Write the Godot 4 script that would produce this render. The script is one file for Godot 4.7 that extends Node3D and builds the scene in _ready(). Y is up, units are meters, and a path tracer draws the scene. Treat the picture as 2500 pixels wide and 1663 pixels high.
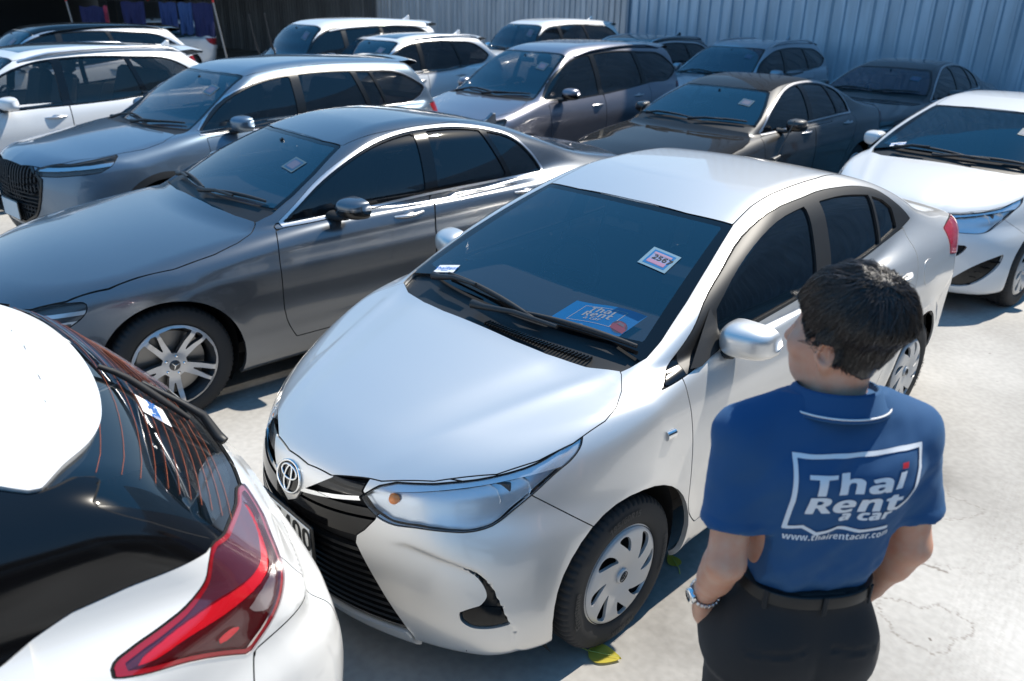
extends Node3D
# ---------------------------------------------------------------- the scene
func _ready() -> void:
	# camera: just above head height, looking down a little, held a degree off level
	var cam := Camera3D.new()
	cam.name = "camera"
	add_child(cam)
	var fwd := Vector3(0, -sin(0.407), -cos(0.407))
	var up := Vector3(0, cos(0.407), -sin(0.407))
	cam.transform = Transform3D(Basis(Vector3.RIGHT * cos(0.018) + up * sin(0.018), up * cos(0.018) - Vector3.RIGHT * sin(0.018), -fwd), Vector3(0, 2.206, 0))
	var lens := CameraAttributesPhysical.new()
	lens.frustum_focal_length = 40.83
	lens.frustum_focus_distance = 2.9
	lens.exposure_aperture = 5.0
	lens.frustum_near = 0.05
	lens.frustum_far = 500.0
	cam.attributes = lens
	cam.fov = 46.41
	cam.near = 0.05
	cam.far = 500.0
	# clear sky and a high sun behind the wall
	var sm := ProceduralSkyMaterial.new()
	sm.sky_top_color = Color(0.25, 0.51, 0.73)
	sm.sky_horizon_color = Color(0.70, 0.80, 0.87)
	sm.sky_curve = 0.16
	sm.ground_bottom_color = Color(0.35, 0.34, 0.33)
	sm.ground_horizon_color = Color(0.5, 0.5, 0.5)
	var sky := Sky.new()
	sky.sky_material = sm
	var e := Environment.new()
	e.background_mode = Environment.BG_SKY
	e.sky = sky
	e.background_energy_multiplier = 1.12
	e.tonemap_mode = Environment.TONE_MAPPER_LINEAR
	e.tonemap_exposure = 1.38
	e.sdfgi_enabled = true
	e.ssao_enabled = true
	e.ssil_enabled = true
	var we := WorldEnvironment.new()
	we.name = "environment"
	we.environment = e
	add_child(we)
	var sun := DirectionalLight3D.new()
	sun.name = "sun"
	sun.light_energy = 1.6
	sun.light_angular_distance = 0.5
	sun.light_color = Color(1.0, 0.97, 0.92)
	sun.shadow_enabled = true
	add_child(sun)
	sun.look_at_from_position(Vector3.ZERO, Vector3(-0.464, -0.813, 0.349), Vector3.UP)
	# the place, then the things
	car_materials()
	build_ground()
	build_walls()
	build_lot()
	build_person()
	build_washing()
	build_leaves()
	build_leaflet()
# ---------------------------------------------------------------- small helpers
var names := {}

func numbered(called: String) -> String:
	var k: int = names.get(called, -1) + 1
	names[called] = k
	return called if k == 0 else "%s_%03d" % [called, k]

func thing(called: String, label: String, category: String, at := Vector3.ZERO, turn := 0.0, group := "") -> Node3D:
	var o := Node3D.new()
	o.name = numbered(called)
	add_child(o)
	o.position = at
	o.rotation.y = turn
	o.set_meta("label", label)
	o.set_meta("category", category)
	if group:
		o.set_meta("group", group)
	return o

func part(called: String, m: Mesh, mat: Material, parent: Node, t := Transform3D.IDENTITY) -> MeshInstance3D:
	var o := MeshInstance3D.new()
	o.mesh = m
	if mat:
		o.material_override = mat
	parent.add_child(o)
	var have := {}
	for c in parent.get_children():
		have[String(c.name)] = true
	var nm := called
	var k := 0
	while have.has(nm):
		k += 1
		nm = "%s_%03d" % [called, k]
	o.name = nm
	o.transform = t
	return o

func structure(called: String, m: Mesh, mat: Material, t := Transform3D.IDENTITY) -> MeshInstance3D:
	var o := MeshInstance3D.new()
	o.mesh = m
	o.material_override = mat
	o.name = numbered(called)
	add_child(o)
	o.transform = t
	o.set_meta("kind", "structure")
	return o

func lin(r: float, g: float, b: float) -> Color:
	return Color(r, g, b).linear_to_srgb()

func mat(c: Color, rough := 0.6, metal := 0.0, spec := 0.5) -> StandardMaterial3D:
	var m := StandardMaterial3D.new()
	m.albedo_color = c
	m.roughness = rough
	m.metallic = metal
	m.metallic_specular = spec
	return m

func paint(c: Color, metal: float, rough: float, coat := 1.0) -> StandardMaterial3D:
	var m := mat(c, rough, metal)
	m.clearcoat_enabled = true
	m.clearcoat = coat
	m.clearcoat_roughness = 0.04
	return m

func pane(c: Color, alpha: float, spec := 0.7) -> StandardMaterial3D:
	var m := mat(Color(c.r, c.g, c.b, alpha), 0.02, 0.0, spec)
	m.transparency = BaseMaterial3D.TRANSPARENCY_ALPHA
	return m

static func smax(a: float, b: float, r: float) -> float:
	var h := r - absf(a - b)
	if h <= 0.0:
		return a if a > b else b
	return maxf(a, b) + h * h / (4.0 * r)

static func v2s(a: Array) -> PackedVector2Array:
	var p := PackedVector2Array()
	for q in a:
		p.append(Vector2(q[0], q[1]))
	return p

# closed outline: points are [x, y] (smooth) or [x, y, 1] (a corner)
static func outline(a: Array, steps := 6) -> PackedVector2Array:
	var n := a.size()
	var out := PackedVector2Array()
	for i in n:
		var p1 := Vector2(a[i][0], a[i][1])
		var p2 := Vector2(a[(i + 1) % n][0], a[(i + 1) % n][1])
		var s1: bool = a[i].size() > 2
		var s2: bool = a[(i + 1) % n].size() > 2
		if s1 and s2:
			out.append(p1)
			continue
		var p0 := Vector2(a[(i + n - 1) % n][0], a[(i + n - 1) % n][1])
		var p3 := Vector2(a[(i + 2) % n][0], a[(i + 2) % n][1])
		var d := p1.distance_to(p2)
		var d0 := maxf(p0.distance_to(p1), 1e-6)
		var d2 := maxf(p3.distance_to(p2), 1e-6)
		var m1 := ((p1 - p0) / d0 * d + (p2 - p1) / d * d0) / (d + d0) * d
		var m2 := ((p2 - p1) / d * d2 + (p3 - p2) / d2 * d) / (d + d2) * d
		if s1:
			m1 = (p2 - p1) * 1.5 - m2 * 0.5
		if s2:
			m2 = (p2 - p1) * 1.5 - m1 * 0.5
		for k in steps:
			var t := float(k) / steps
			var t2 := t * t
			var t3 := t2 * t
			out.append(p1 * (2 * t3 - 3 * t2 + 1) + m1 * (t3 - 2 * t2 + t) + p2 * (3 * t2 - 2 * t3) + m2 * (t3 - t2))
	return out

# signed distance to a closed polygon, negative inside
static func sdf(p: Vector2, poly: PackedVector2Array) -> float:
	var best := 1e9
	var inside := false
	var n := poly.size()
	var b := poly[n - 1]
	for i in n:
		var a := poly[i]
		var e := b - a
		var w := p - a
		var l := e.length_squared()
		var t := clampf(w.dot(e) / l, 0.0, 1.0) if l > 1e-12 else 0.0
		var d := (w - e * t).length_squared()
		if d < best:
			best = d
		if (a.y > p.y) != (b.y > p.y) and p.x < (b.x - a.x) * (p.y - a.y) / (b.y - a.y) + a.x:
			inside = not inside
		b = a
	return -sqrt(best) if inside else sqrt(best)

# a smooth curve through points, tabled
class Tab:
	var a := PackedFloat32Array()
	var x0 := 0.0
	var inv := 1.0
	var hi := 0.0
	func _init(pts: Array, blur := 4, n := 240) -> void:
		var k := pts.size()
		x0 = pts[0][0]
		var x1: float = pts[k - 1][0]
		inv = (n - 1) / (x1 - x0)
		hi = n - 1.5
		var m := []
		for i in k:
			var l := 0.0
			var r := 0.0
			if i > 0:
				l = (pts[i][1] - pts[i - 1][1]) / (pts[i][0] - pts[i - 1][0])
			if i < k - 1:
				r = (pts[i + 1][1] - pts[i][1]) / (pts[i + 1][0] - pts[i][0])
			if i == 0:
				m.append(r)
			elif i == k - 1:
				m.append(l)
			else:
				var hl: float = pts[i][0] - pts[i - 1][0]
				var hr: float = pts[i + 1][0] - pts[i][0]
				m.append((l * hr + r * hl) / (hl + hr))
		var j := 0
		a.resize(n)
		for i in n:
			var x := x0 + i / inv
			while j < k - 2 and x > pts[j + 1][0]:
				j += 1
			var h: float = pts[j + 1][0] - pts[j][0]
			var t := clampf((x - pts[j][0]) / h, 0.0, 1.0)
			var t2 := t * t
			var t3 := t2 * t
			a[i] = pts[j][1] * (2 * t3 - 3 * t2 + 1) + m[j] * h * (t3 - 2 * t2 + t) + pts[j + 1][1] * (3 * t2 - 2 * t3) + m[j + 1] * h * (t3 - t2)
		for b in blur:
			var c := a.duplicate()
			for i in range(1, n - 1):
				c[i] = (a[i - 1] + 2.0 * a[i] + a[i + 1]) * 0.25
			a = c
	func at(x: float) -> float:
		var t := clampf((x - x0) * inv, 0.5, hi)
		var i := int(t + 0.5)
		var f := t - i
		var g := 0.5 - f
		var h := 0.5 + f
		return a[i - 1] * 0.5 * g * g + a[i] * (0.75 - f * f) + a[i + 1 if i + 1 < a.size() else i] * 0.5 * h * h

# ---------------------------------------------------------------- plain meshes
class Build:
	var v := PackedVector3Array()
	var n := PackedVector3Array()
	var uv := PackedVector2Array()
	var t := PackedInt32Array()
	func quad(a: Vector3, b: Vector3, c: Vector3, d: Vector3) -> void:   # a b c d round the face, seen from outside anticlockwise
		var k := v.size()
		var nn := (b - a).cross(d - a)
		if nn.length_squared() < 1e-18:
			nn = (c - b).cross(d - c)
		nn = nn.normalized()
		for p in [a, b, c, d]:
			v.append(p)
			n.append(nn)
		t.append_array([k, k + 2, k + 1, k, k + 3, k + 2])
	func tri(a: Vector3, b: Vector3, c: Vector3) -> void:
		var k := v.size()
		var nn := (b - a).cross(c - a).normalized()
		for p in [a, b, c]:
			v.append(p)
			n.append(nn)
		t.append_array([k, k + 2, k + 1])
	func box(c: Vector3, s: Vector3, bev := 0.0, basis := Basis.IDENTITY) -> void:
		var h := s * 0.5
		bev = minf(bev, minf(h.x, minf(h.y, h.z)) * 0.98)
		var sg := [-1.0, 1.0]
		var P := func(p: Vector3) -> Vector3: return c + basis * p
		var ii := h - Vector3(bev, bev, bev)
		for ax in 3:
			var u := (ax + 1) % 3
			var w := (ax + 2) % 3
			for s1 in sg:
				var q := []
				for k in [[-1, -1], [1, -1], [1, 1], [-1, 1]]:
					var p := Vector3()
					p[ax] = s1 * h[ax]
					p[u] = k[0] * ii[u]
					p[w] = k[1] * ii[w]
					q.append(P.call(p))
				if s1 > 0:
					quad(q[0], q[1], q[2], q[3])
				else:
					quad(q[3], q[2], q[1], q[0])
				if bev <= 0.0:
					continue
				for s2 in sg:      # bevel between face ax/s1 and face u/s2
					var pa := Vector3()
					pa[ax] = s1 * h[ax]
					pa[u] = s2 * ii[u]
					var pb := Vector3()
					pb[ax] = s1 * ii[ax]
					pb[u] = s2 * h[u]
					var e := Vector3()
					e[w] = ii[w]
					var a1: Vector3 = P.call(pa - e)
					var a2: Vector3 = P.call(pa + e)
					var b1: Vector3 = P.call(pb - e)
					var b2: Vector3 = P.call(pb + e)
					if s1 * s2 > 0:
						quad(a1, b1, b2, a2)
					else:
						quad(a2, b2, b1, a1)
		if bev > 0.0:
			for x in sg:
				for y in sg:
					for z in sg:
						var a: Vector3 = P.call(Vector3(x * h.x, y * ii.y, z * ii.z))
						var b: Vector3 = P.call(Vector3(x * ii.x, y * h.y, z * ii.z))
						var d: Vector3 = P.call(Vector3(x * ii.x, y * ii.y, z * h.z))
						if x * y * z > 0:
							tri(a, b, d)
						else:
							tri(a, d, b)
	# a tube along points with a radius at each
	func tube(pts: Array, radii: Array, sides := 8, caps := true, flat := 1.0, upv := Vector3.UP) -> void:
		var k0 := v.size()
		var m := pts.size()
		for i in m:
			var d: Vector3 = (pts[mini(i + 1, m - 1)] - pts[maxi(i - 1, 0)]).normalized()
			var s := upv.cross(d)
			if s.length() < 0.05:
				s = Vector3.RIGHT.cross(d)
			s = s.normalized()
			var w := d.cross(s)
			for j in sides:
				var an := TAU * j / sides
				var o := s * cos(an) + w * sin(an) * flat
				v.append(pts[i] + o * radii[i])
				n.append((s * cos(an) * flat + w * sin(an)).normalized())
		for i in m - 1:
			for j in sides:
				var a := k0 + i * sides + j
				var b := k0 + i * sides + (j + 1) % sides
				t.append_array([a, a + sides, b, b, a + sides, b + sides])
		if caps:
			for e in [0, m - 1]:
				var k := v.size()
				var d: Vector3 = (pts[1] - pts[0]).normalized() * -1.0 if e == 0 else (pts[m - 1] - pts[m - 2]).normalized()
				for j in sides:
					v.append(v[k0 + e * sides + j])
					n.append(d)
				for j in range(1, sides - 1):
					if e == 0:
						t.append_array([k, k + j, k + j + 1])
					else:
						t.append_array([k, k + j + 1, k + j])
	# profile of [radius, along] points turned about the z axis; smooth unless the corner is sharp
	func lathe(prof: Array, sides := 48, from := 0.0, to := TAU) -> void:
		for i in prof.size() - 1:
			var a := Vector2(prof[i][0], prof[i][1])
			var b := Vector2(prof[i + 1][0], prof[i + 1][1])
			var d := (b - a).normalized()
			var nn := Vector2(d.y, -d.x)
			var na := nn
			var nb := nn
			if i > 0:
				var e := (a - Vector2(prof[i - 1][0], prof[i - 1][1])).normalized()
				var q := Vector2(e.y, -e.x)
				if q.dot(nn) > 0.6:
					na = (q + nn).normalized()
			if i < prof.size() - 2:
				var e := (Vector2(prof[i + 2][0], prof[i + 2][1]) - b).normalized()
				var q := Vector2(e.y, -e.x)
				if q.dot(nn) > 0.6:
					nb = (q + nn).normalized()
			var k := v.size()
			for j in sides + 1:
				var an := lerpf(from, to, float(j) / sides)
				var c := cos(an)
				var s := sin(an)
				v.append(Vector3(a.x * c, a.x * s, a.y))
				n.append(Vector3(na.x * c, na.x * s, na.y))
				v.append(Vector3(b.x * c, b.x * s, b.y))
				n.append(Vector3(nb.x * c, nb.x * s, nb.y))
			for j in sides:
				var q := k + j * 2
				t.append_array([q, q + 1, q + 2, q + 2, q + 1, q + 3])
	# an outline in x, y given depth from z0 to z1
	func prism(poly: PackedVector2Array, z0: float, z1: float, bev := 0.0) -> void:
		if Geometry2D.is_polygon_clockwise(poly):
			poly = poly.duplicate()
			poly.reverse()
		var top := poly
		if bev > 0.0:
			var o := Geometry2D.offset_polygon(poly, -bev, Geometry2D.JOIN_MITER)
			if o.size() == 1 and o[0].size() == poly.size():
				top = o[0]
				if Geometry2D.is_polygon_clockwise(top):
					top.reverse()
				var best := 0
				for i in top.size():
					if top[i].distance_to(poly[0]) < top[best].distance_to(poly[0]):
						best = i
				var r := PackedVector2Array()
				for i in top.size():
					r.append(top[(i + best) % top.size()])
				top = r
			else:
				bev = 0.0
		var m := poly.size()
		for i in m:
			var a := poly[i]
			var b := poly[(i + 1) % m]
			quad(Vector3(a.x, a.y, z0), Vector3(b.x, b.y, z0), Vector3(b.x, b.y, z1 - bev), Vector3(a.x, a.y, z1 - bev))
			if bev > 0.0:
				var c := top[i]
				var d := top[(i + 1) % m]
				quad(Vector3(a.x, a.y, z1 - bev), Vector3(b.x, b.y, z1 - bev), Vector3(d.x, d.y, z1), Vector3(c.x, c.y, z1))
		var ix := Geometry2D.triangulate_polygon(top)
		for i in range(0, ix.size(), 3):
			var a := top[ix[i]]
			var b := top[ix[i + 1]]
			var c := top[ix[i + 2]]
			if (b - a).cross(c - a) < 0:
				var s := b
				b = c
				c = s
			tri(Vector3(a.x, a.y, z1), Vector3(b.x, b.y, z1), Vector3(c.x, c.y, z1))
			tri(Vector3(a.x, a.y, z0), Vector3(c.x, c.y, z0), Vector3(b.x, b.y, z0))
	func moved(tf: Transform3D, from := 0) -> void:
		for i in range(from, v.size()):
			v[i] = tf * v[i]
			n[i] = (tf.basis * n[i]).normalized()
	func mesh() -> ArrayMesh:
		for i in range(0, t.size(), 3):
			var a := t[i]
			var b := t[i + 1]
			var c := t[i + 2]
			if (v[b] - v[a]).cross(v[c] - v[a]).dot(n[a] + n[b] + n[c]) > 0.0:
				t[i + 1] = c
				t[i + 2] = b
		var ar := []
		ar.resize(Mesh.ARRAY_MAX)
		ar[Mesh.ARRAY_VERTEX] = v
		ar[Mesh.ARRAY_NORMAL] = n
		if uv.size() == v.size() and uv.size() > 0:
			ar[Mesh.ARRAY_TEX_UV] = uv
		ar[Mesh.ARRAY_INDEX] = t
		var m := ArrayMesh.new()
		m.add_surface_from_arrays(Mesh.PRIMITIVE_TRIANGLES, ar)
		return m
	# a grid of points, rows of equal length; normals from the grid
	func grid(rows: Array, closed := false) -> void:
		var k := v.size()
		var h := rows.size()
		var w: int = rows[0].size()
		for i in h:
			for j in w:
				var du: Vector3 = rows[i][(j + 1) % w if closed else mini(j + 1, w - 1)] - rows[i][(j + w - 1) % w if closed else maxi(j - 1, 0)]
				var dv: Vector3 = rows[mini(i + 1, h - 1)][j] - rows[maxi(i - 1, 0)][j]
				var nn := du.cross(dv)
				v.append(rows[i][j])
				n.append(nn.normalized() if nn.length() > 1e-12 else Vector3.UP)
				uv.append(Vector2(float(j) / maxi(w - 1, 1), float(i) / maxi(h - 1, 1)))
		for i in h - 1:
			for j in (w if closed else w - 1):
				var a := k + i * w + j
				var b := k + i * w + (j + 1) % w
				t.append_array([a, a + w, b, b, a + w, b + w])
# ---------------------------------------------------------------- car bodies
# A body is a smooth field: four walls (side, deck, front, rear) blended into each other, with a cabin of four walls on top.
# x runs from the front axle to the rear, y up, z to the car's left.
class Shape:
	var deck: Tab; var crown: Tab; var wide: Tab; var sect: Tab; var rise: Tab; var low: Tab
	var front: Tab; var fplan: Tab; var fys: Tab; var rear: Tab; var rplan: Tab; var rside: Tab
	var roof: Tab; var gw: Tab; var tum: Tab; var belt: Tab; var ws: Tab; var rw: Tab; var mix: Tab
	var wsk := 0.25; var rwk := 0.2; var rcrown := 0.08
	var rf := 0.12; var rr := 0.12; var ra := 0.07; var rc := 0.1; var rtop := 0.14
	var wsn := 0.6; var rwn := 0.6
	var arches := []          # [x, y, radius, flare]
	var x0 := -0.84; var x1 := 3.5
	var oy := 0.6
	var hood = null
	var extra = null
	func _init(d: Dictionary) -> void:
		if d.has("deck"):
			deck = Tab.new(d["deck"], 6)
		if d.has("crown"):
			crown = Tab.new(d["crown"], 6)
		if d.has("wide"):
			wide = Tab.new(d["wide"], 6)
		if d.has("sect"):
			sect = Tab.new(d["sect"], 6)
		if d.has("rise"):
			rise = Tab.new(d["rise"], 6)
		if d.has("low"):
			low = Tab.new(d["low"], 6)
		if d.has("front"):
			front = Tab.new(d["front"], 6)
		if d.has("fplan"):
			fplan = Tab.new(d["fplan"], 6)
		if d.has("fys"):
			fys = Tab.new(d["fys"], 6)
		if d.has("rear"):
			rear = Tab.new(d["rear"], 6)
		if d.has("rplan"):
			rplan = Tab.new(d["rplan"], 6)
		if d.has("rside"):
			rside = Tab.new(d["rside"], 6)
		if d.has("roof"):
			roof = Tab.new(d["roof"], 6)
		if d.has("gw"):
			gw = Tab.new(d["gw"], 6)
		if d.has("tum"):
			tum = Tab.new(d["tum"], 6)
		if d.has("belt"):
			belt = Tab.new(d["belt"], 6)
		if d.has("ws"):
			ws = Tab.new(d["ws"], 6)
		if d.has("rw"):
			rw = Tab.new(d["rw"], 6)
		if d.has("mix"):
			mix = Tab.new(d["mix"], 6)
		wsk = d.get("wsk", wsk)
		rwk = d.get("rwk", rwk)
		rcrown = d.get("rcrown", rcrown)
		rf = d.get("rf", rf)
		rr = d.get("rr", rr)
		ra = d.get("ra", ra)
		rc = d.get("rc", rc)
		rtop = d.get("rtop", rtop)
		wsn = d.get("wsn", wsn)
		rwn = d.get("rwn", rwn)
		x0 = d.get("x0", x0)
		x1 = d.get("x1", x1)
		oy = d.get("oy", oy)
		arches = d.get("arches", arches)
	func f(x: float, y: float, z: float) -> float:
		var w := wide.at(x) + sect.at(y - rise.at(x))
		for a in arches:
			var dx: float = x - a[0]
			var dy: float = y - a[1]
			var q: float = (sqrt(dx * dx + dy * dy) - a[2]) / 0.11
			if q < 1.0 and q > -1.5:
				w += a[3] * exp(-q * q * 4.0)
		var top := y - deck.at(x) + crown.at(x) * z * z
		if hood != null:
			top -= hood.call(x, z)
		var d := Shell.smax(z - w, top, rside.at(x))
		var fy := fys.at(y)
		d = Shell.smax(d, (front.at(y) + fplan.at(z) * fy - x) * 0.8, rf)
		d = Shell.smax(d, (x - rear.at(y) + rplan.at(z)) * 0.9, rr)
		d = Shell.smax(d, low.at(x) - y, 0.05)
		if y > 0.7 and roof:
			var gs := z - gw.at(x) + tum.at(y - belt.at(x))
			var g := Shell.smax(gs, y - roof.at(x) + rcrown * z * z, rtop)
			g = Shell.smax(g, (ws.at(y) + wsk * z * z - x) * wsn, ra)
			g = Shell.smax(g, (x - rw.at(y) + rwk * z * z) * rwn, rc)
			var k := mix.at(x)
			var h := k - absf(d - g)
			d = minf(d, g) - (h * h / (4.0 * k) if h > 0.0 else 0.0)
		if extra != null:
			d = extra.call(d, x, y, z)
		return d
	func normal(p: Vector3) -> Vector3:
		var e := 0.003
		var c := f(p.x, p.y, p.z)
		return Vector3(f(p.x + e, p.y, p.z) - c, f(p.x, p.y + e, p.z) - c, f(p.x, p.y, p.z + e) - c).normalized()
	# distance along a ray to the skin, from outside; -1 when it misses
	func hit(o: Vector3, d: Vector3, from: float, to: float, step := 0.03) -> float:
		var t := from
		var last := f(o.x + d.x * t, o.y + d.y * t, o.z + d.z * t)
		while t < to:
			var u := t + step
			var c := f(o.x + d.x * u, o.y + d.y * u, o.z + d.z * u)
			if last > 0.0 and c <= 0.0:
				for i in 12:
					var m := (t + u) * 0.5
					if f(o.x + d.x * m, o.y + d.y * m, o.z + d.z * m) > 0.0:
						t = m
					else:
						u = m
				return u
			last = c
			t = u
		return -1.0

class Shell:
	var s: Shape
	var v := PackedVector3Array()
	var n := PackedVector3Array()
	var rest := PackedInt32Array()      # the triangles not cut out yet
	var seam := PackedInt32Array()
	static func smax(a: float, b: float, r: float) -> float:
		var h := r - absf(a - b)
		if h <= 0.0:
			return a if a > b else b
		return maxf(a, b) + h * h / (4.0 * r)
	# a flat dish of rings round the z axis instead of a body: profile of [radius, z]
	func dish(prof: Array, sides: int) -> void:
		var t := Tab.new(prof, 2, 120)
		var r0: float = prof[0][0]
		var r1: float = prof[prof.size() - 1][0]
		var nr := 26
		for i in nr + 1:
			var r := lerpf(r0, r1, float(i) / nr)
			var dz := (t.at(r + 0.002) - t.at(r - 0.002)) / 0.004
			for j in sides:
				var a := TAU * j / sides
				v.append(Vector3(cos(a) * r, sin(a) * r, t.at(r)))
				n.append(Vector3(-dz * cos(a), -dz * sin(a), 1).normalized())
		for i in nr:
			for j in sides:
				var a := i * sides + j
				var b := i * sides + (j + 1) % sides
				tris(rest, a, a + sides, b + sides)
				tris(rest, a, b + sides, b)
	func _init(shape = null, step := 0.02) -> void:
		if shape == null:
			return
		s = shape
		var xa := s.x0 + 0.62
		var xb := s.x1 - 0.62
		var st := []            # [origin x, sin, cos]
		var nf := int(PI / 2 * 0.75 / step)
		for i in nf:
			var a := PI / 2 * (1.0 - float(i) / nf)
			st.append([xa, -sin(a), cos(a)])
		var nb := int((xb - xa) / step)
		for i in nb + 1:
			st.append([lerpf(xa, xb, float(i) / nb), 0.0, 1.0])
		for i in range(1, nf + 1):
			var a := PI / 2 * float(i) / nf
			st.append([xb, sin(a), cos(a)])
		var nt := int(PI * 0.8 / step)
		var before := PackedFloat32Array()
		before.resize(nt + 1)
		before.fill(0.8)
		for i in st.size():
			var prev := 0.8
			for j in nt + 1:
				var th := -PI / 2 + PI * j / nt
				var d := Vector3(st[i][1], st[i][2] * sin(th), st[i][2] * cos(th))
				var o := Vector3(st[i][0], s.oy, 0)
				# bracket the root near the neighbour's
				var g := before[j] if i > 0 else prev
				var lo := maxf(g - 0.02, 0.02)
				var hi := g + 0.02
				var flo := s.f(o.x + d.x * lo, o.y + d.y * lo, o.z + d.z * lo)
				var fhi := s.f(o.x + d.x * hi, o.y + d.y * hi, o.z + d.z * hi)
				var w := 0.04
				while flo > 0.0 and lo > 0.03:
					hi = lo
					fhi = flo
					lo = maxf(lo - w, 0.02)
					w *= 1.6
					flo = s.f(o.x + d.x * lo, o.y + d.y * lo, o.z + d.z * lo)
				w = 0.04
				while fhi < 0.0 and hi < 3.0:
					lo = hi
					flo = fhi
					hi += w
					w *= 1.6
					fhi = s.f(o.x + d.x * hi, o.y + d.y * hi, o.z + d.z * hi)
				var t := lo
				for k in 6:
					t = lo - flo * (hi - lo) / (fhi - flo) if absf(fhi - flo) > 1e-9 else (lo + hi) * 0.5
					t = clampf(t, lo + (hi - lo) * 0.04, hi - (hi - lo) * 0.04)
					var c := s.f(o.x + d.x * t, o.y + d.y * t, o.z + d.z * t)
					if absf(c) < 0.00006:
						break
					if c > 0.0:
						hi = t
						fhi = c
					else:
						lo = t
						flo = c
				before[j] = t
				prev = t
				var p := o + d * t
				if j == 0 or j == nt or i == 0 or i == st.size() - 1:
					p.z = 0.0 if (j == 0 or j == nt) else p.z
				v.append(p)
				n.append(s.normal(p))
		var row := nt + 1
		for i in st.size() - 1:
			for j in nt:
				var a := i * row + j
				if v[a].y < s.low.at(v[a].x) + 0.012 and v[a + 1].y < s.low.at(v[a + 1].x) + 0.012:
					continue
				if v[a].distance_squared_to(v[a + row + 1]) < v[a + 1].distance_squared_to(v[a + row]):
					tris(rest, a, a + row, a + row + 1)
					tris(rest, a, a + row + 1, a + 1)
				else:
					tris(rest, a, a + row, a + 1)
					tris(rest, a + 1, a + row, a + row + 1)
	func tris(to: PackedInt32Array, a: int, b: int, c: int) -> void:
		if (v[b] - v[a]).cross(v[c] - v[a]).dot(n[a] + n[b] + n[c]) > 0.0:
			to.append_array([a, c, b])
		else:
			to.append_array([a, b, c])
	# splits triangles where the value changes sign; returns [negative side, positive side]
	func split(tr: PackedInt32Array, val: PackedFloat32Array) -> Array:
		var a := PackedInt32Array()
		var b := PackedInt32Array()
		var made := {}
		for i in range(0, tr.size(), 3):
			var i0 := tr[i]
			var i1 := tr[i + 1]
			var i2 := tr[i + 2]
			var v0 := val[i0]
			var v1 := val[i1]
			var v2 := val[i2]
			if v0 < 0.0 and v1 < 0.0 and v2 < 0.0:
				a.append(i0); a.append(i1); a.append(i2)
			elif v0 >= 0.0 and v1 >= 0.0 and v2 >= 0.0:
				b.append(i0); b.append(i1); b.append(i2)
			else:
				var id := [i0, i1, i2]
				var vv := [v0, v1, v2]
				var k := 0
				for q in 3:      # turn so that corner 0 is alone on its side
					if (vv[q] < 0.0) != (vv[(q + 1) % 3] < 0.0) and (vv[q] < 0.0) != (vv[(q + 2) % 3] < 0.0):
						k = q
				var p: int = id[k]
				var q1: int = id[(k + 1) % 3]
				var q2: int = id[(k + 2) % 3]
				var e1 := edge(made, val, p, q1)
				var e2 := edge(made, val, p, q2)
				if val[p] < 0.0:
					a.append_array([p, e1, e2])
					b.append_array([e1, q1, q2, e1, q2, e2])
				else:
					b.append_array([p, e1, e2])
					a.append_array([e1, q1, q2, e1, q2, e2])
		return [a, b]
	# every triangle into four, for fine cuts
	func denser(tr: PackedInt32Array) -> PackedInt32Array:
		var out := PackedInt32Array()
		var made := {}
		for i in range(0, tr.size(), 3):
			var m := []
			for e in 3:
				var p := tr[i + e]
				var q := tr[i + (e + 1) % 3]
				var key := mini(p, q) * 4000000 + maxi(p, q)
				if not made.has(key):
					v.append((v[p] + v[q]) * 0.5)
					n.append((n[p] + n[q]).normalized())
					made[key] = v.size() - 1
				m.append(made[key])
			out.append_array([tr[i], m[0], m[2], tr[i + 1], m[1], m[0], tr[i + 2], m[2], m[1], m[0], m[1], m[2]])
		return out
	func edge(made: Dictionary, val: PackedFloat32Array, p: int, q: int) -> int:
		var key := mini(p, q) * 4000000 + maxi(p, q)
		if made.has(key):
			return made[key]
		var t := val[p] / (val[p] - val[q])
		v.append(v[p].lerp(v[q], t))
		n.append(n[p].lerp(n[q], t).normalized())
		val.append(0.0)
		made[key] = v.size() - 1
		return v.size() - 1
	# values of an outline seen along one axis: way 0 from the side (x, y), 1 from above (x, z), 2 from the front (z, y), or two axes
	func outline_values(tr: PackedInt32Array, poly: PackedVector2Array, way, flt: Vector3, thr: float, round_by := 0.0) -> PackedFloat32Array:
		var val := PackedFloat32Array()
		val.resize(v.size())
		val.fill(9.0)
		if round_by > 0.0:
			var o := Geometry2D.offset_polygon(poly, -round_by, Geometry2D.JOIN_MITER)
			if o.size() > 0:
				poly = o[0]
		var box := Rect2(poly[0], Vector2.ZERO)
		for p in poly:
			box = box.expand(p)
		box = box.grow(round_by + 0.05)
		var done := PackedByteArray()
		done.resize(v.size())
		for i in tr:
			if done[i]:
				continue
			done[i] = 1
			var p := v[i]
			var q := Vector2(p.x, p.y)
			if way is int:
				if way == 1:
					q = Vector2(p.x, p.z)
				elif way == 2:
					q = Vector2(p.z, p.y)
			else:
				q = Vector2(p.dot(way[0]), p.dot(way[1]))
			if not box.has_point(q):
				continue
			var nn := (thr - n[i].dot(flt)) * 0.12 if flt != Vector3.ZERO else -9.0
			if nn > 0.05:
				continue
			val[i] = maxf(Script_sdf(q, poly) - round_by, nn)
		return val
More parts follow.
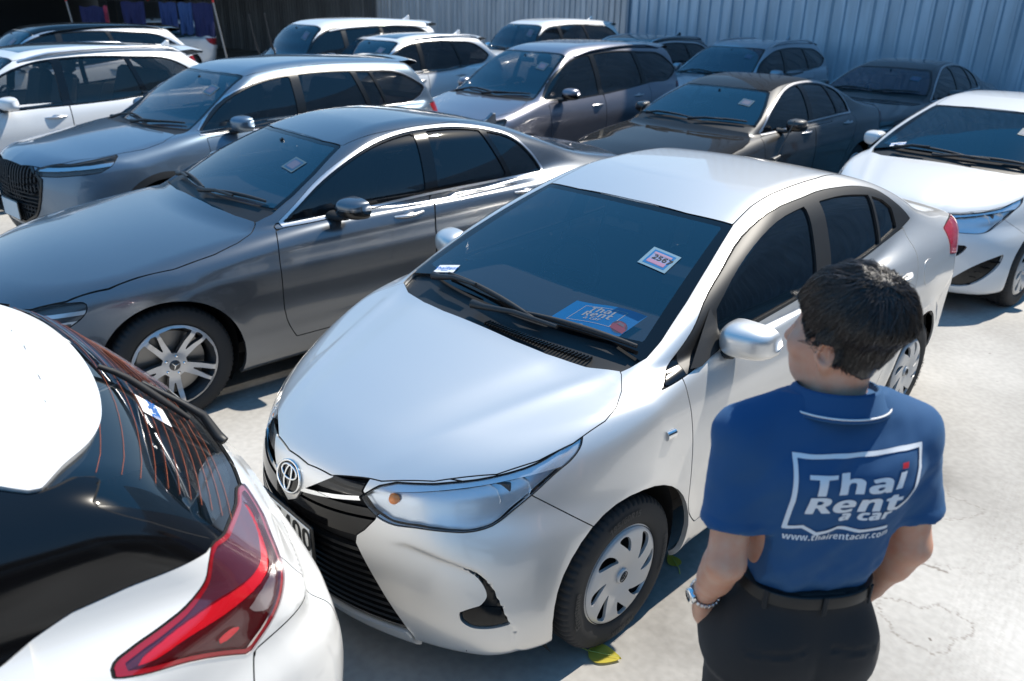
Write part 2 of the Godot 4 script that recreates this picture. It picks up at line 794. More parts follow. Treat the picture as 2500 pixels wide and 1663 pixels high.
	func Script_sdf(p: Vector2, poly: PackedVector2Array) -> float:
		var best := 1e9
		var inside := false
		var m := poly.size()
		var b := poly[m - 1]
		for i in m:
			var a := poly[i]
			var e := b - a
			var w := p - a
			var l := e.length_squared()
			var t := clampf(w.dot(e) / l, 0.0, 1.0) if l > 1e-12 else 0.0
			var d := (w - e * t).length_squared()
			if d < best:
				best = d
			if (a.y > p.y) != (b.y > p.y) and p.x < (b.x - a.x) * (p.y - a.y) / (b.y - a.y) + a.x:
				inside = not inside
			b = a
		return -sqrt(best) if inside else sqrt(best)
	func shifted(val: PackedFloat32Array, by: float) -> PackedFloat32Array:
		var c := val.duplicate()
		for i in c.size():
			c[i] += by
		return c
	# cuts an outline out of the rest, leaving a seam of the given width round it
	func region(poly: PackedVector2Array, way, flt := Vector3.ZERO, thr := 0.0, gap := 0.004, round_by := 0.0) -> PackedInt32Array:
		var val := outline_values(rest, poly, way, flt, thr, round_by)
		if gap <= 0.0:
			var s0 := split(rest, val)
			rest = s0[1]
			return s0[0]
		var outer := shifted(val, -gap * 0.5)
		var s1 := split(rest, outer)
		rest = s1[1]
		var inner := outline_values(s1[0], poly, way, flt, thr, round_by)
		inner = shifted(inner, gap * 0.5)
		var s2 := split(s1[0], inner)
		seam.append_array(s2[1])
		return s2[0]
	func within(tr: PackedInt32Array, poly: PackedVector2Array, way, flt := Vector3.ZERO, thr := 0.0, round_by := 0.0) -> Array:
		return split(tr, outline_values(tr, poly, way, flt, thr, round_by))
	func by(tr: PackedInt32Array, fn: Callable) -> Array:
		var val := PackedFloat32Array()
		val.resize(v.size())
		val.fill(9.0)
		var done := PackedByteArray()
		done.resize(v.size())
		for i in tr:
			if done[i]:
				continue
			done[i] = 1
			val[i] = fn.call(v[i], n[i])
		return split(tr, val)
	# triangles as a mesh: side 1 the left half, -1 its mirror image, 0 both; pushed out along the normals, with walls of a depth round the edge
	func mesh(tr: PackedInt32Array, side := 1, out := 0.0, wall := 0.0, bump = null) -> ArrayMesh:
		if tr.size() == 0:
			return null
		var vv := PackedVector3Array()
		var nn := PackedVector3Array()
		var ii := PackedInt32Array()
		var at := {}
		var k := PackedInt32Array()
		k.resize(tr.size())
		for i in tr.size():
			var q := tr[i]
			if not at.has(q):
				at[q] = vv.size()
				var o: float = out + (bump.call(v[q]) if bump != null else 0.0)
				var p: Vector3 = v[q] + n[q] * o
				if v[q].z < 0.0005 and v[q].z > -0.0005:
					p.z = 0.0
				vv.append(p)
				nn.append(n[q])
			k[i] = at[q]
		var walls := PackedInt32Array()
		if wall != 0.0:
			var used := {}
			for i in range(0, k.size(), 3):
				for e in 3:
					var a := k[i + e]
					var b := k[i + (e + 1) % 3]
					var key := b * 4000000 + a
					if used.has(key):
						used.erase(key)
					else:
						used[a * 4000000 + b] = Vector2i(a, b)
			for key in used:
				var ab: Vector2i = used[key]
				if absf(vv[ab.x].z) < 0.001 and absf(vv[ab.y].z) < 0.001:
					continue
				var a := vv[ab.x]
				var b := vv[ab.y]
				var a2 := a - nn[ab.x] * wall
				var b2 := b - nn[ab.y] * wall
				var wn := (a2 - a).cross(b - a)
				wn = wn.normalized() if wn.length_squared() > 1e-16 else nn[ab.x]
				var q := vv.size()
				for p in [a, b, b2, a2]:
					vv.append(p)
					nn.append(-wn)
				walls.append_array([q, q + 2, q + 1, q, q + 3, q + 2])
		ii.append_array(k)
		ii.append_array(walls)
		var fv := PackedVector3Array()
		var fn := PackedVector3Array()
		var fi := PackedInt32Array()
		if side >= 0:
			fv.append_array(vv)
			fn.append_array(nn)
			fi.append_array(ii)
		if side <= 0:
			var to := PackedInt32Array()
			to.resize(vv.size())
			for i in vv.size():
				if side == 0 and vv[i].z == 0.0:      # the two halves share their middle
					to[i] = i
					fn[i] = Vector3(nn[i].x, nn[i].y, 0.0).normalized()
					continue
				to[i] = fv.size()
				fv.append(Vector3(vv[i].x, vv[i].y, -vv[i].z))
				fn.append(Vector3(nn[i].x, nn[i].y, -nn[i].z))
			for i in range(0, ii.size(), 3):
				fi.append_array([to[ii[i]], to[ii[i + 2]], to[ii[i + 1]]])
		for i in range(0, fi.size(), 3):
			var a := fi[i]
			var b := fi[i + 1]
			var c := fi[i + 2]
			if (fv[b] - fv[a]).cross(fv[c] - fv[a]).dot(fn[a] + fn[b] + fn[c]) > 0.0:
				fi[i + 1] = c
				fi[i + 2] = b
		var ar := []
		ar.resize(Mesh.ARRAY_MAX)
		ar[Mesh.ARRAY_VERTEX] = fv
		ar[Mesh.ARRAY_NORMAL] = fn
		ar[Mesh.ARRAY_INDEX] = fi
		var m := ArrayMesh.new()
		m.add_surface_from_arrays(Mesh.PRIMITIVE_TRIANGLES, ar)
		return m
# ---------------------------------------------------------------- the forms of the cars
func small_sedan() -> Shape:
	return Shape.new({
		"x0": -0.84, "x1": 3.53, "oy": 0.56,
		"deck": [[-0.9, 0.70], [-0.8, 0.765], [-0.7, 0.815], [-0.5, 0.89], [-0.25, 0.955], [0.06, 1.005], [0.3, 1.02], [1.0, 1.03], [2.0, 1.07], [2.6, 1.12], [2.95, 1.12], [3.3, 1.10], [3.55, 1.06]],
		"crown": [[-0.9, 0.3], [-0.4, 0.24], [0.0, 0.11], [0.2, 0.06], [1.0, 0.05], [2.6, 0.06], [3.5, 0.1]],
		"wide": [[-0.84, 0.80], [-0.5, 0.825], [-0.2, 0.845], [0.3, 0.86], [1.5, 0.865], [2.3, 0.862], [2.6, 0.848], [2.9, 0.822], [3.1, 0.805], [3.3, 0.785], [3.55, 0.75]],
		"sect": [[0.12, -0.09], [0.22, -0.035], [0.33, -0.014], [0.47, -0.008], [0.62, 0.0], [0.72, -0.003], [0.8, -0.012], [0.88, -0.03], [0.96, -0.065], [1.05, -0.125], [1.2, -0.23]],
		"rise": [[-0.9, -0.03], [0.0, 0.0], [1.5, 0.035], [2.6, 0.1], [3.5, 0.12]],
		"low": [[-0.9, 0.17], [-0.4, 0.17], [0.3, 0.18], [2.3, 0.19], [3.5, 0.24]],
		"front": [[0.12, -0.75], [0.22, -0.795], [0.4, -0.825], [0.55, -0.835], [0.68, -0.825], [0.75, -0.81], [0.82, -0.76], [0.95, -0.6]],
		"fplan": [[0.0, 0.0], [0.1, 0.008], [0.2, 0.032], [0.35, 0.105], [0.485, 0.205], [0.62, 0.34], [0.7, 0.45], [0.8, 0.64], [0.9, 0.9]],
		"fys": [[0.12, 0.5], [0.4, 0.62], [0.6, 0.82], [0.7, 1.0], [1.0, 1.0]],
		"rear": [[0.2, 3.42], [0.35, 3.5], [0.55, 3.535], [0.75, 3.52], [0.9, 3.49], [1.0, 3.47], [1.1, 3.44], [1.2, 3.3]],
		"rplan": [[0.0, 0.0], [0.3, 0.02], [0.5, 0.07], [0.62, 0.13], [0.72, 0.24], [0.80, 0.42]],
		"rside": [[-0.84, 0.10], [0.0, 0.10], [0.3, 0.06], [2.3, 0.06], [2.8, 0.12], [3.5, 0.14]],
		"roof": [[0.2, 1.2], [0.6, 1.33], [0.9, 1.40], [1.2, 1.45], [1.5, 1.472], [1.8, 1.47], [2.1, 1.445], [2.4, 1.39], [2.8, 1.28], [3.2, 1.15]],
		"gw": [[0.0, 0.70], [0.5, 0.735], [1.2, 0.755], [2.0, 0.745], [2.6, 0.70], [3.0, 0.63]],
		"belt": [[0.0, 1.0], [0.5, 1.02], [1.3, 1.035], [2.0, 1.07], [2.6, 1.15], [3.0, 1.2]],
		"tum": [[-0.3, -0.06], [-0.1, -0.02], [0.0, 0.0], [0.1, 0.025], [0.2, 0.065], [0.3, 0.115], [0.4, 0.18], [0.5, 0.26]],
		"ws": [[0.95, -0.10], [1.04, 0.11], [1.2, 0.47], [1.36, 0.885], [1.45, 1.15]],
		"rw": [[1.0, 3.2], [1.12, 2.95], [1.25, 2.68], [1.4, 2.3], [1.48, 2.0]],
		"mix": [[0.0, 0.02], [0.4, 0.02], [2.0, 0.03], [2.5, 0.12], [3.0, 0.16]],
		"wsk": 0.35, "rwk": 0.22, "rcrown": 0.07, "rf": 0.10, "rr": 0.09, "ra": 0.06, "rc": 0.12, "rtop": 0.13,
		"wsn": 0.42, "rwn": 0.45,
		"arches": [[-0.01, 0.31, 0.365, 0.01], [2.55, 0.31, 0.365, 0.012]],
	})

func large_saloon() -> Shape:
	return Shape.new({
		"x0": -0.86, "x1": 4.06, "oy": 0.56,
		"deck": [[-0.95, 0.62], [-0.84, 0.72], [-0.7, 0.79], [-0.4, 0.87], [0.0, 0.93], [0.4, 0.975], [0.75, 1.0], [2.0, 1.01], [2.8, 1.05], [3.3, 1.085], [3.8, 1.07], [4.1, 1.02]],
		"crown": [[-0.9, 0.16], [-0.4, 0.10], [0.3, 0.05], [0.8, 0.04], [3.0, 0.05], [4.0, 0.08]],
		"wide": [[-0.86, 0.86], [-0.5, 0.89], [0.0, 0.92], [1.0, 0.926], [2.5, 0.926], [3.2, 0.915], [3.6, 0.885], [4.06, 0.84]],
		"sect": [[0.12, -0.1], [0.22, -0.04], [0.33, -0.018], [0.45, -0.012], [0.56, -0.004], [0.7, 0.0], [0.76, -0.002], [0.81, -0.014], [0.88, -0.03], [0.95, -0.065], [1.02, -0.12], [1.2, -0.25]],
		"rise": [[-0.9, -0.05], [0.0, -0.01], [1.5, 0.02], [2.8, 0.05], [4.0, 0.05]],
		"low": [[-0.9, 0.17], [-0.4, 0.17], [0.3, 0.17], [2.6, 0.18], [4.0, 0.24]],
		"front": [[0.12, -0.80], [0.25, -0.84], [0.45, -0.86], [0.6, -0.855], [0.7, -0.83], [0.8, -0.77], [0.95, -0.6]],
		"fplan": [[0.0, 0.0], [0.2, 0.018], [0.4, 0.07], [0.55, 0.15], [0.68, 0.27], [0.78, 0.41], [0.86, 0.6], [0.95, 0.9]],
		"fys": [[0.12, 0.7], [0.5, 0.85], [0.7, 1.0], [1.0, 1.0]],
		"rear": [[0.2, 3.95], [0.4, 4.03], [0.6, 4.06], [0.8, 4.05], [0.95, 4.02], [1.05, 3.98], [1.2, 3.8]],
		"rplan": [[0.0, 0.0], [0.3, 0.025], [0.5, 0.08], [0.65, 0.16], [0.78, 0.3], [0.88, 0.5]],
		"rside": [[-0.86, 0.12], [0.3, 0.12], [0.9, 0.06], [2.6, 0.06], [3.2, 0.14], [4.0, 0.16]],
		"roof": [[0.4, 1.15], [0.9, 1.31], [1.2, 1.38], [1.5, 1.43], [1.8, 1.455], [2.1, 1.455], [2.5, 1.43], [2.9, 1.36], [3.3, 1.24], [3.8, 1.08]],
		"gw": [[0.3, 0.74], [0.8, 0.78], [1.5, 0.80], [2.2, 0.79], [2.9, 0.74], [3.5, 0.66]],
		"belt": [[0.3, 0.97], [1.0, 0.985], [2.0, 1.0], [3.0, 1.05], [3.6, 1.1]],
		"tum": [[-0.3, -0.06], [-0.1, -0.02], [0.0, 0.0], [0.1, 0.03], [0.2, 0.085], [0.3, 0.155], [0.38, 0.22], [0.5, 0.33]],
		"ws": [[0.95, 0.36], [1.05, 0.56], [1.2, 0.88], [1.36, 1.25], [1.45, 1.5]],
		"rw": [[1.0, 3.7], [1.1, 3.42], [1.25, 3.02], [1.4, 2.55], [1.46, 2.2]],
		"mix": [[0.3, 0.02], [0.8, 0.02], [2.4, 0.03], [3.0, 0.12], [3.6, 0.16]],
		"wsk": 0.3, "rwk": 0.22, "rcrown": 0.07, "rf": 0.10, "rr": 0.12, "ra": 0.06, "rc": 0.12, "rtop": 0.14,
		"wsn": 0.42, "rwn": 0.42,
		"arches": [[0.0, 0.335, 0.39, 0.006], [2.94, 0.335, 0.39, 0.008]],
	})

# tall cars from a few sizes: fo front overhang, wb wheelbase, x1 tail, w half width, h height, nose and cowl heights, ...
func tall_car(p: Dictionary) -> Shape:
	var fo: float = p.get("fo", 0.9)
	var wb: float = p.get("wb", 2.65)
	var x1: float = p.get("x1", 3.55)
	var w: float = p.get("w", 0.91)
	var h: float = p.get("h", 1.62)
	var nose: float = p.get("nose", 0.92)
	var cowl: float = p.get("cowl", 1.08)
	var cx: float = p.get("cx", 0.25)          # cowl at the middle
	var wt: float = p.get("wt", 1.02)          # top of the windscreen at the middle
	var b0: float = p.get("b0", 1.04)
	var b1: float = p.get("b1", 1.12)
	var rt: float = p.get("rt", 3.15)          # where the roof ends
	var g: float = p.get("g", 0.79)            # half width at the belt
	var lean: float = p.get("lean", 0.2)       # how far the sides lean in at the roof
	var ht := h - 0.09                         # top of the glass
	var s := Shape.new({
		"x0": -fo, "x1": x1, "oy": 0.62,
		"deck": [[-fo - 0.1, nose - 0.14], [-fo, nose - 0.06], [-fo + 0.14, nose], [-fo + 0.5, lerpf(nose, cowl, 0.5)], [cx, cowl], [cx + 0.6, cowl + 0.01], [wb, b1 + 0.02], [x1, b1 + 0.02]],
		"crown": [[-fo, 0.14], [0.0, 0.08], [cx, 0.05], [x1, 0.05]],
		"wide": [[-fo, w - 0.06], [-0.45, w - 0.03], [0.1, w], [wb - 0.2, w], [wb + 0.4, w - 0.02], [x1, w - 0.07]],
		"sect": [[0.15, -0.09], [0.26, -0.035], [0.38, -0.016], [0.55, -0.006], [0.7, 0.0], [0.82, -0.002], [0.9, -0.016], [0.98, -0.04], [1.06, -0.085], [1.16, -0.16], [1.3, -0.28]],
		"rise": [[-fo, -0.04], [0.0, -0.01], [wb * 0.5, 0.02], [x1, b1 - b0]],
		"low": [[-fo, 0.22], [0.3, 0.21], [wb - 0.4, 0.22], [x1, 0.32]],
		"front": [[0.15, -fo + 0.12], [0.3, -fo + 0.04], [0.55, -fo], [nose - 0.14, -fo + 0.015], [nose - 0.04, -fo + 0.05], [nose + 0.12, -fo + 0.22]],
		"fplan": [[0.0, 0.0], [0.3, 0.03], [0.5, 0.09], [0.65, 0.19], [0.76, 0.33], [0.86, 0.55], [0.95, 0.9]],
		"fys": [[0.15, 0.7], [0.5, 0.85], [0.8, 1.0], [1.0, 1.0]],
		"rear": [[0.2, x1 - 0.14], [0.45, x1 - 0.03], [0.65, x1], [0.9, x1 - 0.02], [1.08, x1 - 0.06], [1.3, x1 - 0.16]],
		"rplan": [[0.0, 0.0], [0.3, 0.02], [0.5, 0.06], [0.68, 0.14], [0.8, 0.28], [0.9, 0.5]],
		"rside": [[-fo, 0.13], [0.0, 0.12], [cx + 0.3, 0.06], [x1, 0.06]],
		"roof": [[cx, cowl + 0.05], [wt - 0.25, h - 0.16], [wt, h - 0.085], [wt + 0.3, h - 0.03], [wt + 0.75, h], [rt - 0.8, h - 0.005], [rt, h - 0.06], [rt + 0.4, h - 0.13]],
		"gw": [[cx, g - 0.05], [cx + 0.4, g - 0.01], [1.3, g], [wb - 0.2, g - 0.01], [x1, g - 0.08]],
		"belt": [[0.0, b0 - 0.01], [1.0, b0], [wb, b1], [x1, b1 + 0.02]],
		"tum": [[-0.3, -0.05], [-0.1, -0.015], [0.0, 0.0], [0.15, lean * 0.2], [0.3, lean * 0.55], [0.45, lean], [0.55, lean * 1.35], [0.7, lean * 2.0]],
		"ws": [[cowl - 0.05, cx - 0.08], [cowl + 0.03, cx + 0.1], [lerpf(cowl, ht, 0.5), lerpf(cx, wt, 0.5) + 0.02], [ht, wt], [h + 0.1, wt + 0.45]],
		"rw": [[0.9, x1 + 0.02], [1.05, x1 - 0.02], [b1 + 0.08, x1 - 0.1], [ht - 0.05, rt + p.get("hatch", 0.02)], [h + 0.05, rt - 0.1]],
		"mix": [[cx, 0.02], [wb, 0.03], [x1 - 0.3, 0.06], [x1, 0.08]],
		"wsk": 0.28, "rwk": 0.2, "rcrown": 0.06, "rf": 0.09, "rr": 0.08, "ra": 0.06, "rc": 0.06, "rtop": 0.13,
		"wsn": 0.5, "rwn": 0.75,
		"arches": [[0.0, 0.34, 0.4, 0.012], [wb, 0.34, 0.4, 0.016]],
	})
	return s

func hatchback() -> Shape:
	var s := small_sedan()
	s.x1 = 3.31
	s.deck = Tab.new([[-0.9, 0.70], [-0.8, 0.765], [-0.7, 0.815], [-0.5, 0.89], [-0.25, 0.955], [0.06, 1.005], [0.3, 1.02], [1.0, 1.03], [2.0, 1.07], [2.6, 1.08], [3.0, 1.06], [3.2, 1.04], [3.4, 1.02]], 6)
	s.wide = Tab.new([[-0.84, 0.80], [-0.5, 0.825], [-0.2, 0.845], [0.3, 0.86], [1.5, 0.865], [2.4, 0.868], [2.8, 0.86], [3.05, 0.83], [3.31, 0.78]], 6)
	s.rise = Tab.new([[-0.9, -0.03], [0.0, 0.0], [1.5, 0.035], [2.6, 0.09], [3.5, 0.10]], 6)
	s.rear = Tab.new([[0.15, 3.12], [0.3, 3.26], [0.5, 3.335], [0.70, 3.338], [0.79, 3.31], [0.86, 3.235], [1.0, 3.19], [1.1, 3.12], [1.25, 3.02]], 6)
	s.rplan = Tab.new([[0.0, 0.0], [0.3, 0.012], [0.5, 0.035], [0.62, 0.07], [0.72, 0.15], [0.8, 0.30], [0.87, 0.5]], 6)
	s.roof = Tab.new([[0.2, 1.2], [0.6, 1.33], [0.9, 1.40], [1.2, 1.45], [1.5, 1.47], [1.9, 1.455], [2.3, 1.42], [2.7, 1.362], [2.9, 1.33], [3.2, 1.28]], 6)
	s.rcrown = 0.025
	s.gw = Tab.new([[0.0, 0.70], [0.5, 0.735], [1.2, 0.755], [2.0, 0.755], [2.6, 0.735], [3.0, 0.69], [3.3, 0.62]], 6)
	s.rw = Tab.new([[0.9, 3.27], [1.03, 3.18], [1.2, 3.035], [1.33, 2.91], [1.5, 2.72]], 6)
	s.mix = Tab.new([[0.0, 0.02], [0.4, 0.02], [2.0, 0.03], [2.5, 0.10], [3.0, 0.06], [3.3, 0.02]], 6)
	s.rwk = 0.2
	s.rr = 0.09
	s.rc = 0.07
	s.rwn = 0.6
	s.rside = Tab.new([[-0.84, 0.10], [0.0, 0.10], [0.3, 0.06], [2.3, 0.06], [3.3, 0.07]], 6)
	return s
# ---------------------------------------------------------------- materials shared by the cars
var M := {}

func car_materials() -> void:
	M.seam = mat(lin(0.004, 0.004, 0.005), 0.9)
	M.black = mat(lin(0.004, 0.004, 0.0045), 0.1)
	M.trim = mat(lin(0.008, 0.0084, 0.009), 0.24)
	M.plastic = mat(lin(0.014, 0.0145, 0.0155), 0.5)
	M.rubber = mat(lin(0.014, 0.014, 0.015), 0.65)
	M.tyre = mat(lin(0.02, 0.02, 0.021), 0.75)
	M.tyre_mark = mat(lin(0.045, 0.044, 0.042), 0.7)
	M.dark = mat(lin(0.008, 0.008, 0.009), 0.9)
	M.cabin = mat(lin(0.03, 0.03, 0.032), 0.8)
	M.seat = mat(lin(0.05, 0.05, 0.052), 0.7)
	M.chrome = mat(lin(0.78, 0.79, 0.8), 0.06, 1.0)
	M.satin = mat(lin(0.6, 0.6, 0.62), 0.28, 1.0)
	M.alloy = paint(lin(0.55, 0.55, 0.56), 0.6, 0.35, 0.6)
	M.alloy_dark = paint(lin(0.06, 0.06, 0.063), 0.5, 0.4, 0.5)
	M.disc = mat(lin(0.3, 0.29, 0.28), 0.4, 1.0)
	M.cover = paint(lin(0.5, 0.5, 0.5), 0.35, 0.42, 0.4)
	M.glass_front = pane(lin(0.006, 0.034, 0.070), 0.56, 0.8)
	M.glass_side = pane(lin(0.003, 0.005, 0.008), 0.86, 0.6)
	M.glass_pale = pane(lin(0.004, 0.007, 0.008), 0.5, 0.6)
	M.lens = pane(lin(0.6, 0.65, 0.7), 0.015, 0.4)
	M.lamp_chrome = mat(lin(0.86, 0.87, 0.88), 0.26, 0.75)
	M.lamp_strip = mat(lin(0.62, 0.68, 0.74), 0.2, 0.6)
	M.red = pane(lin(0.42, 0.002, 0.008), 0.55, 0.6)
	M.red_body = paint(lin(0.35, 0.004, 0.01), 0.1, 0.3)
	M.red_bright = paint(lin(0.75, 0.01, 0.02), 0.2, 0.25)
	M.smoke = pane(lin(0.05, 0.012, 0.025), 0.72, 0.7)
	M.orange = mat(lin(0.8, 0.22, 0.03), 0.3)
	M.white_plastic = mat(lin(0.75, 0.75, 0.75), 0.5)
	M.paper_white = mat(lin(0.78, 0.78, 0.79), 0.6)
	M.paper_blue = mat(lin(0.005, 0.14, 0.5), 0.5)
	M.plate = mat(lin(0.72, 0.72, 0.7), 0.5)
	M.ink = mat(lin(0.01, 0.01, 0.011), 0.6)
	M.roof_glass = paint(lin(0.006, 0.007, 0.009), 0.0, 0.2)

# ---------------------------------------------------------------- lettering as flat shapes
func letters(text: String, size: float, bold := true, font_name := "Droid Sans") -> Array:
	var tm := TextMesh.new()
	var sf := SystemFont.new()
	sf.font_names = PackedStringArray([font_name])
	sf.font_weight = 700 if bold else 400
	tm.font = sf
	tm.font_size = 64
	tm.pixel_size = size / 64.0
	tm.depth = 0.0
	tm.text = text
	tm.curve_step = 1.5
	var a := tm.surface_get_arrays(0)
	var vs: PackedVector3Array = a[Mesh.ARRAY_VERTEX]
	var ix: PackedInt32Array = a[Mesh.ARRAY_INDEX] if a[Mesh.ARRAY_INDEX] != null else PackedInt32Array()
	if ix.size() == 0:
		ix = PackedInt32Array(range(vs.size()))
	var out := []
	for i in range(0, ix.size(), 3):
		out.append([Vector2(vs[ix[i]].x, vs[ix[i]].y), Vector2(vs[ix[i + 1]].x, vs[ix[i + 1]].y), Vector2(vs[ix[i + 2]].x, vs[ix[i + 2]].y)])
	return out

func fine(tris: Array, most: float) -> Array:
	var out := []
	var todo := tris.duplicate()
	while todo.size():
		var t = todo.pop_back()
		var l := 0.0
		var k := 0
		for e in 3:
			var d: float = t[e].distance_to(t[(e + 1) % 3])
			if d > l:
				l = d
				k = e
		if l <= most:
			out.append(t)
			continue
		var m: Vector2 = (t[k] + t[(k + 1) % 3]) * 0.5
		todo.append([t[k], m, t[(k + 2) % 3]])
		todo.append([m, t[(k + 1) % 3], t[(k + 2) % 3]])
	return out

# flat triangles put through a map from the plane to [point, normal]
func printed(tris: Array, place: Callable) -> ArrayMesh:
	var b := Build.new()
	for t in tris:
		var q := []
		for p in t:
			q.append(place.call(p))
		var k := b.v.size()
		for p in q:
			b.v.append(p[0])
			b.n.append(p[1])
		if (q[1][0] - q[0][0]).cross(q[2][0] - q[0][0]).dot(q[0][1]) > 0.0:
			b.t.append_array([k, k + 2, k + 1])
		else:
			b.t.append_array([k, k + 1, k + 2])
	return b.mesh() if b.t.size() else null

func ring_tris(outer: PackedVector2Array, inner: PackedVector2Array) -> Array:
	var out := []
	var n := outer.size()
	for i in n:
		var j := (i + 1) % n
		out.append([outer[i], outer[j], inner[j]])
		out.append([outer[i], inner[j], inner[i]])
	return out

func ellipse(c: Vector2, rx: float, ry: float, n := 32) -> PackedVector2Array:
	var p := PackedVector2Array()
	for i in n:
		p.append(c + Vector2(cos(TAU * i / n) * rx, sin(TAU * i / n) * ry))
	return p

func poly_tris(p: PackedVector2Array) -> Array:
	var out := []
	var ix := Geometry2D.triangulate_polygon(p)
	for i in range(0, ix.size(), 3):
		out.append([p[ix[i]], p[ix[i + 1]], p[ix[i + 2]]])
	return out

# ---------------------------------------------------------------- wheels (face towards +z, axle at the origin)
var wheel_cache := {}

func tyre_mesh(r: float, rim: float, w: float, lugs := 64) -> ArrayMesh:
	var b := Build.new()
	var h := w * 0.5
	var rows := []
	var prof := [[rim - 0.004, h - 0.02], [rim + 0.006, h - 0.006], [rim + 0.02, h - 0.001], [(rim + r) * 0.5, h + 0.004], [r - 0.022, h - 0.004], [r - 0.012, h - 0.011], [r - 0.006, h - 0.018], [r - 0.001, h - 0.03],
		[r, h - 0.045], [r, 0.022], [r - 0.008, 0.02], [r - 0.008, 0.012], [r + 0.001, 0.01], [r + 0.001, -0.01], [r - 0.008, -0.012], [r - 0.008, -0.02], [r, -0.022], [r, -h + 0.045], [r - 0.006, -h + 0.018], [(rim + r) * 0.5, -h - 0.004], [rim - 0.004, -h + 0.02]]
	var sides := lugs * 4
	for j in sides + 1:
		var a := TAU * j / sides
		var row := []
		for i in prof.size():
			var q: float = prof[i][0]
			if j % 4 == 0 and ((i >= 5 and i <= 8) or i == 17 or i == 18):
				q -= 0.007
			if j % 8 == 2 and i >= 9 and i <= 12:
				q -= 0.004
			row.append(Vector3(cos(a) * q, sin(a) * q, prof[i][1]))
		rows.append(row)
	b.grid(rows)
	return b.mesh()

# a slanted opening between two radii
func slot(r0: float, r1: float, wide: float, slant: float) -> PackedVector2Array:
	var q := []
	for c in [[r0, -slant, 1], [lerpf(r0, r1, 0.5), -slant * 0.45 - wide * 0.30, 0], [r1 - 0.006, slant * 0.35 - wide * 0.62, 0], [r1, slant * 0.35 - wide * 0.1, 0], [r1 - 0.004, slant * 0.35 + wide * 0.42, 0], [lerpf(r0, r1, 0.6), slant * 0.1 + wide * 0.30, 0], [lerpf(r0, r1, 0.25), -slant * 0.5 + wide * 0.22, 0]]:
		var v: Vector2 = Vector2.from_angle(c[1]) * c[0]
		q.append([v.x, v.y, 1] if c[2] == 1 else [v.x, v.y])
	return outline(q, 3)

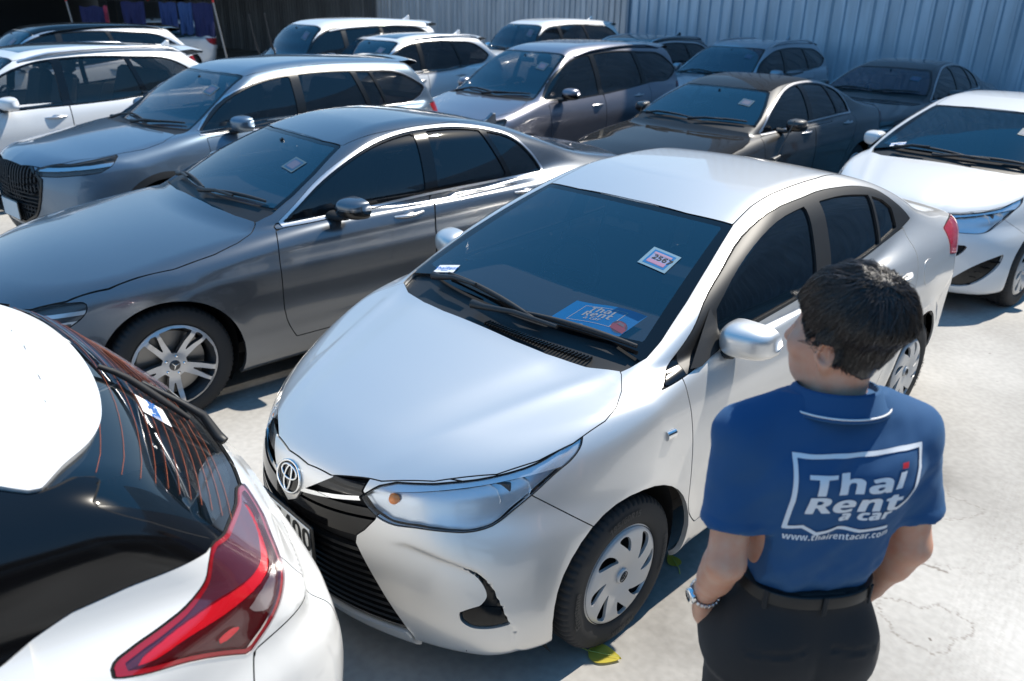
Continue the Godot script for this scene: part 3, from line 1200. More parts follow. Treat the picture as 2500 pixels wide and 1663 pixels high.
# openings cut out of a dish; returns [face, edge walls]
func wheel(style: String, r: float, w: float) -> Node3D:
	var root := Node3D.new()
	var rim := r * 0.64
	if style == "steel":
		rim = 0.196
	elif style == "five":
		rim = r * 0.70
	var key := style + str(r)
	if not wheel_cache.has(key):
		var d := {}
		d.tyre = tyre_mesh(r, rim, w, 64)
		var h := w * 0.5
		var k := Shell.new()
		var holes := []
		if style == "steel":
			k.dish([[0.0, h - 0.004], [0.03, h - 0.003], [0.06, h + 0.003], [0.12, h + 0.008], [0.165, h + 0.006], [0.185, h - 0.0], [0.199, h - 0.012]], 144)
			for i in 8:
				var q := slot(0.082, 0.180, 0.30, 0.34) if i % 2 == 0 else slot(0.098, 0.176, 0.26, 0.28)
				holes.append(Transform2D(TAU / 8 * i + (0.0 if i % 2 == 0 else 0.06), Vector2.ZERO) * q)
		elif style == "five":
			k.dish([[0.0, h - 0.02], [0.04, h - 0.018], [0.07, h - 0.022], [0.14, h - 0.014], [rim - 0.014, h + 0.004], [rim, h - 0.006]], 180)
			for i in 5:
				var big := PackedVector2Array()
				for q in [[0.070, 0.36], [0.10, 0.26], [rim - 0.016, 0.155], [rim - 0.012, 0.35], [rim - 0.012, 0.65], [rim - 0.016, 1.257 - 0.275], [0.10, 1.257 - 0.40], [0.070, 1.257 - 0.50]]:
					big.append(Vector2.from_angle(q[1]) * q[0])
				var small := PackedVector2Array()
				for q in [[0.088, 0.02], [rim - 0.018, -0.125], [rim - 0.013, 0.0], [rim - 0.018, 0.125 - 0.02]]:
					small.append(Vector2.from_angle(q[1] - 0.07) * q[0])
				holes.append(Transform2D(TAU / 5 * i + 0.12, Vector2.ZERO) * big)
				holes.append(Transform2D(TAU / 5 * i + 0.12, Vector2.ZERO) * small)
		else:
			k.dish([[0.0, h - 0.02], [0.05, h - 0.02], [0.12, h - 0.012], [rim - 0.012, h + 0.002], [rim, h - 0.006]], 120)
			for i in 7:
				var q := PackedVector2Array()
				for c in [[0.075, 0.16], [rim - 0.025, 0.10], [rim - 0.02, 0.38], [rim - 0.025, 0.72], [0.075, 0.6]]:
					q.append(Vector2.from_angle(c[1]) * c[0])
				holes.append(Transform2D(TAU / 7 * i, Vector2.ZERO) * q)
		for q in holes:
			var o := k.within(k.rest, q, 0, Vector3.ZERO, 0.0, 0.004)
			k.rest = o[1]
		d.face = k.mesh(k.rest, 1, 0.0, 0.012 if style == "steel" else 0.0)
		d.back = k.mesh(k.rest, 1, -0.001, 0.03)
		var b := Build.new()
		b.lathe([[rim - 0.03, -h], [rim - 0.03, h - 0.03], [rim - 0.012, h - 0.012], [rim - 0.001, h - 0.004]], 64)
		b.lathe([[rim - 0.03, -h + 0.02], [0.02, -h + 0.02]], 32)
		d.barrel = b.mesh()
		b = Build.new()
		b.lathe([[0.0, h - 0.075], [rim * 0.78, h - 0.075], [rim * 0.78, h - 0.1], [0.0, h - 0.1]], 48)
		d.disc = b.mesh()
		wheel_cache[key] = d
	var d: Dictionary = wheel_cache[key]
	part("tyre", d.tyre, M.tyre, root)
	if style != "seven":
		var hub := Build.new()
		hub.lathe([[0.0, 0.006], [0.026, 0.006], [0.03, 0.002], [0.03, -0.006]], 28)
		var h0 := w * 0.5 + (0.0 if style == "steel" else -0.018)
		part("hub_cap", hub.mesh(), M.cover if style == "steel" else M.alloy_dark, root, Transform3D(Basis.IDENTITY, Vector3(0, 0, h0)))
		hub = Build.new()
		if style == "steel":
			for e in [[0.021, 0.015, Vector2.ZERO], [0.014, 0.006, Vector2(0, 0.006)], [0.006, 0.013, Vector2(0, -0.001)]]:
				var pts := []
				var rad := []
				for i in 25:
					var a := TAU * i / 24
					pts.append(Vector3(e[2].x + cos(a) * e[0], e[2].y + sin(a) * e[1], 0.008))
					rad.append(0.0016)
				hub.tube(pts, rad, 6, false, 1.0, Vector3.BACK)
		else:
			for i in 3:
				var a := TAU * i / 3 + PI / 2
				hub.tube([Vector3(0, 0, 0.008), Vector3(cos(a) * 0.024, sin(a) * 0.024, 0.007)], [0.005, 0.0012], 6, true, 0.5, Vector3.BACK)
			for i in 5:
				var a := TAU * i / 5 + 0.5
				hub.box(Vector3(cos(a) * 0.052, sin(a) * 0.052, 0.0), Vector3(0.016, 0.016, 0.01), 0.004)
		part("hub_emblem", hub.mesh(), M.chrome if style != "steel" else M.plastic, root, Transform3D(Basis.IDENTITY, Vector3(0, 0, h0)))
	if style == "steel":
		var ring := func(p: Vector2) -> Array:
			var a := -p.x / 0.252
			var q := 0.252 + p.y
			return [Vector3(sin(-a) * q, cos(a) * q, w * 0.5 + 0.0062), Vector3(0, 0, 1)]
		for t in [[0.9, "Firestone"], [3.9, "Firestone"], [2.5, "FR 601X"], [5.6, "185/60R15"]]:
			var tr := letters(t[1], 0.036)
			var made := printed(fine(tr, 0.02), ring)
			if made:
				part("tyre_lettering", made, M.tyre_mark, root, Transform3D(Basis(Vector3.BACK, t[0]), Vector3.ZERO))
	part("rim", d.face, M.cover if style == "steel" else M.alloy, root)
	if style != "steel":
		part("spoke_sides", d.back, M.alloy_dark, root)
	part("barrel", d.barrel, M.dark if style == "steel" else M.alloy_dark, root)
	part("brake_disc", d.disc, M.dark if style == "steel" else M.disc, root)
	return root

func put_wheel(car: Node3D, style: String, x: float, z: float, r: float, w: float, turn := 0.0) -> Node3D:
	var o := wheel(style, r, w)
	var n := 0
	for c in car.get_children():
		if String(c.name).begins_with("wheel") and not String(c.name).begins_with("wheel_"):
			n += 1
		elif String(c.name).begins_with("wheel_0"):
			n += 1
	o.name = "wheel" if n == 0 else "wheel_%03d" % n
	car.add_child(o)
	o.position = Vector3(x, r - 0.004, z)
	o.rotation.y = turn if z > 0 else PI + turn
	o.rotation.z = x * 1.7 + z
	return o

# ---------------------------------------------------------------- pieces every car has
func arch(k: Shell, x: float, y: float, r: float) -> void:
	var p := PackedVector2Array()
	for i in 28:
		var a := -PI * 0.22 + PI * 1.44 * i / 27
		p.append(Vector2(x + cos(a) * r, y + sin(a) * r))
	p.append(Vector2(x - r * 0.9, -0.3))
	p.append(Vector2(x + r * 0.9, -0.3))
	var o := k.within(k.rest, p, 0, Vector3(0, 0, 1), 0.12)
	k.rest = o[1]

func wells(root: Node3D, spots: Array, r: float, zin := 0.42, zout := 0.78) -> void:
	for s in spots:
		for q in [1.0, -1.0]:
			var b := Build.new()
			b.lathe([[0.02, zin], [r, zin], [r, zout]], 36, -0.6, PI + 0.6)
			if q < 0:
				b.moved(Transform3D(Basis(Vector3.UP, PI), Vector3.ZERO))
			part("wheel_arch_liner", b.mesh(), M.dark, root, Transform3D(Basis.IDENTITY, Vector3(s[0], s[1], 0)))

# the separate pieces of a set of triangles, specks left out
func pieces(tr: PackedInt32Array) -> Array:
	var up := {}
	var find := func(a: int) -> int:
		while up[a] != a:
			up[a] = up[up[a]]
			a = up[a]
		return a
	for i in tr:
		up[i] = i
	for i in range(0, tr.size(), 3):
		var a: int = find.call(tr[i])
		var b: int = find.call(tr[i + 1])
		up[b] = a
		var c: int = find.call(tr[i + 2])
		up[c] = a
	var by := {}
	for i in range(0, tr.size(), 3):
		var r: int = find.call(tr[i])
		if not by.has(r):
			by[r] = PackedInt32Array()
		by[r].append(tr[i])
		by[r].append(tr[i + 1])
		by[r].append(tr[i + 2])
	var out := []
	for r in by:
		if by[r].size() > 24 or by.size() == 1:
			out.append(by[r])
	return out

func pair(k: Shell, tr: PackedInt32Array, called: String, m: Material, root: Node3D, out := 0.0, wall := 0.0) -> void:
	for q in (pieces(tr) if tr.size() < 9000 else [tr]):
		for side in [1, -1]:
			var me := k.mesh(q, side, out, wall)
			if me:
				part(called, me, m, root)

func whole(k: Shell, tr: PackedInt32Array, called: String, m: Material, root: Node3D, out := 0.0, wall := 0.0) -> MeshInstance3D:
	if called != "panel_gap" and tr.size() < 9000:
		var mid := PackedInt32Array()
		for q in pieces(tr):
			var touches := false
			for i in q:
				if absf(k.v[i].z) < 0.0005:
					touches = true
					break
			if touches:
				mid.append_array(q)
			else:
				pair(k, q, called, m, root, out, wall)
		tr = mid
	var me := k.mesh(tr, 0, out, wall)
	return part(called, me, m, root) if me else null

func core(root: Node3D, s: Shape, wheels_x: float) -> void:
	var b := Build.new()
	b.box(Vector3((s.x0 + s.x1) * 0.5, 0.24, 0), Vector3(s.x1 - s.x0 - 0.5, 0.06, 1.3))
	b.box(Vector3((s.x0 + 0.25 + 0.3) * 0.5, 0.5, 0), Vector3(0.3 - s.x0 - 0.25, 0.5, 0.84))
	b.box(Vector3((wheels_x - 0.2 + s.x1 - 0.15) * 0.5, 0.5, 0), Vector3(s.x1 - 0.15 - wheels_x + 0.2, 0.45, 0.84))
	part("underbody", b.mesh(), M.dark, root)

func seats(root: Node3D, x: float, y: float, rear_x: float) -> void:
	for z in [0.36, -0.36]:
		var b := Build.new()
		b.box(Vector3(x, y, z), Vector3(0.5, 0.16, 0.48), 0.05)
		b.box(Vector3(x + 0.32, y + 0.3, z), Vector3(0.14, 0.62, 0.46), 0.05, Basis(Vector3(0, 0, 1), -0.3))
		b.box(Vector3(x + 0.44, y + 0.68, z), Vector3(0.1, 0.18, 0.26), 0.045, Basis(Vector3(0, 0, 1), -0.2))
		part("seat", b.mesh(), M.seat, root)
	var c := Build.new()
	c.box(Vector3(rear_x - 0.2, y, 0), Vector3(0.5, 0.16, 1.2), 0.05)
	c.box(Vector3(rear_x + 0.12, y + 0.3, 0), Vector3(0.14, 0.6, 1.2), 0.05, Basis(Vector3(0, 0, 1), -0.35))
	part("rear_seat", c.mesh(), M.seat, root)

func dash(root: Node3D, x: float, y: float, half := 0.66) -> void:
	var b := Build.new()
	var prof := outline([[x, y - 0.02, 1], [x + 0.3, y + 0.03], [x + 0.55, y + 0.0], [x + 0.62, y - 0.1], [x + 0.55, y - 0.3, 1], [x, y - 0.3, 1]])
	b.prism(prof, -half, half, 0.0)
	part("dashboard", b.mesh(), M.cabin, root)
	var c := Build.new()
	var pts := []
	var rad := []
	for i in 25:
		var a := TAU * i / 24
		pts.append(Vector3(0, cos(a) * 0.18, sin(a) * 0.18))
		rad.append(0.016)
	c.tube(pts, rad, 8, false, 1.0, Vector3.RIGHT)
	c.box(Vector3(0.0, 0, 0), Vector3(0.03, 0.05, 0.34), 0.01)
	part("steering_wheel", c.mesh(), M.trim, root, Transform3D(Basis(Vector3(0, 0, 1), -0.45), Vector3(x + 0.78, y - 0.04, -0.36)))

func inner_mirror(root: Node3D, p: Vector3) -> void:
	var b := Build.new()
	b.box(p, Vector3(0.03, 0.06, 0.22), 0.012, Basis(Vector3(0, 0, 1), -0.2))
	b.tube([p, p + Vector3(-0.05, 0.06, 0)], [0.012, 0.014], 6)
	part("rear_view_mirror", b.mesh(), M.trim, root)

# door mirror: a rounded shell on a foot; sized along z
func door_mirror(root: Node3D, p: Vector3, size: Vector3, top: Material, low: Material, foot: Material, sweep := 0.25) -> void:
	for s in [1.0, -1.0]:
		var o := Node3D.new()
		root.add_child(o)
		o.name = "door_mirror" if s > 0 else "door_mirror_001"
		var rows_t := []
		var nv := 18
		var nu := 14
		for half in 2:
			var rows := []
			for i in nv + 1:
				var t := float(i) / nv          # across, 0 at the door
				var row := []
				for j in nu + 1:
					var a := lerpf(-0.02, PI * 0.5, float(j) / nu) if half == 0 else lerpf(-PI * 0.5, 0.02, float(j) / nu)
					# superellipse section in x (depth) and y (height)
					var wob := pow(1.0 - pow(absf(t * 2.0 - 1.0), 3.2), 0.42)
					var hh := size.y * 0.5 * wob * (1.0 - 0.16 * t)
					var dd := size.x * wob * (1.0 - 0.25 * t)
					var c := pow(absf(cos(a)), 0.72)
					var sn := signf(sin(a)) * pow(absf(sin(a)), 0.72)
					row.append(Vector3(p.x - c * dd + t * t * size.z * sweep + size.x * 0.5, p.y + sn * hh * (1.0 if half == 0 else 1.05), (p.z + (t - 0.5) * size.z) * s))
				rows.append(row)
			var b := Build.new()
			b.grid(rows)
			part("mirror_cap" if half == 0 else "mirror_base", fixed(b, p * Vector3(1, 1, s)), top if half == 0 else low, o)
		# the glass side
		var g := Build.new()
		var rows := []
		for i in nv + 1:
			var t := float(i) / nv
			var wob := pow(1.0 - pow(absf(t * 2.0 - 1.0), 3.2), 0.42) * 0.995
			var hh := size.y * 0.5 * wob * (1.0 - 0.16 * t)
			var row := []
			for j in 5:
				row.append(Vector3(p.x + t * t * size.z * sweep + size.x * 0.5 - 0.004, p.y + lerpf(-1.04, 1.0, j / 4.0) * hh, (p.z + (t - 0.5) * size.z) * s))
			rows.append(row)
		g.grid(rows)
		part("mirror_glass", g.mesh(), M.chrome, o)
		var f := Build.new()
		f.tube([Vector3(p.x + size.x * 0.1, p.y - size.y * 0.42, (p.z - size.z * 0.2) * s), Vector3(p.x + size.x * 0.05, p.y - size.y * 0.5, (p.z - size.z * 0.48) * s), Vector3(p.x - 0.01, p.y - size.y * 0.5, (p.z - size.z * 0.9) * s)], [0.03, 0.034, 0.05], 10, true, 0.6)
		part("mirror_foot", f.mesh(), foot, o)

# turns triangles and normals outward from a point inside
func fixed(b: Build, c: Vector3) -> ArrayMesh:
	for i in b.n.size():
		if b.n[i].dot(b.v[i] - c) < 0.0:
			b.n[i] = -b.n[i]
	return b.mesh()

func wiper(root: Node3D, k: Shape, pts: Array, lift := 0.012) -> void:
	# pts: pivot, arm end, blade start, blade end as [x, z] on the windscreen
	var on := func(p: Array, up: float) -> Vector3:
		var t := k.hit(Vector3(p[0], 2.0, absf(p[1])), Vector3.DOWN, 0.2, 1.6)
		var q := Vector3(p[0], 2.0 - t, absf(p[1]))
		var n := k.normal(q)
		if p[1] < 0:
			q.z = -q.z
			n.z = -n.z
		return q + n * up
	var o := Node3D.new()
	root.add_child(o)
	var n := 0
	for c in root.get_children():
		if String(c.name).begins_with("wiper"):
			n += 1
	o.name = "wiper" if n == 0 else "wiper_%03d" % n
	var b := Build.new()
	var a0: Vector3 = on.call(pts[0], lift + 0.01)
	var a1: Vector3 = on.call(pts[1], lift + 0.028)
	var mid := (a0 + a1) * 0.5 + Vector3(0, 0.012, 0)
	b.tube([a0, a0.lerp(a1, 0.15), mid, a1], [0.02, 0.014, 0.011, 0.008], 8)
	part("wiper_arm", b.mesh(), M.plastic, o)
	b = Build.new()
	var row := []
	var rad := []
	for i in 9:
		var t := i / 8.0
		row.append(on.call([lerpf(pts[2][0], pts[3][0], t), lerpf(pts[2][1], pts[3][1], t)], lift + 0.004))
		rad.append(0.0075 + 0.004 * sin(PI * t))
	b.tube(row, rad, 6)
	part("wiper_blade", b.mesh(), M.rubber, o)

func plate(root: Node3D, called: String, at: Transform3D, lines: Array) -> void:
	var b := Build.new()
	b.box(Vector3(0, 0, 0), Vector3(0.36, 0.165, 0.012), 0.004)
	var o := part(called, b.mesh(), M.trim, root, at)
	b = Build.new()
	b.box(Vector3(0, 0, 0.006), Vector3(0.336, 0.145, 0.006), 0.002)
	part("plate_face", b.mesh(), M.plate, o)
	for l in lines:
		var m := printed(letters(l[0], l[1], true), func(p: Vector2) -> Array: return [Vector3(p.x + l[2], p.y + l[3], 0.0105), Vector3(0, 0, 1)])
		if m:
			part("lettering", m, M.ink, o)
# ---------------------------------------------------------------- the silver saloon (and the white one of the same form)
func sedan_small(called: String, label: String, at: Vector3, turn: float, body: Material, hero: bool, step: float) -> Node3D:
	var s := small_sedan()
	s.hood = func(x: float, z: float) -> float:
		var q := clampf((x + 0.8) / 0.9, 0.0, 1.0)
		var line := lerpf(0.16, 0.44, q)
		var d := (z - line) / 0.05
		var e := (z - lerpf(0.26, 0.60, q)) / 0.04
		return (0.010 / (1.0 + exp(d * 2.0)) + 0.006 * exp(-e * e)) * clampf((x + 0.85) * 5.0, 0.0, 1.0) * clampf((0.3 - x) * 6.0, 0.0, 1.0)
	if hero:
		# the pressed corner panel below the crease that runs down to the fog lamp
		var crease := Tab.new([[0.46, 0.585], [0.55, 0.556], [0.62, 0.532], [0.67, 0.505], [0.705, 0.455], [0.73, 0.395], [0.765, 0.30]], 2)
		s.extra = func(d: float, x: float, y: float, z: float) -> float:
			if x > -0.3 or y > 0.62 or z < 0.34 or z > 0.78:
				return d
			var q := crease.at(z) - y
			if q < -0.03:
				return d
			return d + 0.013 / (1.0 + exp(-q / 0.0045)) * exp(-maxf(q, 0.0) / 0.13) * smoothstep(0.40, 0.52, z) * smoothstep(0.775, 0.75, z)
	var k := Shell.new(s, step)
	var car := thing(called, label, "car", at, turn)
	arch(k, 0.0, 0.31, 0.36)
	arch(k, 2.55, 0.31, 0.355)
	# bonnet, lamps, windscreen
	var hood := k.region(v2s([[-0.783, -0.2], [-0.783, 0.063], [-0.763, 0.174], [-0.677, 0.337], [-0.566, 0.469], [-0.414, 0.600], [-0.292, 0.667], [-0.174, 0.711], [-0.047, 0.737], [0.014, 0.732], [0.087, 0.695], [0.153, 0.637], [0.095, 0.525], [0.055, 0.361], [0.040, 0.210], [0.037, -0.2]]), 1, Vector3(-0.3, 1, 0), 0.15, 0.0032)
	var hl_ax := [Vector3(0.82, 0, 0.572), Vector3.UP]
	var lamp := k.region(outline([[-0.432, 0.714, 1], [-0.37, 0.752], [-0.196, 0.772], [0.004, 0.796], [0.142, 0.826], [0.218, 0.856], [0.299, 0.886, 1], [0.292, 0.866], [0.265, 0.836], [0.195, 0.794], [0.119, 0.743], [0.057, 0.703], [-0.019, 0.659], [-0.087, 0.643], [-0.171, 0.641], [-0.27, 0.644], [-0.348, 0.648], [-0.392, 0.668]], 3), hl_ax, Vector3(-0.572, 0.3, 0.6), 0.1, 0.005)
	var screen := k.region(v2s([[0.949, -0.2], [0.949, 0.039], [0.961, 0.311], [0.991, 0.520], [0.749, 0.581], [0.533, 0.631], [0.414, 0.651], [0.337, 0.665], [0.251, 0.669], [0.186, 0.651], [0.150, 0.636], [0.095, 0.525], [0.055, 0.361], [0.040, 0.210], [0.037, -0.2]]), 1, Vector3(-0.2, 1, 0.1), 0.1, 0.004)
	var back := k.region(v2s([[2.34, -0.2], [2.34, 0.0], [2.36, 0.44], [2.62, 0.5], [2.9, 0.57], [2.97, 0.3], [2.98, -0.2]]), 1, Vector3(0, 1, 0), 0.2, 0.004)
	# side windows
	var dlo := k.region(outline([[0.205, 0.960, 1], [0.375, 1.038], [0.465, 1.09], [0.569, 1.161], [0.736, 1.242], [0.954, 1.331], [1.178, 1.389], [1.489, 1.412], [1.606, 1.417], [1.807, 1.410], [2.010, 1.390], [2.161, 1.354], [2.269, 1.296], [2.454, 1.178, 1], [2.285, 1.146], [2.059, 1.118], [1.824, 1.091], [1.255, 1.049], [0.822, 1.020], [0.45, 0.990], [0.335, 0.974]], 3), 0, Vector3(0, 0, 1), 0.3, 0.003)
	var gl := k.within(dlo, outline([[0.60, 1.022, 1], [0.615, 1.135, 1], [0.75, 1.215], [0.96, 1.302], [1.178, 1.358], [1.435, 1.383, 1], [1.36, 1.064, 1], [0.82, 1.034]], 3), 0)
	var front_pane: PackedInt32Array = gl[0]
	gl = k.within(gl[1], outline([[1.565, 1.386, 1], [1.80, 1.380], [2.03, 1.352, 1], [2.03, 1.124, 1], [1.82, 1.102], [1.50, 1.078, 1]], 3), 0)
	var rear_pane: PackedInt32Array = gl[0]
	gl = k.within(gl[1], v2s([[2.052, 1.345], [2.15, 1.315], [2.226, 1.268], [2.255, 1.165], [2.052, 1.130]]), 0)
	var corner_pane: PackedInt32Array = gl[0]
	var sail := k.by(gl[1], func(p: Vector3, _n: Vector3) -> float: return p.x - (0.345 + (p.y - 0.98) * 0.35))
	pair(k, sail[0], "door_corner_trim", M.black, car, 0.0, 0.006)
	gl[1] = sail[1]
	pair(k, gl[1], "window_surround", M.plastic, car, 0.001, 0.014)
	pair(k, front_pane, "front_window", M.glass_side, car, -0.009)
	pair(k, rear_pane, "rear_window", M.glass_side, car, -0.009)
	pair(k, corner_pane, "quarter_window", M.glass_side, car, -0.009)
	# windscreen: cowl, then the glass with its dark border
	var cw := k.by(screen, func(p: Vector3, _n: Vector3) -> float: return p.x - (0.155 + 0.30 * p.z * p.z * (1.0 if p.z < 0.45 else 1.0)) + maxf(p.z - 0.52, 0.0) * 0.4)
	whole(k, cw[0], "cowl", M.plastic, car, -0.022, 0.02)
	var gs := k.by(cw[1], func(p: Vector3, _n: Vector3) -> float: return maxf(p.x - (0.915 + 0.16 * p.z * p.z), maxf((0.185 + 0.30 * p.z * p.z) - p.x, p.z - (0.635 - (p.x - 0.2) * 0.19))))
	whole(k, gs[1], "windscreen_border", M.black, car, -0.003)
	whole(k, gs[0], "windscreen", M.glass_front, car, -0.003)
	whole(k, back, "rear_window_glass", M.glass_side, car, -0.004)
	whole(k, hood, "bonnet", body, car, 0.0, 0.008)
	if hero:
		cowl_grille(k, car)
	# nose
	var mask: PackedInt32Array
	if hero:
		hero_nose(k, car, body)
	else:
		older_nose(k, car, body)
	headlamp(k, car, lamp)
	# tail
	var tl := k.region(outline([[2.872, 1.06, 1], [3.06, 1.07], [3.4, 1.02], [3.54, 0.93, 1], [3.44, 0.87], [3.1, 0.885], [2.89, 0.92, 1]], 4), 0, Vector3(0.3, 0, 1), 0.1, 0.004)
	pair(k, tl, "tail_lamp", M.red, car, 0.004, 0.02)
	pair(k, tl, "tail_lamp_housing", M.red_bright, car, -0.02)
	# doors and panels
	var trunk := k.region(v2s([[3.0, -0.2], [2.99, 0.55], [3.2, 0.62], [3.7, 0.6], [3.7, -0.2]]), 1, Vector3(0.4, 1, 0), 0.25, 0.004)
	whole(k, trunk, "boot_lid", body, car, 0.0, 0.006)
	var door1 := k.region(outline([[0.322, 1.0, 1], [0.313, 0.94], [0.315, 0.86], [0.320, 0.75], [0.329, 0.595], [0.347, 0.42], [0.41, 0.345, 1], [1.40, 0.345, 1], [1.425, 0.7], [1.405, 1.075, 1], [0.82, 1.03]], 4), 0, Vector3(0, 0, 1), 0.3, 0.005)
	var door2 := k.region(outline([[1.412, 1.07, 1], [1.43, 0.7], [1.407, 0.345, 1], [2.04, 0.345, 1], [2.10, 0.50], [2.20, 0.68], [2.31, 0.86], [2.36, 1.02], [2.345, 1.15, 1], [1.9, 1.11]], 4), 0, Vector3(0, 0, 1), 0.3, 0.005)
	pair(k, door1, "front_door", body, car, 0.0, 0.006)
	pair(k, door2, "rear_door", body, car, 0.0, 0.006)
	var fuel := k.within(k.rest, outline([[2.44, 0.96], [2.56, 0.96], [2.57, 0.85], [2.45, 0.85]], 4), 0, Vector3(0, 0, 1), 0.4)
	k.rest = fuel[1]
	part("fuel_flap", k.mesh(fuel[0], 1, 0.002, 0.006), body, car)
	part("rear_quarter_panel", k.mesh(fuel[0], -1), body, car)
	var rf := k.region(v2s([[0.951, -0.2], [0.963, 0.311], [0.992, 0.518], [1.154, 0.500], [1.423, 0.498], [1.738, 0.494], [2.008, 0.476], [2.33, 0.42], [2.335, -0.2]]), 1, Vector3(0, 1, 0), 0.3, 0.006)
	whole(k, rf, "roof", body, car)
	var bump := k.region(v2s([[-1.3, -0.1], [-1.3, 0.9], [-0.35, 0.76], [-0.347, 0.737], [-0.199, 0.618], [-0.1, 0.54], [-0.1, -0.1]]), 0, Vector3.ZERO, 0.0, 0.004)
	whole(k, bump, "front_bumper", body, car, 0.0, 0.03)
	var rb := k.region(v2s([[4.0, -0.1], [4.0, 0.86], [3.1, 0.80], [2.9, 0.72], [2.7, 0.5], [2.7, -0.1]]), 0, Vector3.ZERO, 0.0, 0.004)
	whole(k, rb, "rear_bumper", body, car, 0.0, 0.01)
	var sides := k.by(k.rest, func(p: Vector3, _n: Vector3) -> float: return p.x - 1.35)
	whole(k, sides[0], "front_wing", body, car, 0.0, 0.02)
	whole(k, sides[1], "rear_wing", body, car, 0.0, 0.02)
	whole(k, k.seam, "panel_gap", M.seam, car, -0.005)
	# handles
	for x in [1.20, 2.16]:
		handle(car, s, x, 0.93 if x < 2.0 else 0.945, body)
	# mirrors
	door_mirror(car, Vector3(0.585, 1.052, 0.860), Vector3(0.13, 0.145, 0.215), body, body, M.plastic, 0.12)
	for z in [1.0, -1.0]:
		var b := Build.new()
		var q := [Vector3(0.36, 0.995, 0.775), Vector3(0.585, 1.15, 0.69), Vector3(0.60, 1.02, 0.758), Vector3(0.42, 0.99, 0.785)]
		var o := []
		for p in q:
			o.append(Vector3(p.x, p.y, (p.z + 0.012) * z))
		b.quad(o[0], o[3], o[2], o[1])
		part("mirror_plate", fixed(b, Vector3(0.5, 1.05, 0)), M.plastic, car)
	for zz in [1.0, -1.0]:
		var b := Build.new()
		b.tube([Vector3(0.165, 0.817, 0.843 * zz), Vector3(0.21, 0.817, 0.847 * zz)], [0.014, 0.013], 10, true, 1.3)
		part("side_repeater", b.mesh(), M.chrome, car)
	var ant := Build.new()
	ant.tube([Vector3(2.22, 1.405, 0), Vector3(2.30, 1.42, 0)], [0.022, 0.012], 8, true, 0.7)
	ant.tube([Vector3(2.26, 1.41, 0), Vector3(2.42, 1.60, 0)], [0.006, 0.003], 6)
	part("aerial", ant.mesh(), M.plastic, car)
	stickers(car, s, hero)
	wiper(car, s, [[0.20, -0.46], [0.19, -0.16], [0.235, -0.40], [0.155, 0.22]])
	wiper(car, s, [[0.11, -0.10], [0.155, 0.33], [0.165, 0.14], [0.26, 0.62]])
	seats(car, 1.15, 0.62, 2.35)
	dash(car, 0.2, 0.97)
	inner_mirror(car, Vector3(0.93, 1.27, 0))
	core(car, s, 2.55)
	wells(car, [[0.0, 0.31], [2.55, 0.31]], 0.37)
	for q in [[0.0, 0.735], [2.55, 0.735]]:
		put_wheel(car, "steel", q[0], q[1], 0.302, 0.185)
		put_wheel(car, "steel", q[0], -q[1], 0.302, 0.185)
	return car

# things stuck on the windscreen, laid on its surface
func on_screen(s: Shape, p: Vector2, up: float) -> Array:
	var t := s.hit(Vector3(p.x, 2.0, absf(p.y)), Vector3.DOWN, 0.2, 1.4)
	var q := Vector3(p.x, 2.0 - t, absf(p.y))
	var n := s.normal(q)
	q += n * up
	if p.y < 0.0:
		q.z = -q.z
		n.z = -n.z
	return [q, n]

# a flat patch whose across axis runs to the car's right and whose up axis runs up the glass
func patch(car: Node3D, called: String, s: Shape, at: Vector2, tris: Array, m: Material, lift: float, turn := 0.0) -> void:
	var c := cos(turn)
	var sn := sin(turn)
	var me := printed(fine(tris, 0.03), func(p: Vector2) -> Array:
		var q := Vector2(p.x * c - p.y * sn, p.x * sn + p.y * c)
		return on_screen(s, Vector2(at.x + q.y * 0.86, at.y + q.x), lift))
	if me:
		part(called, me, m, car)

func rect(w: float, h: float, c := Vector2.ZERO) -> Array:
	return poly_tris(PackedVector2Array([c + Vector2(-w, -h) * 0.5, c + Vector2(w, -h) * 0.5, c + Vector2(w, h) * 0.5, c + Vector2(-w, h) * 0.5]))

func moved_tris(t: Array, by: Vector2) -> Array:
	var out := []
	for q in t:
		out.append([q[0] + by, q[1] + by, q[2] + by])
	return out

func tax_sticker(car: Node3D, s: Shape, at: Vector2, fine_print: bool) -> void:
	var dim := 1.0 if fine_print else 0.4      # behind darker film on the other cars
	patch(car, "tax_sticker", s, at, rect(0.135, 0.125), mat(lin(0.16 * dim, 0.26 * dim, 0.32 * dim), 0.4), 0.0006)
	patch(car, "tax_sticker_frame", s, at, rect(0.105, 0.098), mat(lin(0.01 * dim, 0.13 * dim, 0.32 * dim), 0.4), 0.0012)
	patch(car, "tax_sticker_sheet", s, at, rect(0.085, 0.076), mat(lin(0.20 * dim, 0.23 * dim, 0.36 * dim), 0.5), 0.0018)
	if fine_print:
		patch(car, "tax_sticker_bar", s, at + Vector2(-0.022, 0), rect(0.085, 0.02), mat(lin(0.33, 0.17, 0.26), 0.5), 0.0024)
		patch(car, "tax_sticker_bar", s, at + Vector2(0.026, 0), rect(0.085, 0.012), mat(lin(0.33, 0.2, 0.27), 0.5), 0.0024)
		patch(car, "year", s, at + Vector2(0.004, 0.012), letters("2567", 0.042), M.ink, 0.003)

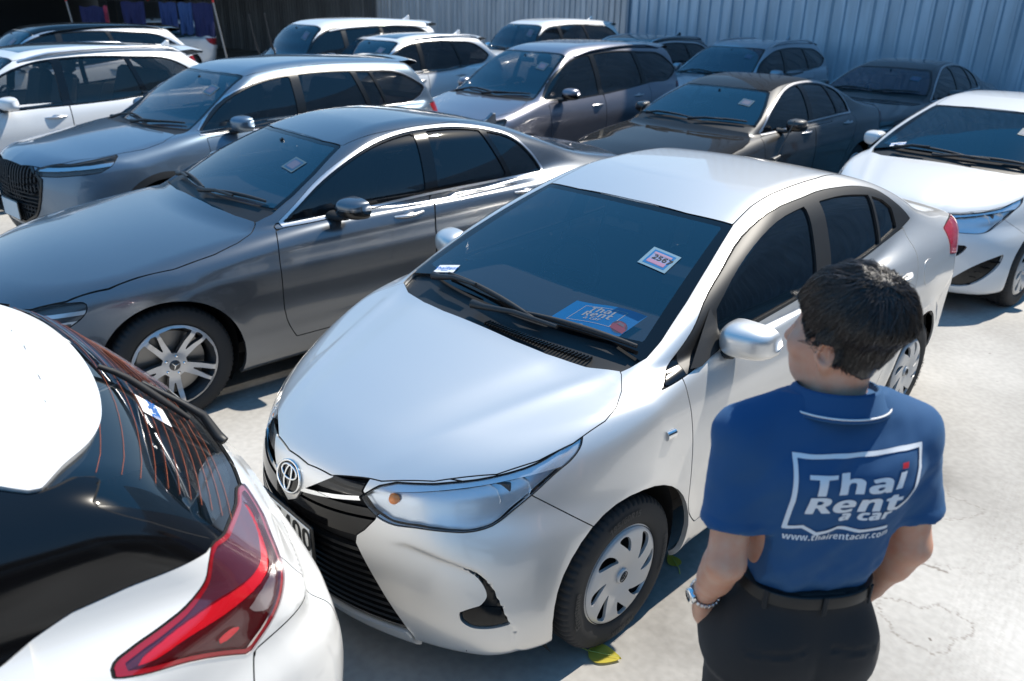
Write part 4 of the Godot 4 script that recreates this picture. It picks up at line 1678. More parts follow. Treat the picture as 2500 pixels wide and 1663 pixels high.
func stickers(car: Node3D, s: Shape, hero: bool) -> void:
	tax_sticker(car, s, Vector2(0.655, 0.405), hero)
	patch(car, "rental_sticker", s, Vector2(0.275, -0.475), rect(0.125, 0.058), M.paper_white, 0.0006, 0.16)
	patch(car, "rental_lettering", s, Vector2(0.277, -0.475), letters("ThaiRent", 0.032), M.paper_blue, 0.0014, 0.16)
	if not hero:
		return
	patch(car, "rental_rule", s, Vector2(0.262, -0.475), rect(0.04, 0.003), M.paper_blue, 0.0014, 0.16)
	patch(car, "red_car_sticker", s, Vector2(0.300, 0.500), poly_tris(ellipse(Vector2.ZERO, 0.034, 0.032, 20)), mat(lin(0.03, 0.025, 0.05), 0.5), 0.0006)
	var red := mat(lin(0.13, 0.025, 0.05), 0.5)
	patch(car, "red_car_shape", s, Vector2(0.300, 0.500), poly_tris(v2s([[-0.03, -0.022], [0.03, -0.022], [0.032, 0.002], [0.022, 0.006], [0.015, 0.026], [-0.015, 0.026], [-0.022, 0.006], [-0.032, 0.002]])), red, 0.0012)
	patch(car, "red_car_window", s, Vector2(0.300, 0.500), poly_tris(v2s([[-0.016, 0.008], [0.016, 0.008], [0.011, 0.021], [-0.011, 0.021]])), mat(lin(0.07, 0.06, 0.09), 0.5), 0.0018)

func handle(car: Node3D, s: Shape, x: float, y: float, m: Material, size := 0.2) -> void:
	for z in [1.0, -1.0]:
		var t := s.hit(Vector3(x, y, 1.3), Vector3(0, 0, -1), 0.1, 1.0)
		var zz := (1.3 - t)
		var b := Build.new()
		var pts := []
		var rad := []
		for i in 9:
			var u := i / 8.0
			pts.append(Vector3(x - size * 0.5 + size * u, y + 0.004 * u, (zz - 0.004 + 0.026 * sin(PI * u)) * z))
			rad.append(0.010 + 0.008 * sin(PI * u))
		b.tube(pts, rad, 8, true, 0.7)
		part("door_handle", b.mesh(), m, car)
		b = Build.new()
		b.lathe([[0.0, 0.002], [0.032, 0.002], [0.04, -0.004]], 24)
		b.moved(Transform3D(Basis(Vector3.UP, 0.0 if z > 0 else PI).scaled(Vector3(1.2, 0.8, 1)), Vector3(x, y - 0.005, (zz + 0.001) * z)))
		part("handle_recess", b.mesh(), M.plastic if m == null else m, car)

func cowl_grille(k: Shell, car: Node3D) -> void:
	var s := k.s
	var b := Build.new()
	for i in 34:
		var z := lerpf(0.02, 0.50, i / 33.0)
		var x := 0.075 + 0.24 * z * z
		var t := s.hit(Vector3(x, 1.6, z), Vector3.DOWN, 0.2, 0.9)
		b.box(Vector3(x, 1.6 - t - 0.008, z), Vector3(0.036, 0.012, 0.006))
	part("cowl_grille", b.mesh(), M.trim, car)

func headlamp(k: Shell, car: Node3D, lamp: PackedInt32Array) -> void:
	pair(k, lamp, "headlamp_lens", M.lens, car, 0.002, 0.008)
	# behind the lens: a bright upper strip, facets below, bowls, bulbs and dark divisions
	lamp = k.denser(lamp)
	var up := k.by(lamp, func(p: Vector3, _n: Vector3) -> float: return (0.752 + (p.x + 0.6) * 0.16) - p.y)
	var strip := func(p: Vector3) -> float: return -0.012 + 0.002 * absf(fmod(p.x * 34.0 + 100.0, 2.0) - 1.0)
	var facets := func(p: Vector3) -> float:
		return -0.040 + 0.005 * absf(fmod(p.z * 40.0 + p.y * 9.0 + 100.0, 2.0) - 1.0)
	for side in [1, -1]:
		part("headlamp_strip", k.mesh(up[0], side, 0.0, 0.0, strip), M.lamp_strip, car)
		part("headlamp_reflector", k.mesh(up[1], side, 0.0, 0.0, facets), M.lamp_strip, car)
		for q in [[-0.575, 0.700, 0.455, 0.050], [-0.455, 0.712, 0.578, 0.060], [-0.36, 0.745, 0.650, 0.040]]:
			var b := Build.new()
			b.lathe([[q[3], 0.03], [q[3] * 0.96, 0.028], [q[3] * 0.85, 0.008], [q[3] * 0.6, -0.015], [q[3] * 0.25, -0.028], [0.0, -0.03]], 9)
			b.lathe([[0.0, 0.014], [0.008, 0.010], [0.009, -0.028]], 12)
			var n := Vector3(-0.80, 0.12, 0.58 * side)
			part("headlamp_bowl", b.mesh(), M.lamp_chrome, car, Transform3D(Basis.looking_at(-n, Vector3.UP), Vector3(q[0], q[1], q[2] * side) - n * 0.036))
		for q in [[-0.525, 0.70, 0.512], [-0.41, 0.72, 0.622]]:
			var b := Build.new()
			b.box(Vector3(q[0] + 0.022, q[1], (q[2] - 0.016) * side), Vector3(0.012, 0.085, 0.05), 0.003, Basis(Vector3.UP, 0.62 * side))
			part("headlamp_division", b.mesh(), M.black, car)
		var bb := Build.new()
		bb.lathe([[0.019, 0.0], [0.016, 0.014], [0.009, 0.022], [0.0, 0.024]], 16)
		part("indicator_bulb", bb.mesh(), M.orange, car, Transform3D(Basis.looking_at(Vector3(0.85, 0, -0.5 * side), Vector3.UP), Vector3(-0.655, 0.708, 0.375 * side)))

# the same mesh with every triangle flat
func faceted(m: ArrayMesh) -> ArrayMesh:
	var a := m.surface_get_arrays(0)
	var v: PackedVector3Array = a[Mesh.ARRAY_VERTEX]
	var n: PackedVector3Array = a[Mesh.ARRAY_NORMAL]
	var ix: PackedInt32Array = a[Mesh.ARRAY_INDEX]
	var b := Build.new()
	for i in range(0, ix.size(), 3):
		var p := v[ix[i]]
		var q := v[ix[i + 1]]
		var r := v[ix[i + 2]]
		var nn := (q - p).cross(r - p)
		if nn.length_squared() < 1e-16:
			continue
		nn = nn.normalized()
		if nn.dot(n[ix[i]]) < 0.0:
			nn = -nn
		var k := b.v.size()
		for e in [p, q, r]:
			b.v.append(e)
			b.n.append(nn)
		b.t.append_array([k, k + 1, k + 2])
	return b.mesh()

func hero_nose(k: Shell, car: Node3D, body: Material) -> void:
	var fr := Vector3(-1, 0, 0)
	# the black middle, down to the splitter
	var mask := k.region(v2s([[-0.2, 0.80], [0.30, 0.80], [0.30, 0.73], [0.345, 0.70], [0.363, 0.655], [0.335, 0.61], [0.311, 0.585], [0.309, 0.556], [0.357, 0.466], [0.403, 0.379], [0.455, 0.290], [0.485, 0.225], [0.49, 0.12], [-0.2, 0.12]]), 2, fr, 0.05, 0.004)
	var badge := k.within(mask, v2s([[-0.2, 0.80], [0.179, 0.80], [0.185, 0.743], [0.079, 0.671], [0.05, 0.625], [0.0, 0.598], [-0.2, 0.598]]), 2)
	whole(k, badge[0], "nose_panel", body, car, 0.006, 0.012)
	var lip := k.by(badge[1], func(p: Vector3, _n: Vector3) -> float: return p.y - (0.232 + 0.03 * p.z))
	var valance := k.by(lip[0], func(p: Vector3, _n: Vector3) -> float: return p.y - 0.178)
	whole(k, valance[1], "front_lip", body, car, 0.012, 0.03)
	whole(k, valance[0], "front_splitter", M.black, car, 0.0, 0.02)
	# glossy bars beside the badge, chrome strips, the lower slats
	lip[1] = k.denser(lip[1])
	var upper := k.by(lip[1], func(p: Vector3, _n: Vector3) -> float: return (0.565 - 0.02 * p.z) - p.y)
	whole(k, upper[1], "lower_grille_back", M.dark, car, -0.035)
	whole(k, upper[0], "upper_grille_back", M.dark, car, -0.03)
	for q in [[0.742, 0.705, 0.004, "upper"], [0.672, 0.645, -0.004, "mid"], [0.637, 0.575, 0.0, "low"]]:
		var bar := k.by(upper[0], func(p: Vector3, _n: Vector3) -> float:
			var y := p.y - 0.03 * p.z
			return maxf(y - q[0], q[1] - y))
		whole(k, bar[0], "grille_bar", M.black, car, q[2], 0.02)
	var strip := k.by(upper[0], func(p: Vector3, _n: Vector3) -> float:
		var y := p.y - (0.672 + (p.z - 0.079) * 0.17)
		return maxf(maxf(y - 0.007, -0.006 - y), 0.079 - p.z))
	pair(k, strip[0], "chrome_strip", M.chrome, car, 0.009, 0.012)
	for i in 11:
		var y0 := 0.25 + i * 0.0275
		var slat := k.by(upper[1], func(p: Vector3, _n: Vector3) -> float: return absf(p.y - y0 - 0.02 * p.z) - 0.0065)
		whole(k, slat[0], "grille_slat", M.trim, car, -0.002, 0.026)
	# badge: two crossed ovals in an oval ring
	var s := k.s
	var badge_o := Node3D.new()
	car.add_child(badge_o)
	badge_o.name = "badge"
	var place := func(p: Vector2, o: float) -> Array:
		var y := 0.683 + p.y * 0.95
		var t := s.hit(Vector3(-1.4, y, absf(p.x)), Vector3.RIGHT, 0.2, 1.0)
		var q := Vector3(-1.4 + t, y, absf(p.x))
		var n := s.normal(q)
		if p.x < 0:
			q.z = -q.z
			n.z = -n.z
		return [q + n * o, n]
	part("badge_back", printed(fine(poly_tris(ellipse(Vector2.ZERO, 0.066, 0.047, 40)), 0.02), func(p: Vector2) -> Array: return place.call(p, 0.008)), M.black, badge_o)
	for e in [[Vector2.ZERO, 0.07, 0.05, 0.010], [Vector2(0, 0.018), 0.046, 0.020, 0.008], [Vector2(0, -0.002), 0.019, 0.041, 0.008]]:
		var bb := Build.new()
		var pts := []
		var rr := []
		for i in 41:
			var a := TAU * i / 40
			var c: Vector2 = e[0] + Vector2(cos(a) * e[1], sin(a) * e[2])
			pts.append(place.call(c, 0.012)[0])
			rr.append(e[3] * 0.5)
		bb.tube(pts, rr, 8, false, 1.0, Vector3.RIGHT)
		part("badge_ring", bb.mesh(), M.chrome, badge_o)
	plate(car, "number_plate", Transform3D(Basis(Vector3.UP, -PI / 2), Vector3(-0.853, 0.50, 0.0)), [["U 6400", 0.115, 0.0, 0.022], ["BANGKOK", 0.04, 0.0, -0.05]])
	# fog lamp: a curved black recess with a slatted pocket at its foot
	var fog_poly := outline([[0.600, 0.536, 1], [0.634, 0.527], [0.660, 0.513], [0.690, 0.485], [0.712, 0.445], [0.735, 0.390], [0.756, 0.329, 1], [0.706, 0.317], [0.665, 0.320], [0.640, 0.340], [0.632, 0.372, 1], [0.655, 0.388], [0.680, 0.402, 1], [0.690, 0.430], [0.678, 0.468], [0.655, 0.500], [0.628, 0.520]], 4)
	var fog := k.region(fog_poly, 2, Vector3(-1, 0, 0.7), -0.2, 0.0)
	if fog.size() == 0:
		return
	fog = k.denser(k.denser(fog))
	var deep := k.by(fog, func(p: Vector3, _n: Vector3) -> float: return p.y - (0.398 - (p.z - 0.68) * 0.2))
	pair(k, deep[1], "fog_lamp_blade", M.black, car, -0.012, 0.014)
	var rim := k.by(deep[0], func(p: Vector3, _n: Vector3) -> float: return -0.007 - k.Script_sdf(Vector2(p.z, p.y), fog_poly))
	pair(k, rim[1], "fog_lamp_bezel", M.black, car, -0.008, 0.03)
	pair(k, rim[0], "fog_lamp_recess", M.dark, car, -0.032)
	for i in 4:
		var yy := 0.333 + i * 0.013
		var sl := k.by(rim[0], func(p: Vector3, _n: Vector3) -> float: return maxf(absf(p.y - yy) - 0.0032, 0.658 - p.z))
		pair(k, sl[0], "fog_lamp_slat", M.trim, car, -0.012, 0.014)

func older_nose(k: Shell, car: Node3D, body: Material) -> void:
	var fr := Vector3(-1, 0, 0)
	var up := k.region(v2s([[-0.2, 0.735], [0.36, 0.715], [0.40, 0.66], [0.2, 0.60], [-0.2, 0.585]]), 2, fr, 0.05, 0.003)
	whole(k, up, "upper_grille", M.dark, car, -0.03)
	for i in 3:
		var y0 := 0.625 + i * 0.04
		var sl := k.by(up, func(p: Vector3, _n: Vector3) -> float: return absf(p.y - y0) - 0.010)
		whole(k, sl[0], "grille_bar", M.black, car, 0.0, 0.02)
	var low := k.region(v2s([[-0.2, 0.55], [0.585, 0.555], [0.56, 0.50], [0.40, 0.34], [0.30, 0.225], [-0.2, 0.215]]), 2, fr, 0.05, 0.003, 0.015)
	whole(k, low, "lower_grille", M.dark, car, -0.03)
	low = k.denser(low)
	for i in 7:
		var y0 := 0.255 + i * 0.038
		var sl := k.by(low, func(p: Vector3, _n: Vector3) -> float: return absf(p.y - y0) - 0.007)
		whole(k, sl[0], "grille_slat", M.trim, car, -0.004, 0.02)
	var fog := k.region(outline([[0.775, 0.50, 1], [0.66, 0.42], [0.56, 0.32], [0.50, 0.245, 1], [0.64, 0.255], [0.72, 0.32], [0.772, 0.42]], 3), 2, Vector3(-1, 0, 0.5), 0.1, 0.002)
	pair(k, fog, "fog_lamp_recess", M.trim, car, -0.02, 0.02)
	for i in 5:
		var y0 := 0.28 + i * 0.04
		var sl := k.by(fog, func(p: Vector3, _n: Vector3) -> float: return absf(p.y - y0) - 0.006)
		pair(k, sl[0], "fog_lamp_slat", M.black, car, -0.006, 0.014)
# ---------------------------------------------------------------- the white hatchback in front, seen from its tail
func build_hatch(body: Material, step: float) -> void:
	var s := hatchback()
	var k := Shell.new(s, step)
	var car := thing("white_hatchback", "white hatchback seen from its tail, with black rear pillar and long red tail lamp", "car", Vector3(-3.40, 0, -0.08), 0.66)
	arch(k, 0.0, 0.31, 0.36)
	arch(k, 2.55, 0.31, 0.36)
	var side := Vector3(0, 0, 1)
	# tail lamp: along the corner
	var ax := [Vector3(-0.8, 0, 0.6), Vector3.UP]
	var lamp_poly := outline([[-2.335, 1.022, 1], [-2.315, 1.037], [-2.197, 1.072], [-2.069, 1.112], [-1.977, 1.136, 1], [-1.950, 1.113], [-1.927, 1.082], [-1.885, 1.059], [-1.812, 1.046], [-1.755, 1.040], [-1.715, 1.030], [-1.704, 1.017], [-1.725, 1.005], [-1.82, 0.966], [-1.941, 0.886, 1], [-2.021, 0.921], [-2.095, 0.966], [-2.177, 0.996], [-2.262, 1.004]], 4)
	var lamp := k.region(lamp_poly, ax, Vector3(0.6, 0.2, 0.8), 0.05, 0.004)
	# black pillars, then the roof with the lip of its spoiler standing over the glass
	var pillar := k.region(v2s([[0.42, 1.02], [0.60, 1.16], [0.78, 1.26], [1.0, 1.34], [1.25, 1.39], [1.6, 1.41], [2.0, 1.40], [2.4, 1.378], [2.64, 1.356], [2.695, 1.338], [2.76, 1.334], [2.831, 1.324], [2.782, 1.300], [2.875, 1.234], [2.990, 1.137], [2.966, 1.130], [2.809, 1.139], [2.703, 1.136], [2.633, 1.118], [2.584, 1.100], [2.4, 1.05], [2.0, 1.0], [1.2, 0.985], [0.45, 0.975]]), 0, side, 0.24, 0.003)
	var roof := k.region(outline([[1.0, -0.2, 1], [1.0, 0.85, 1], [2.62, 0.85, 1], [2.63, 0.66, 1], [2.712, 0.610], [2.764, 0.546], [2.817, 0.469], [2.854, 0.386], [2.887, 0.242], [2.902, 0.08], [2.904, -0.1], [2.904, -0.2, 1]], 5), 1, Vector3(0.1, 1, 0), 0.2, 0.0)
	var arc := func(z: float) -> float: return 2.790 - 0.20 * z * z
	var line := k.by(roof, func(p: Vector3, _n: Vector3) -> float: return maxf(absf(p.x - arc.call(p.z)) - 0.0014, p.z - 0.33))
	whole(k, line[1], "roof", body, car, 0.006, 0.040)
	var le := k.mesh(line[0], 0, 0.0055)
	part("spoiler_shut_line", le, M.seam, car)
	var glass := k.region(v2s([[-0.2, 1.42], [0.45, 1.40], [0.64, 1.36], [0.71, 1.30], [0.72, 1.234], [0.70, 1.137], [0.655, 1.127], [0.54, 1.087], [0.345, 1.036], [0.2, 1.022], [-0.2, 1.016]]), 2, Vector3(1, 0, 0), 0.15, 0.003)
	var pane_poly := v2s([[-0.2, 1.5], [0.64, 1.5], [0.655, 1.25], [0.635, 1.150], [0.60, 1.135], [0.50, 1.100], [0.33, 1.056], [-0.2, 1.036]])
	var gp := k.within(glass, pane_poly, 2)
	whole(k, gp[1], "rear_screen_border", M.black, car, -0.006, 0.01)
	whole(k, gp[0], "rear_screen", pane(lin(0.004, 0.007, 0.010), 0.72, 0.7), car, -0.006)
	# the black side: glazing with a pillar behind
	var dlo := k.within(pillar, v2s([[0.52, 1.03], [0.66, 1.14], [0.84, 1.235], [1.05, 1.315], [1.3, 1.365], [1.7, 1.385], [2.1, 1.37], [2.38, 1.335], [2.2, 1.04], [1.2, 1.01]]), 0)
	for q in [[[], [1.40, 1.0, 1.47, 1.4, 0.05]], [[1.40, 1.0, 1.47, 1.4, 0.05], []]]:
		var g := k.by(dlo[0], func(p: Vector3, _n: Vector3) -> float:
			var d := -1.0
			for e in 2:
				if q[e].size():
					var x: float = lerpf(q[e][0], q[e][2], (p.y - 1.0) / 0.4)
					d = maxf(d, (x + 0.05 - p.x) if e == 0 else (p.x - x + 0.05))
			return d)
		pair(k, g[0], "side_window", M.glass_side, car, -0.008)
		dlo[0] = g[1]
	pair(k, dlo[0], "window_post", M.black, car, 0.0, 0.006)
	pair(k, dlo[1], "black_pillar", M.black, car, 0.001, 0.008)
	# lamp: a clear outer skin over a bright bar, a smoked top and a clear reversing lens
	pair(k, lamp, "tail_lamp", pane(lin(0.35, 0.004, 0.012), 0.10, 0.7), car, 0.004, 0.012)
	var uv := func(p: Vector3) -> Vector2: return Vector2(p.x * -0.8 + p.z * 0.6, p.y)
	var inner := k.by(lamp, func(p: Vector3, _n: Vector3) -> float: return k.Script_sdf(uv.call(p), lamp_poly) + 0.010)
	pair(k, inner[1], "lamp_rim", M.red_body, car, -0.003)
	var rev_poly := outline([[-1.972, 0.974, 1], [-2.008, 0.987], [-2.09, 1.000], [-2.165, 1.000, 1], [-2.14, 0.985], [-2.088, 0.966], [-2.024, 0.942]], 4)
	var rev := k.within(inner[0], rev_poly, ax)
	var ripple := func(p: Vector3) -> float: return -0.012 + 0.003 * absf(fmod(absf(p.z) * 90.0, 2.0) - 1.0)
	for sd in [1, -1]:
		var m := k.mesh(rev[0], sd, 0.0, 0.0, ripple)
		if m:
			part("reversing_lens", m, M.satin, car)
	var bar_poly := outline([[-1.735, 1.019, 1], [-1.827, 1.033], [-1.919, 1.036], [-2.023, 1.029], [-2.116, 1.030], [-2.186, 1.028], [-2.26, 1.042, 1], [-2.27, 1.024, 1], [-2.17, 1.010], [-2.095, 1.006], [-2.021, 1.001], [-1.94, 0.999], [-1.843, 1.006], [-1.748, 1.012]], 4)
	var bar := k.within(rev[1], bar_poly, ax)
	var rib := func(p: Vector3) -> float: return -0.016 + 0.002 * absf(fmod(p.x * 80.0 + 50.0, 2.0) - 1.0)
	for sd in [1, -1]:
		var m := k.mesh(bar[0], sd, 0.0, 0.0, rib)
		if m:
			part("brake_bar", m, M.red_bright, car)
	var upper := k.by(bar[1], func(p: Vector3, _n: Vector3) -> float:
		var q: Vector2 = uv.call(p)
		return 1.015 - q.y)
	pair(k, upper[0], "smoked_lens", paint(lin(0.075, 0.028, 0.048), 0.4, 0.3), car, -0.010)
	pair(k, upper[1], "lower_lens", paint(lin(0.035, 0.003, 0.004), 0.3, 0.3), car, -0.012)
	var refl := k.within(upper[1], outline([[-1.868, 0.958, 1], [-1.91, 0.969], [-1.948, 0.960, 1], [-1.925, 0.952], [-1.90, 0.950]], 3), ax)
	pair(k, refl[0], "side_reflector", M.red_bright, car, -0.005)
	# body
	var hatch := k.region(v2s([[-0.2, 1.03], [0.33, 1.04], [0.45, 1.055], [0.62, 1.0], [0.60, 0.70], [-0.2, 0.68]]), 2, Vector3(1, 0, 0), 0.25, 0.003)
	whole(k, hatch, "tailgate", body, car)
	var bump := k.region(v2s([[4.0, -0.1], [4.0, 0.9], [3.012, 0.885], [2.995, 0.82], [2.92, 0.64], [2.84, 0.5], [2.8, -0.1]]), 0, Vector3.ZERO, 0.0, 0.004)
	whole(k, bump, "rear_bumper", body, car, 0.0, 0.0)
	var d1 := k.region(v2s([[0.32, 1.0], [0.33, 0.6], [0.42, 0.34], [1.40, 0.34], [1.42, 1.0]]), 0, side, 0.3, 0.004)
	var d2 := k.region(v2s([[1.425, 1.0], [1.405, 0.34], [2.02, 0.34], [2.10, 0.5], [2.2, 0.68], [2.32, 0.86], [2.36, 1.04]]), 0, side, 0.3, 0.004)
	pair(k, d1, "front_door", body, car, 0.0, 0.006)
	pair(k, d2, "rear_door", body, car, 0.0, 0.006)
	var scr := k.region(v2s([[0.949, -0.2], [0.961, 0.311], [0.991, 0.520], [0.749, 0.581], [0.533, 0.631], [0.337, 0.665], [0.150, 0.636], [0.055, 0.361], [0.037, -0.2]]), 1, Vector3(-0.2, 1, 0.1), 0.1, 0.004)
	whole(k, scr, "windscreen", M.glass_front, car, -0.003)
	var halves := k.by(k.rest, func(p: Vector3, _n: Vector3) -> float: return p.x - 1.35)
	whole(k, halves[0], "front_body", body, car, 0.0, 0.02)
	whole(k, halves[1], "rear_body", body, car, 0.0, 0.02)
	whole(k, k.seam, "panel_gap", M.seam, car, -0.004)
	# heater lines in the glass, a sticker, the wiper
	var on := func(z: float, y: float, up: float) -> Vector3:
		var t := s.hit(Vector3(4.2, y, absf(z)), Vector3.LEFT, 0.2, 2.0, 0.02)
		var p := Vector3(4.2 - t, y, absf(z))
		var n := s.normal(p)
		p += n * up
		return Vector3(p.x, p.y, p.z * signf(z + 1e-9))
	var hot := mat(lin(0.42, 0.10, 0.03), 0.5)
	for i in 11:
		var b := Build.new()
		var pts := []
		var rad := []
		var y := 1.09 + i * 0.0225
		for j in 17:
			var z := lerpf(-0.56, 0.57, j / 16.0)
			pts.append(on.call(z, y + 0.02 * z * z, -0.004))
			rad.append(0.0005)
		b.tube(pts, rad, 4, false)
		part("heater_line", b.mesh(), hot, car)
	var st := printed(fine(poly_tris(v2s([[-0.07, 1.19], [0.07, 1.19], [0.07, 1.255], [-0.07, 1.255]])), 0.02), func(q: Vector2) -> Array: return [on.call(q.x * 0.8 + 0.15, q.y - 0.01, -0.0035), Vector3(0.8, 0.6, 0)])
	part("window_sticker", st, M.paper_white, car)
	part("sticker_lettering", printed(fine(letters("ThaiRent", 0.034), 0.02), func(q: Vector2) -> Array: return [on.call(0.15 - q.x * 0.8, q.y + 1.212, -0.0025), Vector3(0.8, 0.6, 0)]), M.paper_blue, car)
	var o := Node3D.new()
	o.name = "rear_wiper"
	car.add_child(o)
	var b := Build.new()
	var p0: Vector3 = on.call(0.11, 1.050, 0.018)
	var p1: Vector3 = on.call(0.06, 1.15, 0.032)
	var p2: Vector3 = on.call(0.035, 1.23, 0.02)
	b.tube([p0 + Vector3(0.012, -0.012, 0.02), p0, p0.lerp(p1, 0.5) + Vector3(0.012, 0.008, 0), p1, p2], [0.013, 0.017, 0.014, 0.010, 0.007], 12, true, 0.8)
	part("wiper_arm", b.mesh(), M.plastic, o)
	b = Build.new()
	var pts := []
	var rad := []
	for i in 9:
		var t := i / 8.0
		pts.append(on.call(lerpf(0.09, 0.02, t), lerpf(1.12, 1.30, t), 0.012))
		rad.append(0.007 + 0.003 * sin(PI * t))
	b.tube(pts, rad, 6)
	part("wiper_blade", b.mesh(), M.rubber, o)
	seats(car, 1.15, 0.62, 2.2)
	dash(car, 0.2, 0.97)
	core(car, s, 2.55)
	wells(car, [[0.0, 0.31], [2.55, 0.31]], 0.37)
	for q in [[0.0, 0.735], [2.55, 0.735]]:
		put_wheel(car, "seven", q[0], q[1], 0.302, 0.185)
		put_wheel(car, "seven", q[0], -q[1], 0.302, 0.185)
# ---------------------------------------------------------------- any other car, from a description
func pane_between(k: Shell, tr: PackedInt32Array, poly: PackedVector2Array, inset: float, a: Array, b: Array) -> Array:
	# a and b: [x at y0, y0, x at y1, y1, half width] of the posts before and behind
	return k.by(tr, func(p: Vector3, _n: Vector3) -> float:
		var d := k.Script_sdf(Vector2(p.x, p.y), poly) + inset
		if a.size():
			d = maxf(d, lerpf(a[0], a[2], (p.y - a[1]) / (a[3] - a[1])) + a[4] - p.x)
		if b.size():
			d = maxf(d, p.x - (lerpf(b[0], b[2], (p.y - b[1]) / (b[3] - b[1])) - b[4]))
		return d)

func any_car(c: Dictionary) -> Node3D:
	var s: Shape = c.shape
	var body: Material = c.body
	var k := Shell.new(s, c.get("step", 0.035))
	var car := thing(c.name, c.label, c.get("category", "car"), Vector3(c.at[0], 0, c.at[1]), c.at[2])
	var gap: float = c.get("gap", 0.006)
	var up := Vector3(-0.2, 1, 0.1)
	var wb: float = c.wb
	var wr: float = c.get("wr", 0.35)
	var ar: float = c.get("ar", wr + 0.055)
	arch(k, 0.0, wr - 0.005, ar)
	arch(k, wb, wr - 0.005, ar)
	# screen: half outline from above, front edge of the roof to the bonnet
	var sc: Array = c.screen
	var hood_poly: Array = c.hood
	var hood := k.region(v2s(hood_poly), 1, Vector3(-0.3, 1, 0), 0.2, gap)
	var lamps := []
	if c.has("lamp"):
		var lp := k.region(outline(c.lamp, 3), [Vector3(0.82, 0, 0.572), Vector3.UP], Vector3(-0.572, 0.1, 0.7), 0.15, gap)
		pair(k, lp, "headlamp_lens", M.lens, car, 0.002, 0.012)
		pair(k, lp, "headlamp_housing", c.get("lamp_mat", M.alloy_dark), car, -0.035)
		for q in c.get("lamp_bars", []):
			var br := k.by(lp, func(p: Vector3, _n: Vector3) -> float: return absf(p.y - q[0] - (p.x + 0.5) * q[1]) - q[2])
			pair(k, br[0], "daytime_lamp", M.satin, car, -0.012, 0.016)
	var scr := k.region(v2s(sc), 1, up, 0.12, gap * 0.8)
	var cx: float = c.cowl
	var border := k.by(scr, func(p: Vector3, _n: Vector3) -> float: return p.x - (cx + 0.28 * p.z * p.z))
	whole(k, border[0], "cowl", M.plastic, car, -0.015, 0.02)
	var sp := v2s(sc)
	var inner := k.by(border[1], func(p: Vector3, _n: Vector3) -> float: return k.Script_sdf(Vector2(p.x, p.z), sp) + 0.03)
	whole(k, inner[1], "windscreen_border", M.black, car, -0.003)
	whole(k, inner[0], "windscreen", c.get("front_glass", M.glass_front), car, -0.004)
	whole(k, hood, "bonnet", c.get("hood_mat", body), car, 0.0, 0.006)
	# rear window
	if c.has("back"):
		var bk := k.region(v2s(c.back), c.get("back_way", 1), c.get("back_dir", Vector3(0.5, 1, 0)), 0.3, gap)
		whole(k, bk, "rear_screen", M.glass_side, car, -0.004)
	# side windows
	var dlo := outline(c.dlo, 4)
	var cw: float = c.get("chrome", 0.0)
	var sides := Vector3(0, 0, 1)
	if cw > 0.0:
		var o := Geometry2D.offset_polygon(dlo, cw, Geometry2D.JOIN_ROUND)
		var ring := k.region(o[0], 0, sides, 0.25, 0.002)
		var w := k.within(ring, dlo, 0)
		pair(k, w[1], "window_trim", c.get("chrome_mat", M.chrome), car, 0.004, 0.012)
		ring = w[0]
		glaze(k, car, ring, dlo, c)
	else:
		glaze(k, car, k.region(dlo, 0, sides, 0.25, 0.003), dlo, c)
	# nose
	for q in c.get("grilles", []):
		var gr := k.region(outline(q.poly, 3), 2, Vector3(-1, 0, 0.3), 0.1, 0.003)
		whole(k, gr, "grille_back", M.dark, car, -0.03)
		if q.get("rim", 0.0) > 0.0:
			var po := outline(q.poly, 3)
			var rim: float = q.rim
			var rg := k.by(gr, func(p: Vector3, _n: Vector3) -> float: return -k.Script_sdf(Vector2(p.z, p.y), po) - rim)
			whole(k, rg[0], "grille_frame", q.get("rim_mat", M.black), car, 0.008, 0.03)
		for i in q.get("slats", 0):
			var y0: float = q.y0 + i * q.dy
			var sl := k.by(gr, func(p: Vector3, _n: Vector3) -> float: return absf(p.y - y0) - q.dy * q.get("thick", 0.22))
			whole(k, sl[0], "grille_slat", q.get("mat", M.trim), car, -0.006, 0.02)
		for i in q.get("posts", 0):
			var z0: float = 0.03 + i * q.dz
			var sl := k.by(gr, func(p: Vector3, _n: Vector3) -> float: return absf(p.z - z0) - 0.009)
			pair(k, sl[0], "grille_post", q.get("mat", M.trim), car, -0.004, 0.02)
	# dark cladding low down and round the arches
	if c.has("clad"):
		var y1: float = c.clad
		var rr := ar + 0.05
		var cl := k.by(k.rest, func(p: Vector3, _n: Vector3) -> float:
			var a := Vector2(p.x, p.y - wr).length() - rr
			var b := Vector2(p.x - wb, p.y - wr).length() - rr
			var side := 0.55 - p.z
			return minf(p.y - y1, minf(maxf(a, side), maxf(b, side))))
		k.rest = cl[1]
		whole(k, cl[0], "cladding", M.plastic, car, 0.004, 0.02)
	if c.has("tail"):
		var tl := k.region(outline(c.tail, 4), 0, Vector3(0.4, 0, 1), 0.1, 0.004)
		pair(k, tl, "tail_lamp", M.red, car, 0.004, 0.015)
		pair(k, tl, "tail_lamp_housing", M.red_body, car, -0.015)
	if c.has("boot"):
		whole(k, k.region(v2s(c.boot), 1, Vector3(0.4, 1, 0), 0.25, gap), "boot_lid", body, car)
	for q in c.get("doors", []):
		var dr := k.region(outline(q, 3), 0, sides, 0.3, gap)
		pair(k, dr, "door", c.get("side_body", body), car, 0.0, 0.006)
	var rf := k.region(v2s(c.roof), 1, Vector3(0, 1, 0), 0.35, gap * 0.8)
	if c.has("sunroof"):
		var sr := k.within(rf, v2s(c.sunroof), 1)
		whole(k, sr[0], "sunroof", M.roof_glass, car, 0.001)
		rf = sr[1]
	whole(k, rf, "roof", c.get("roof_mat", body), car)
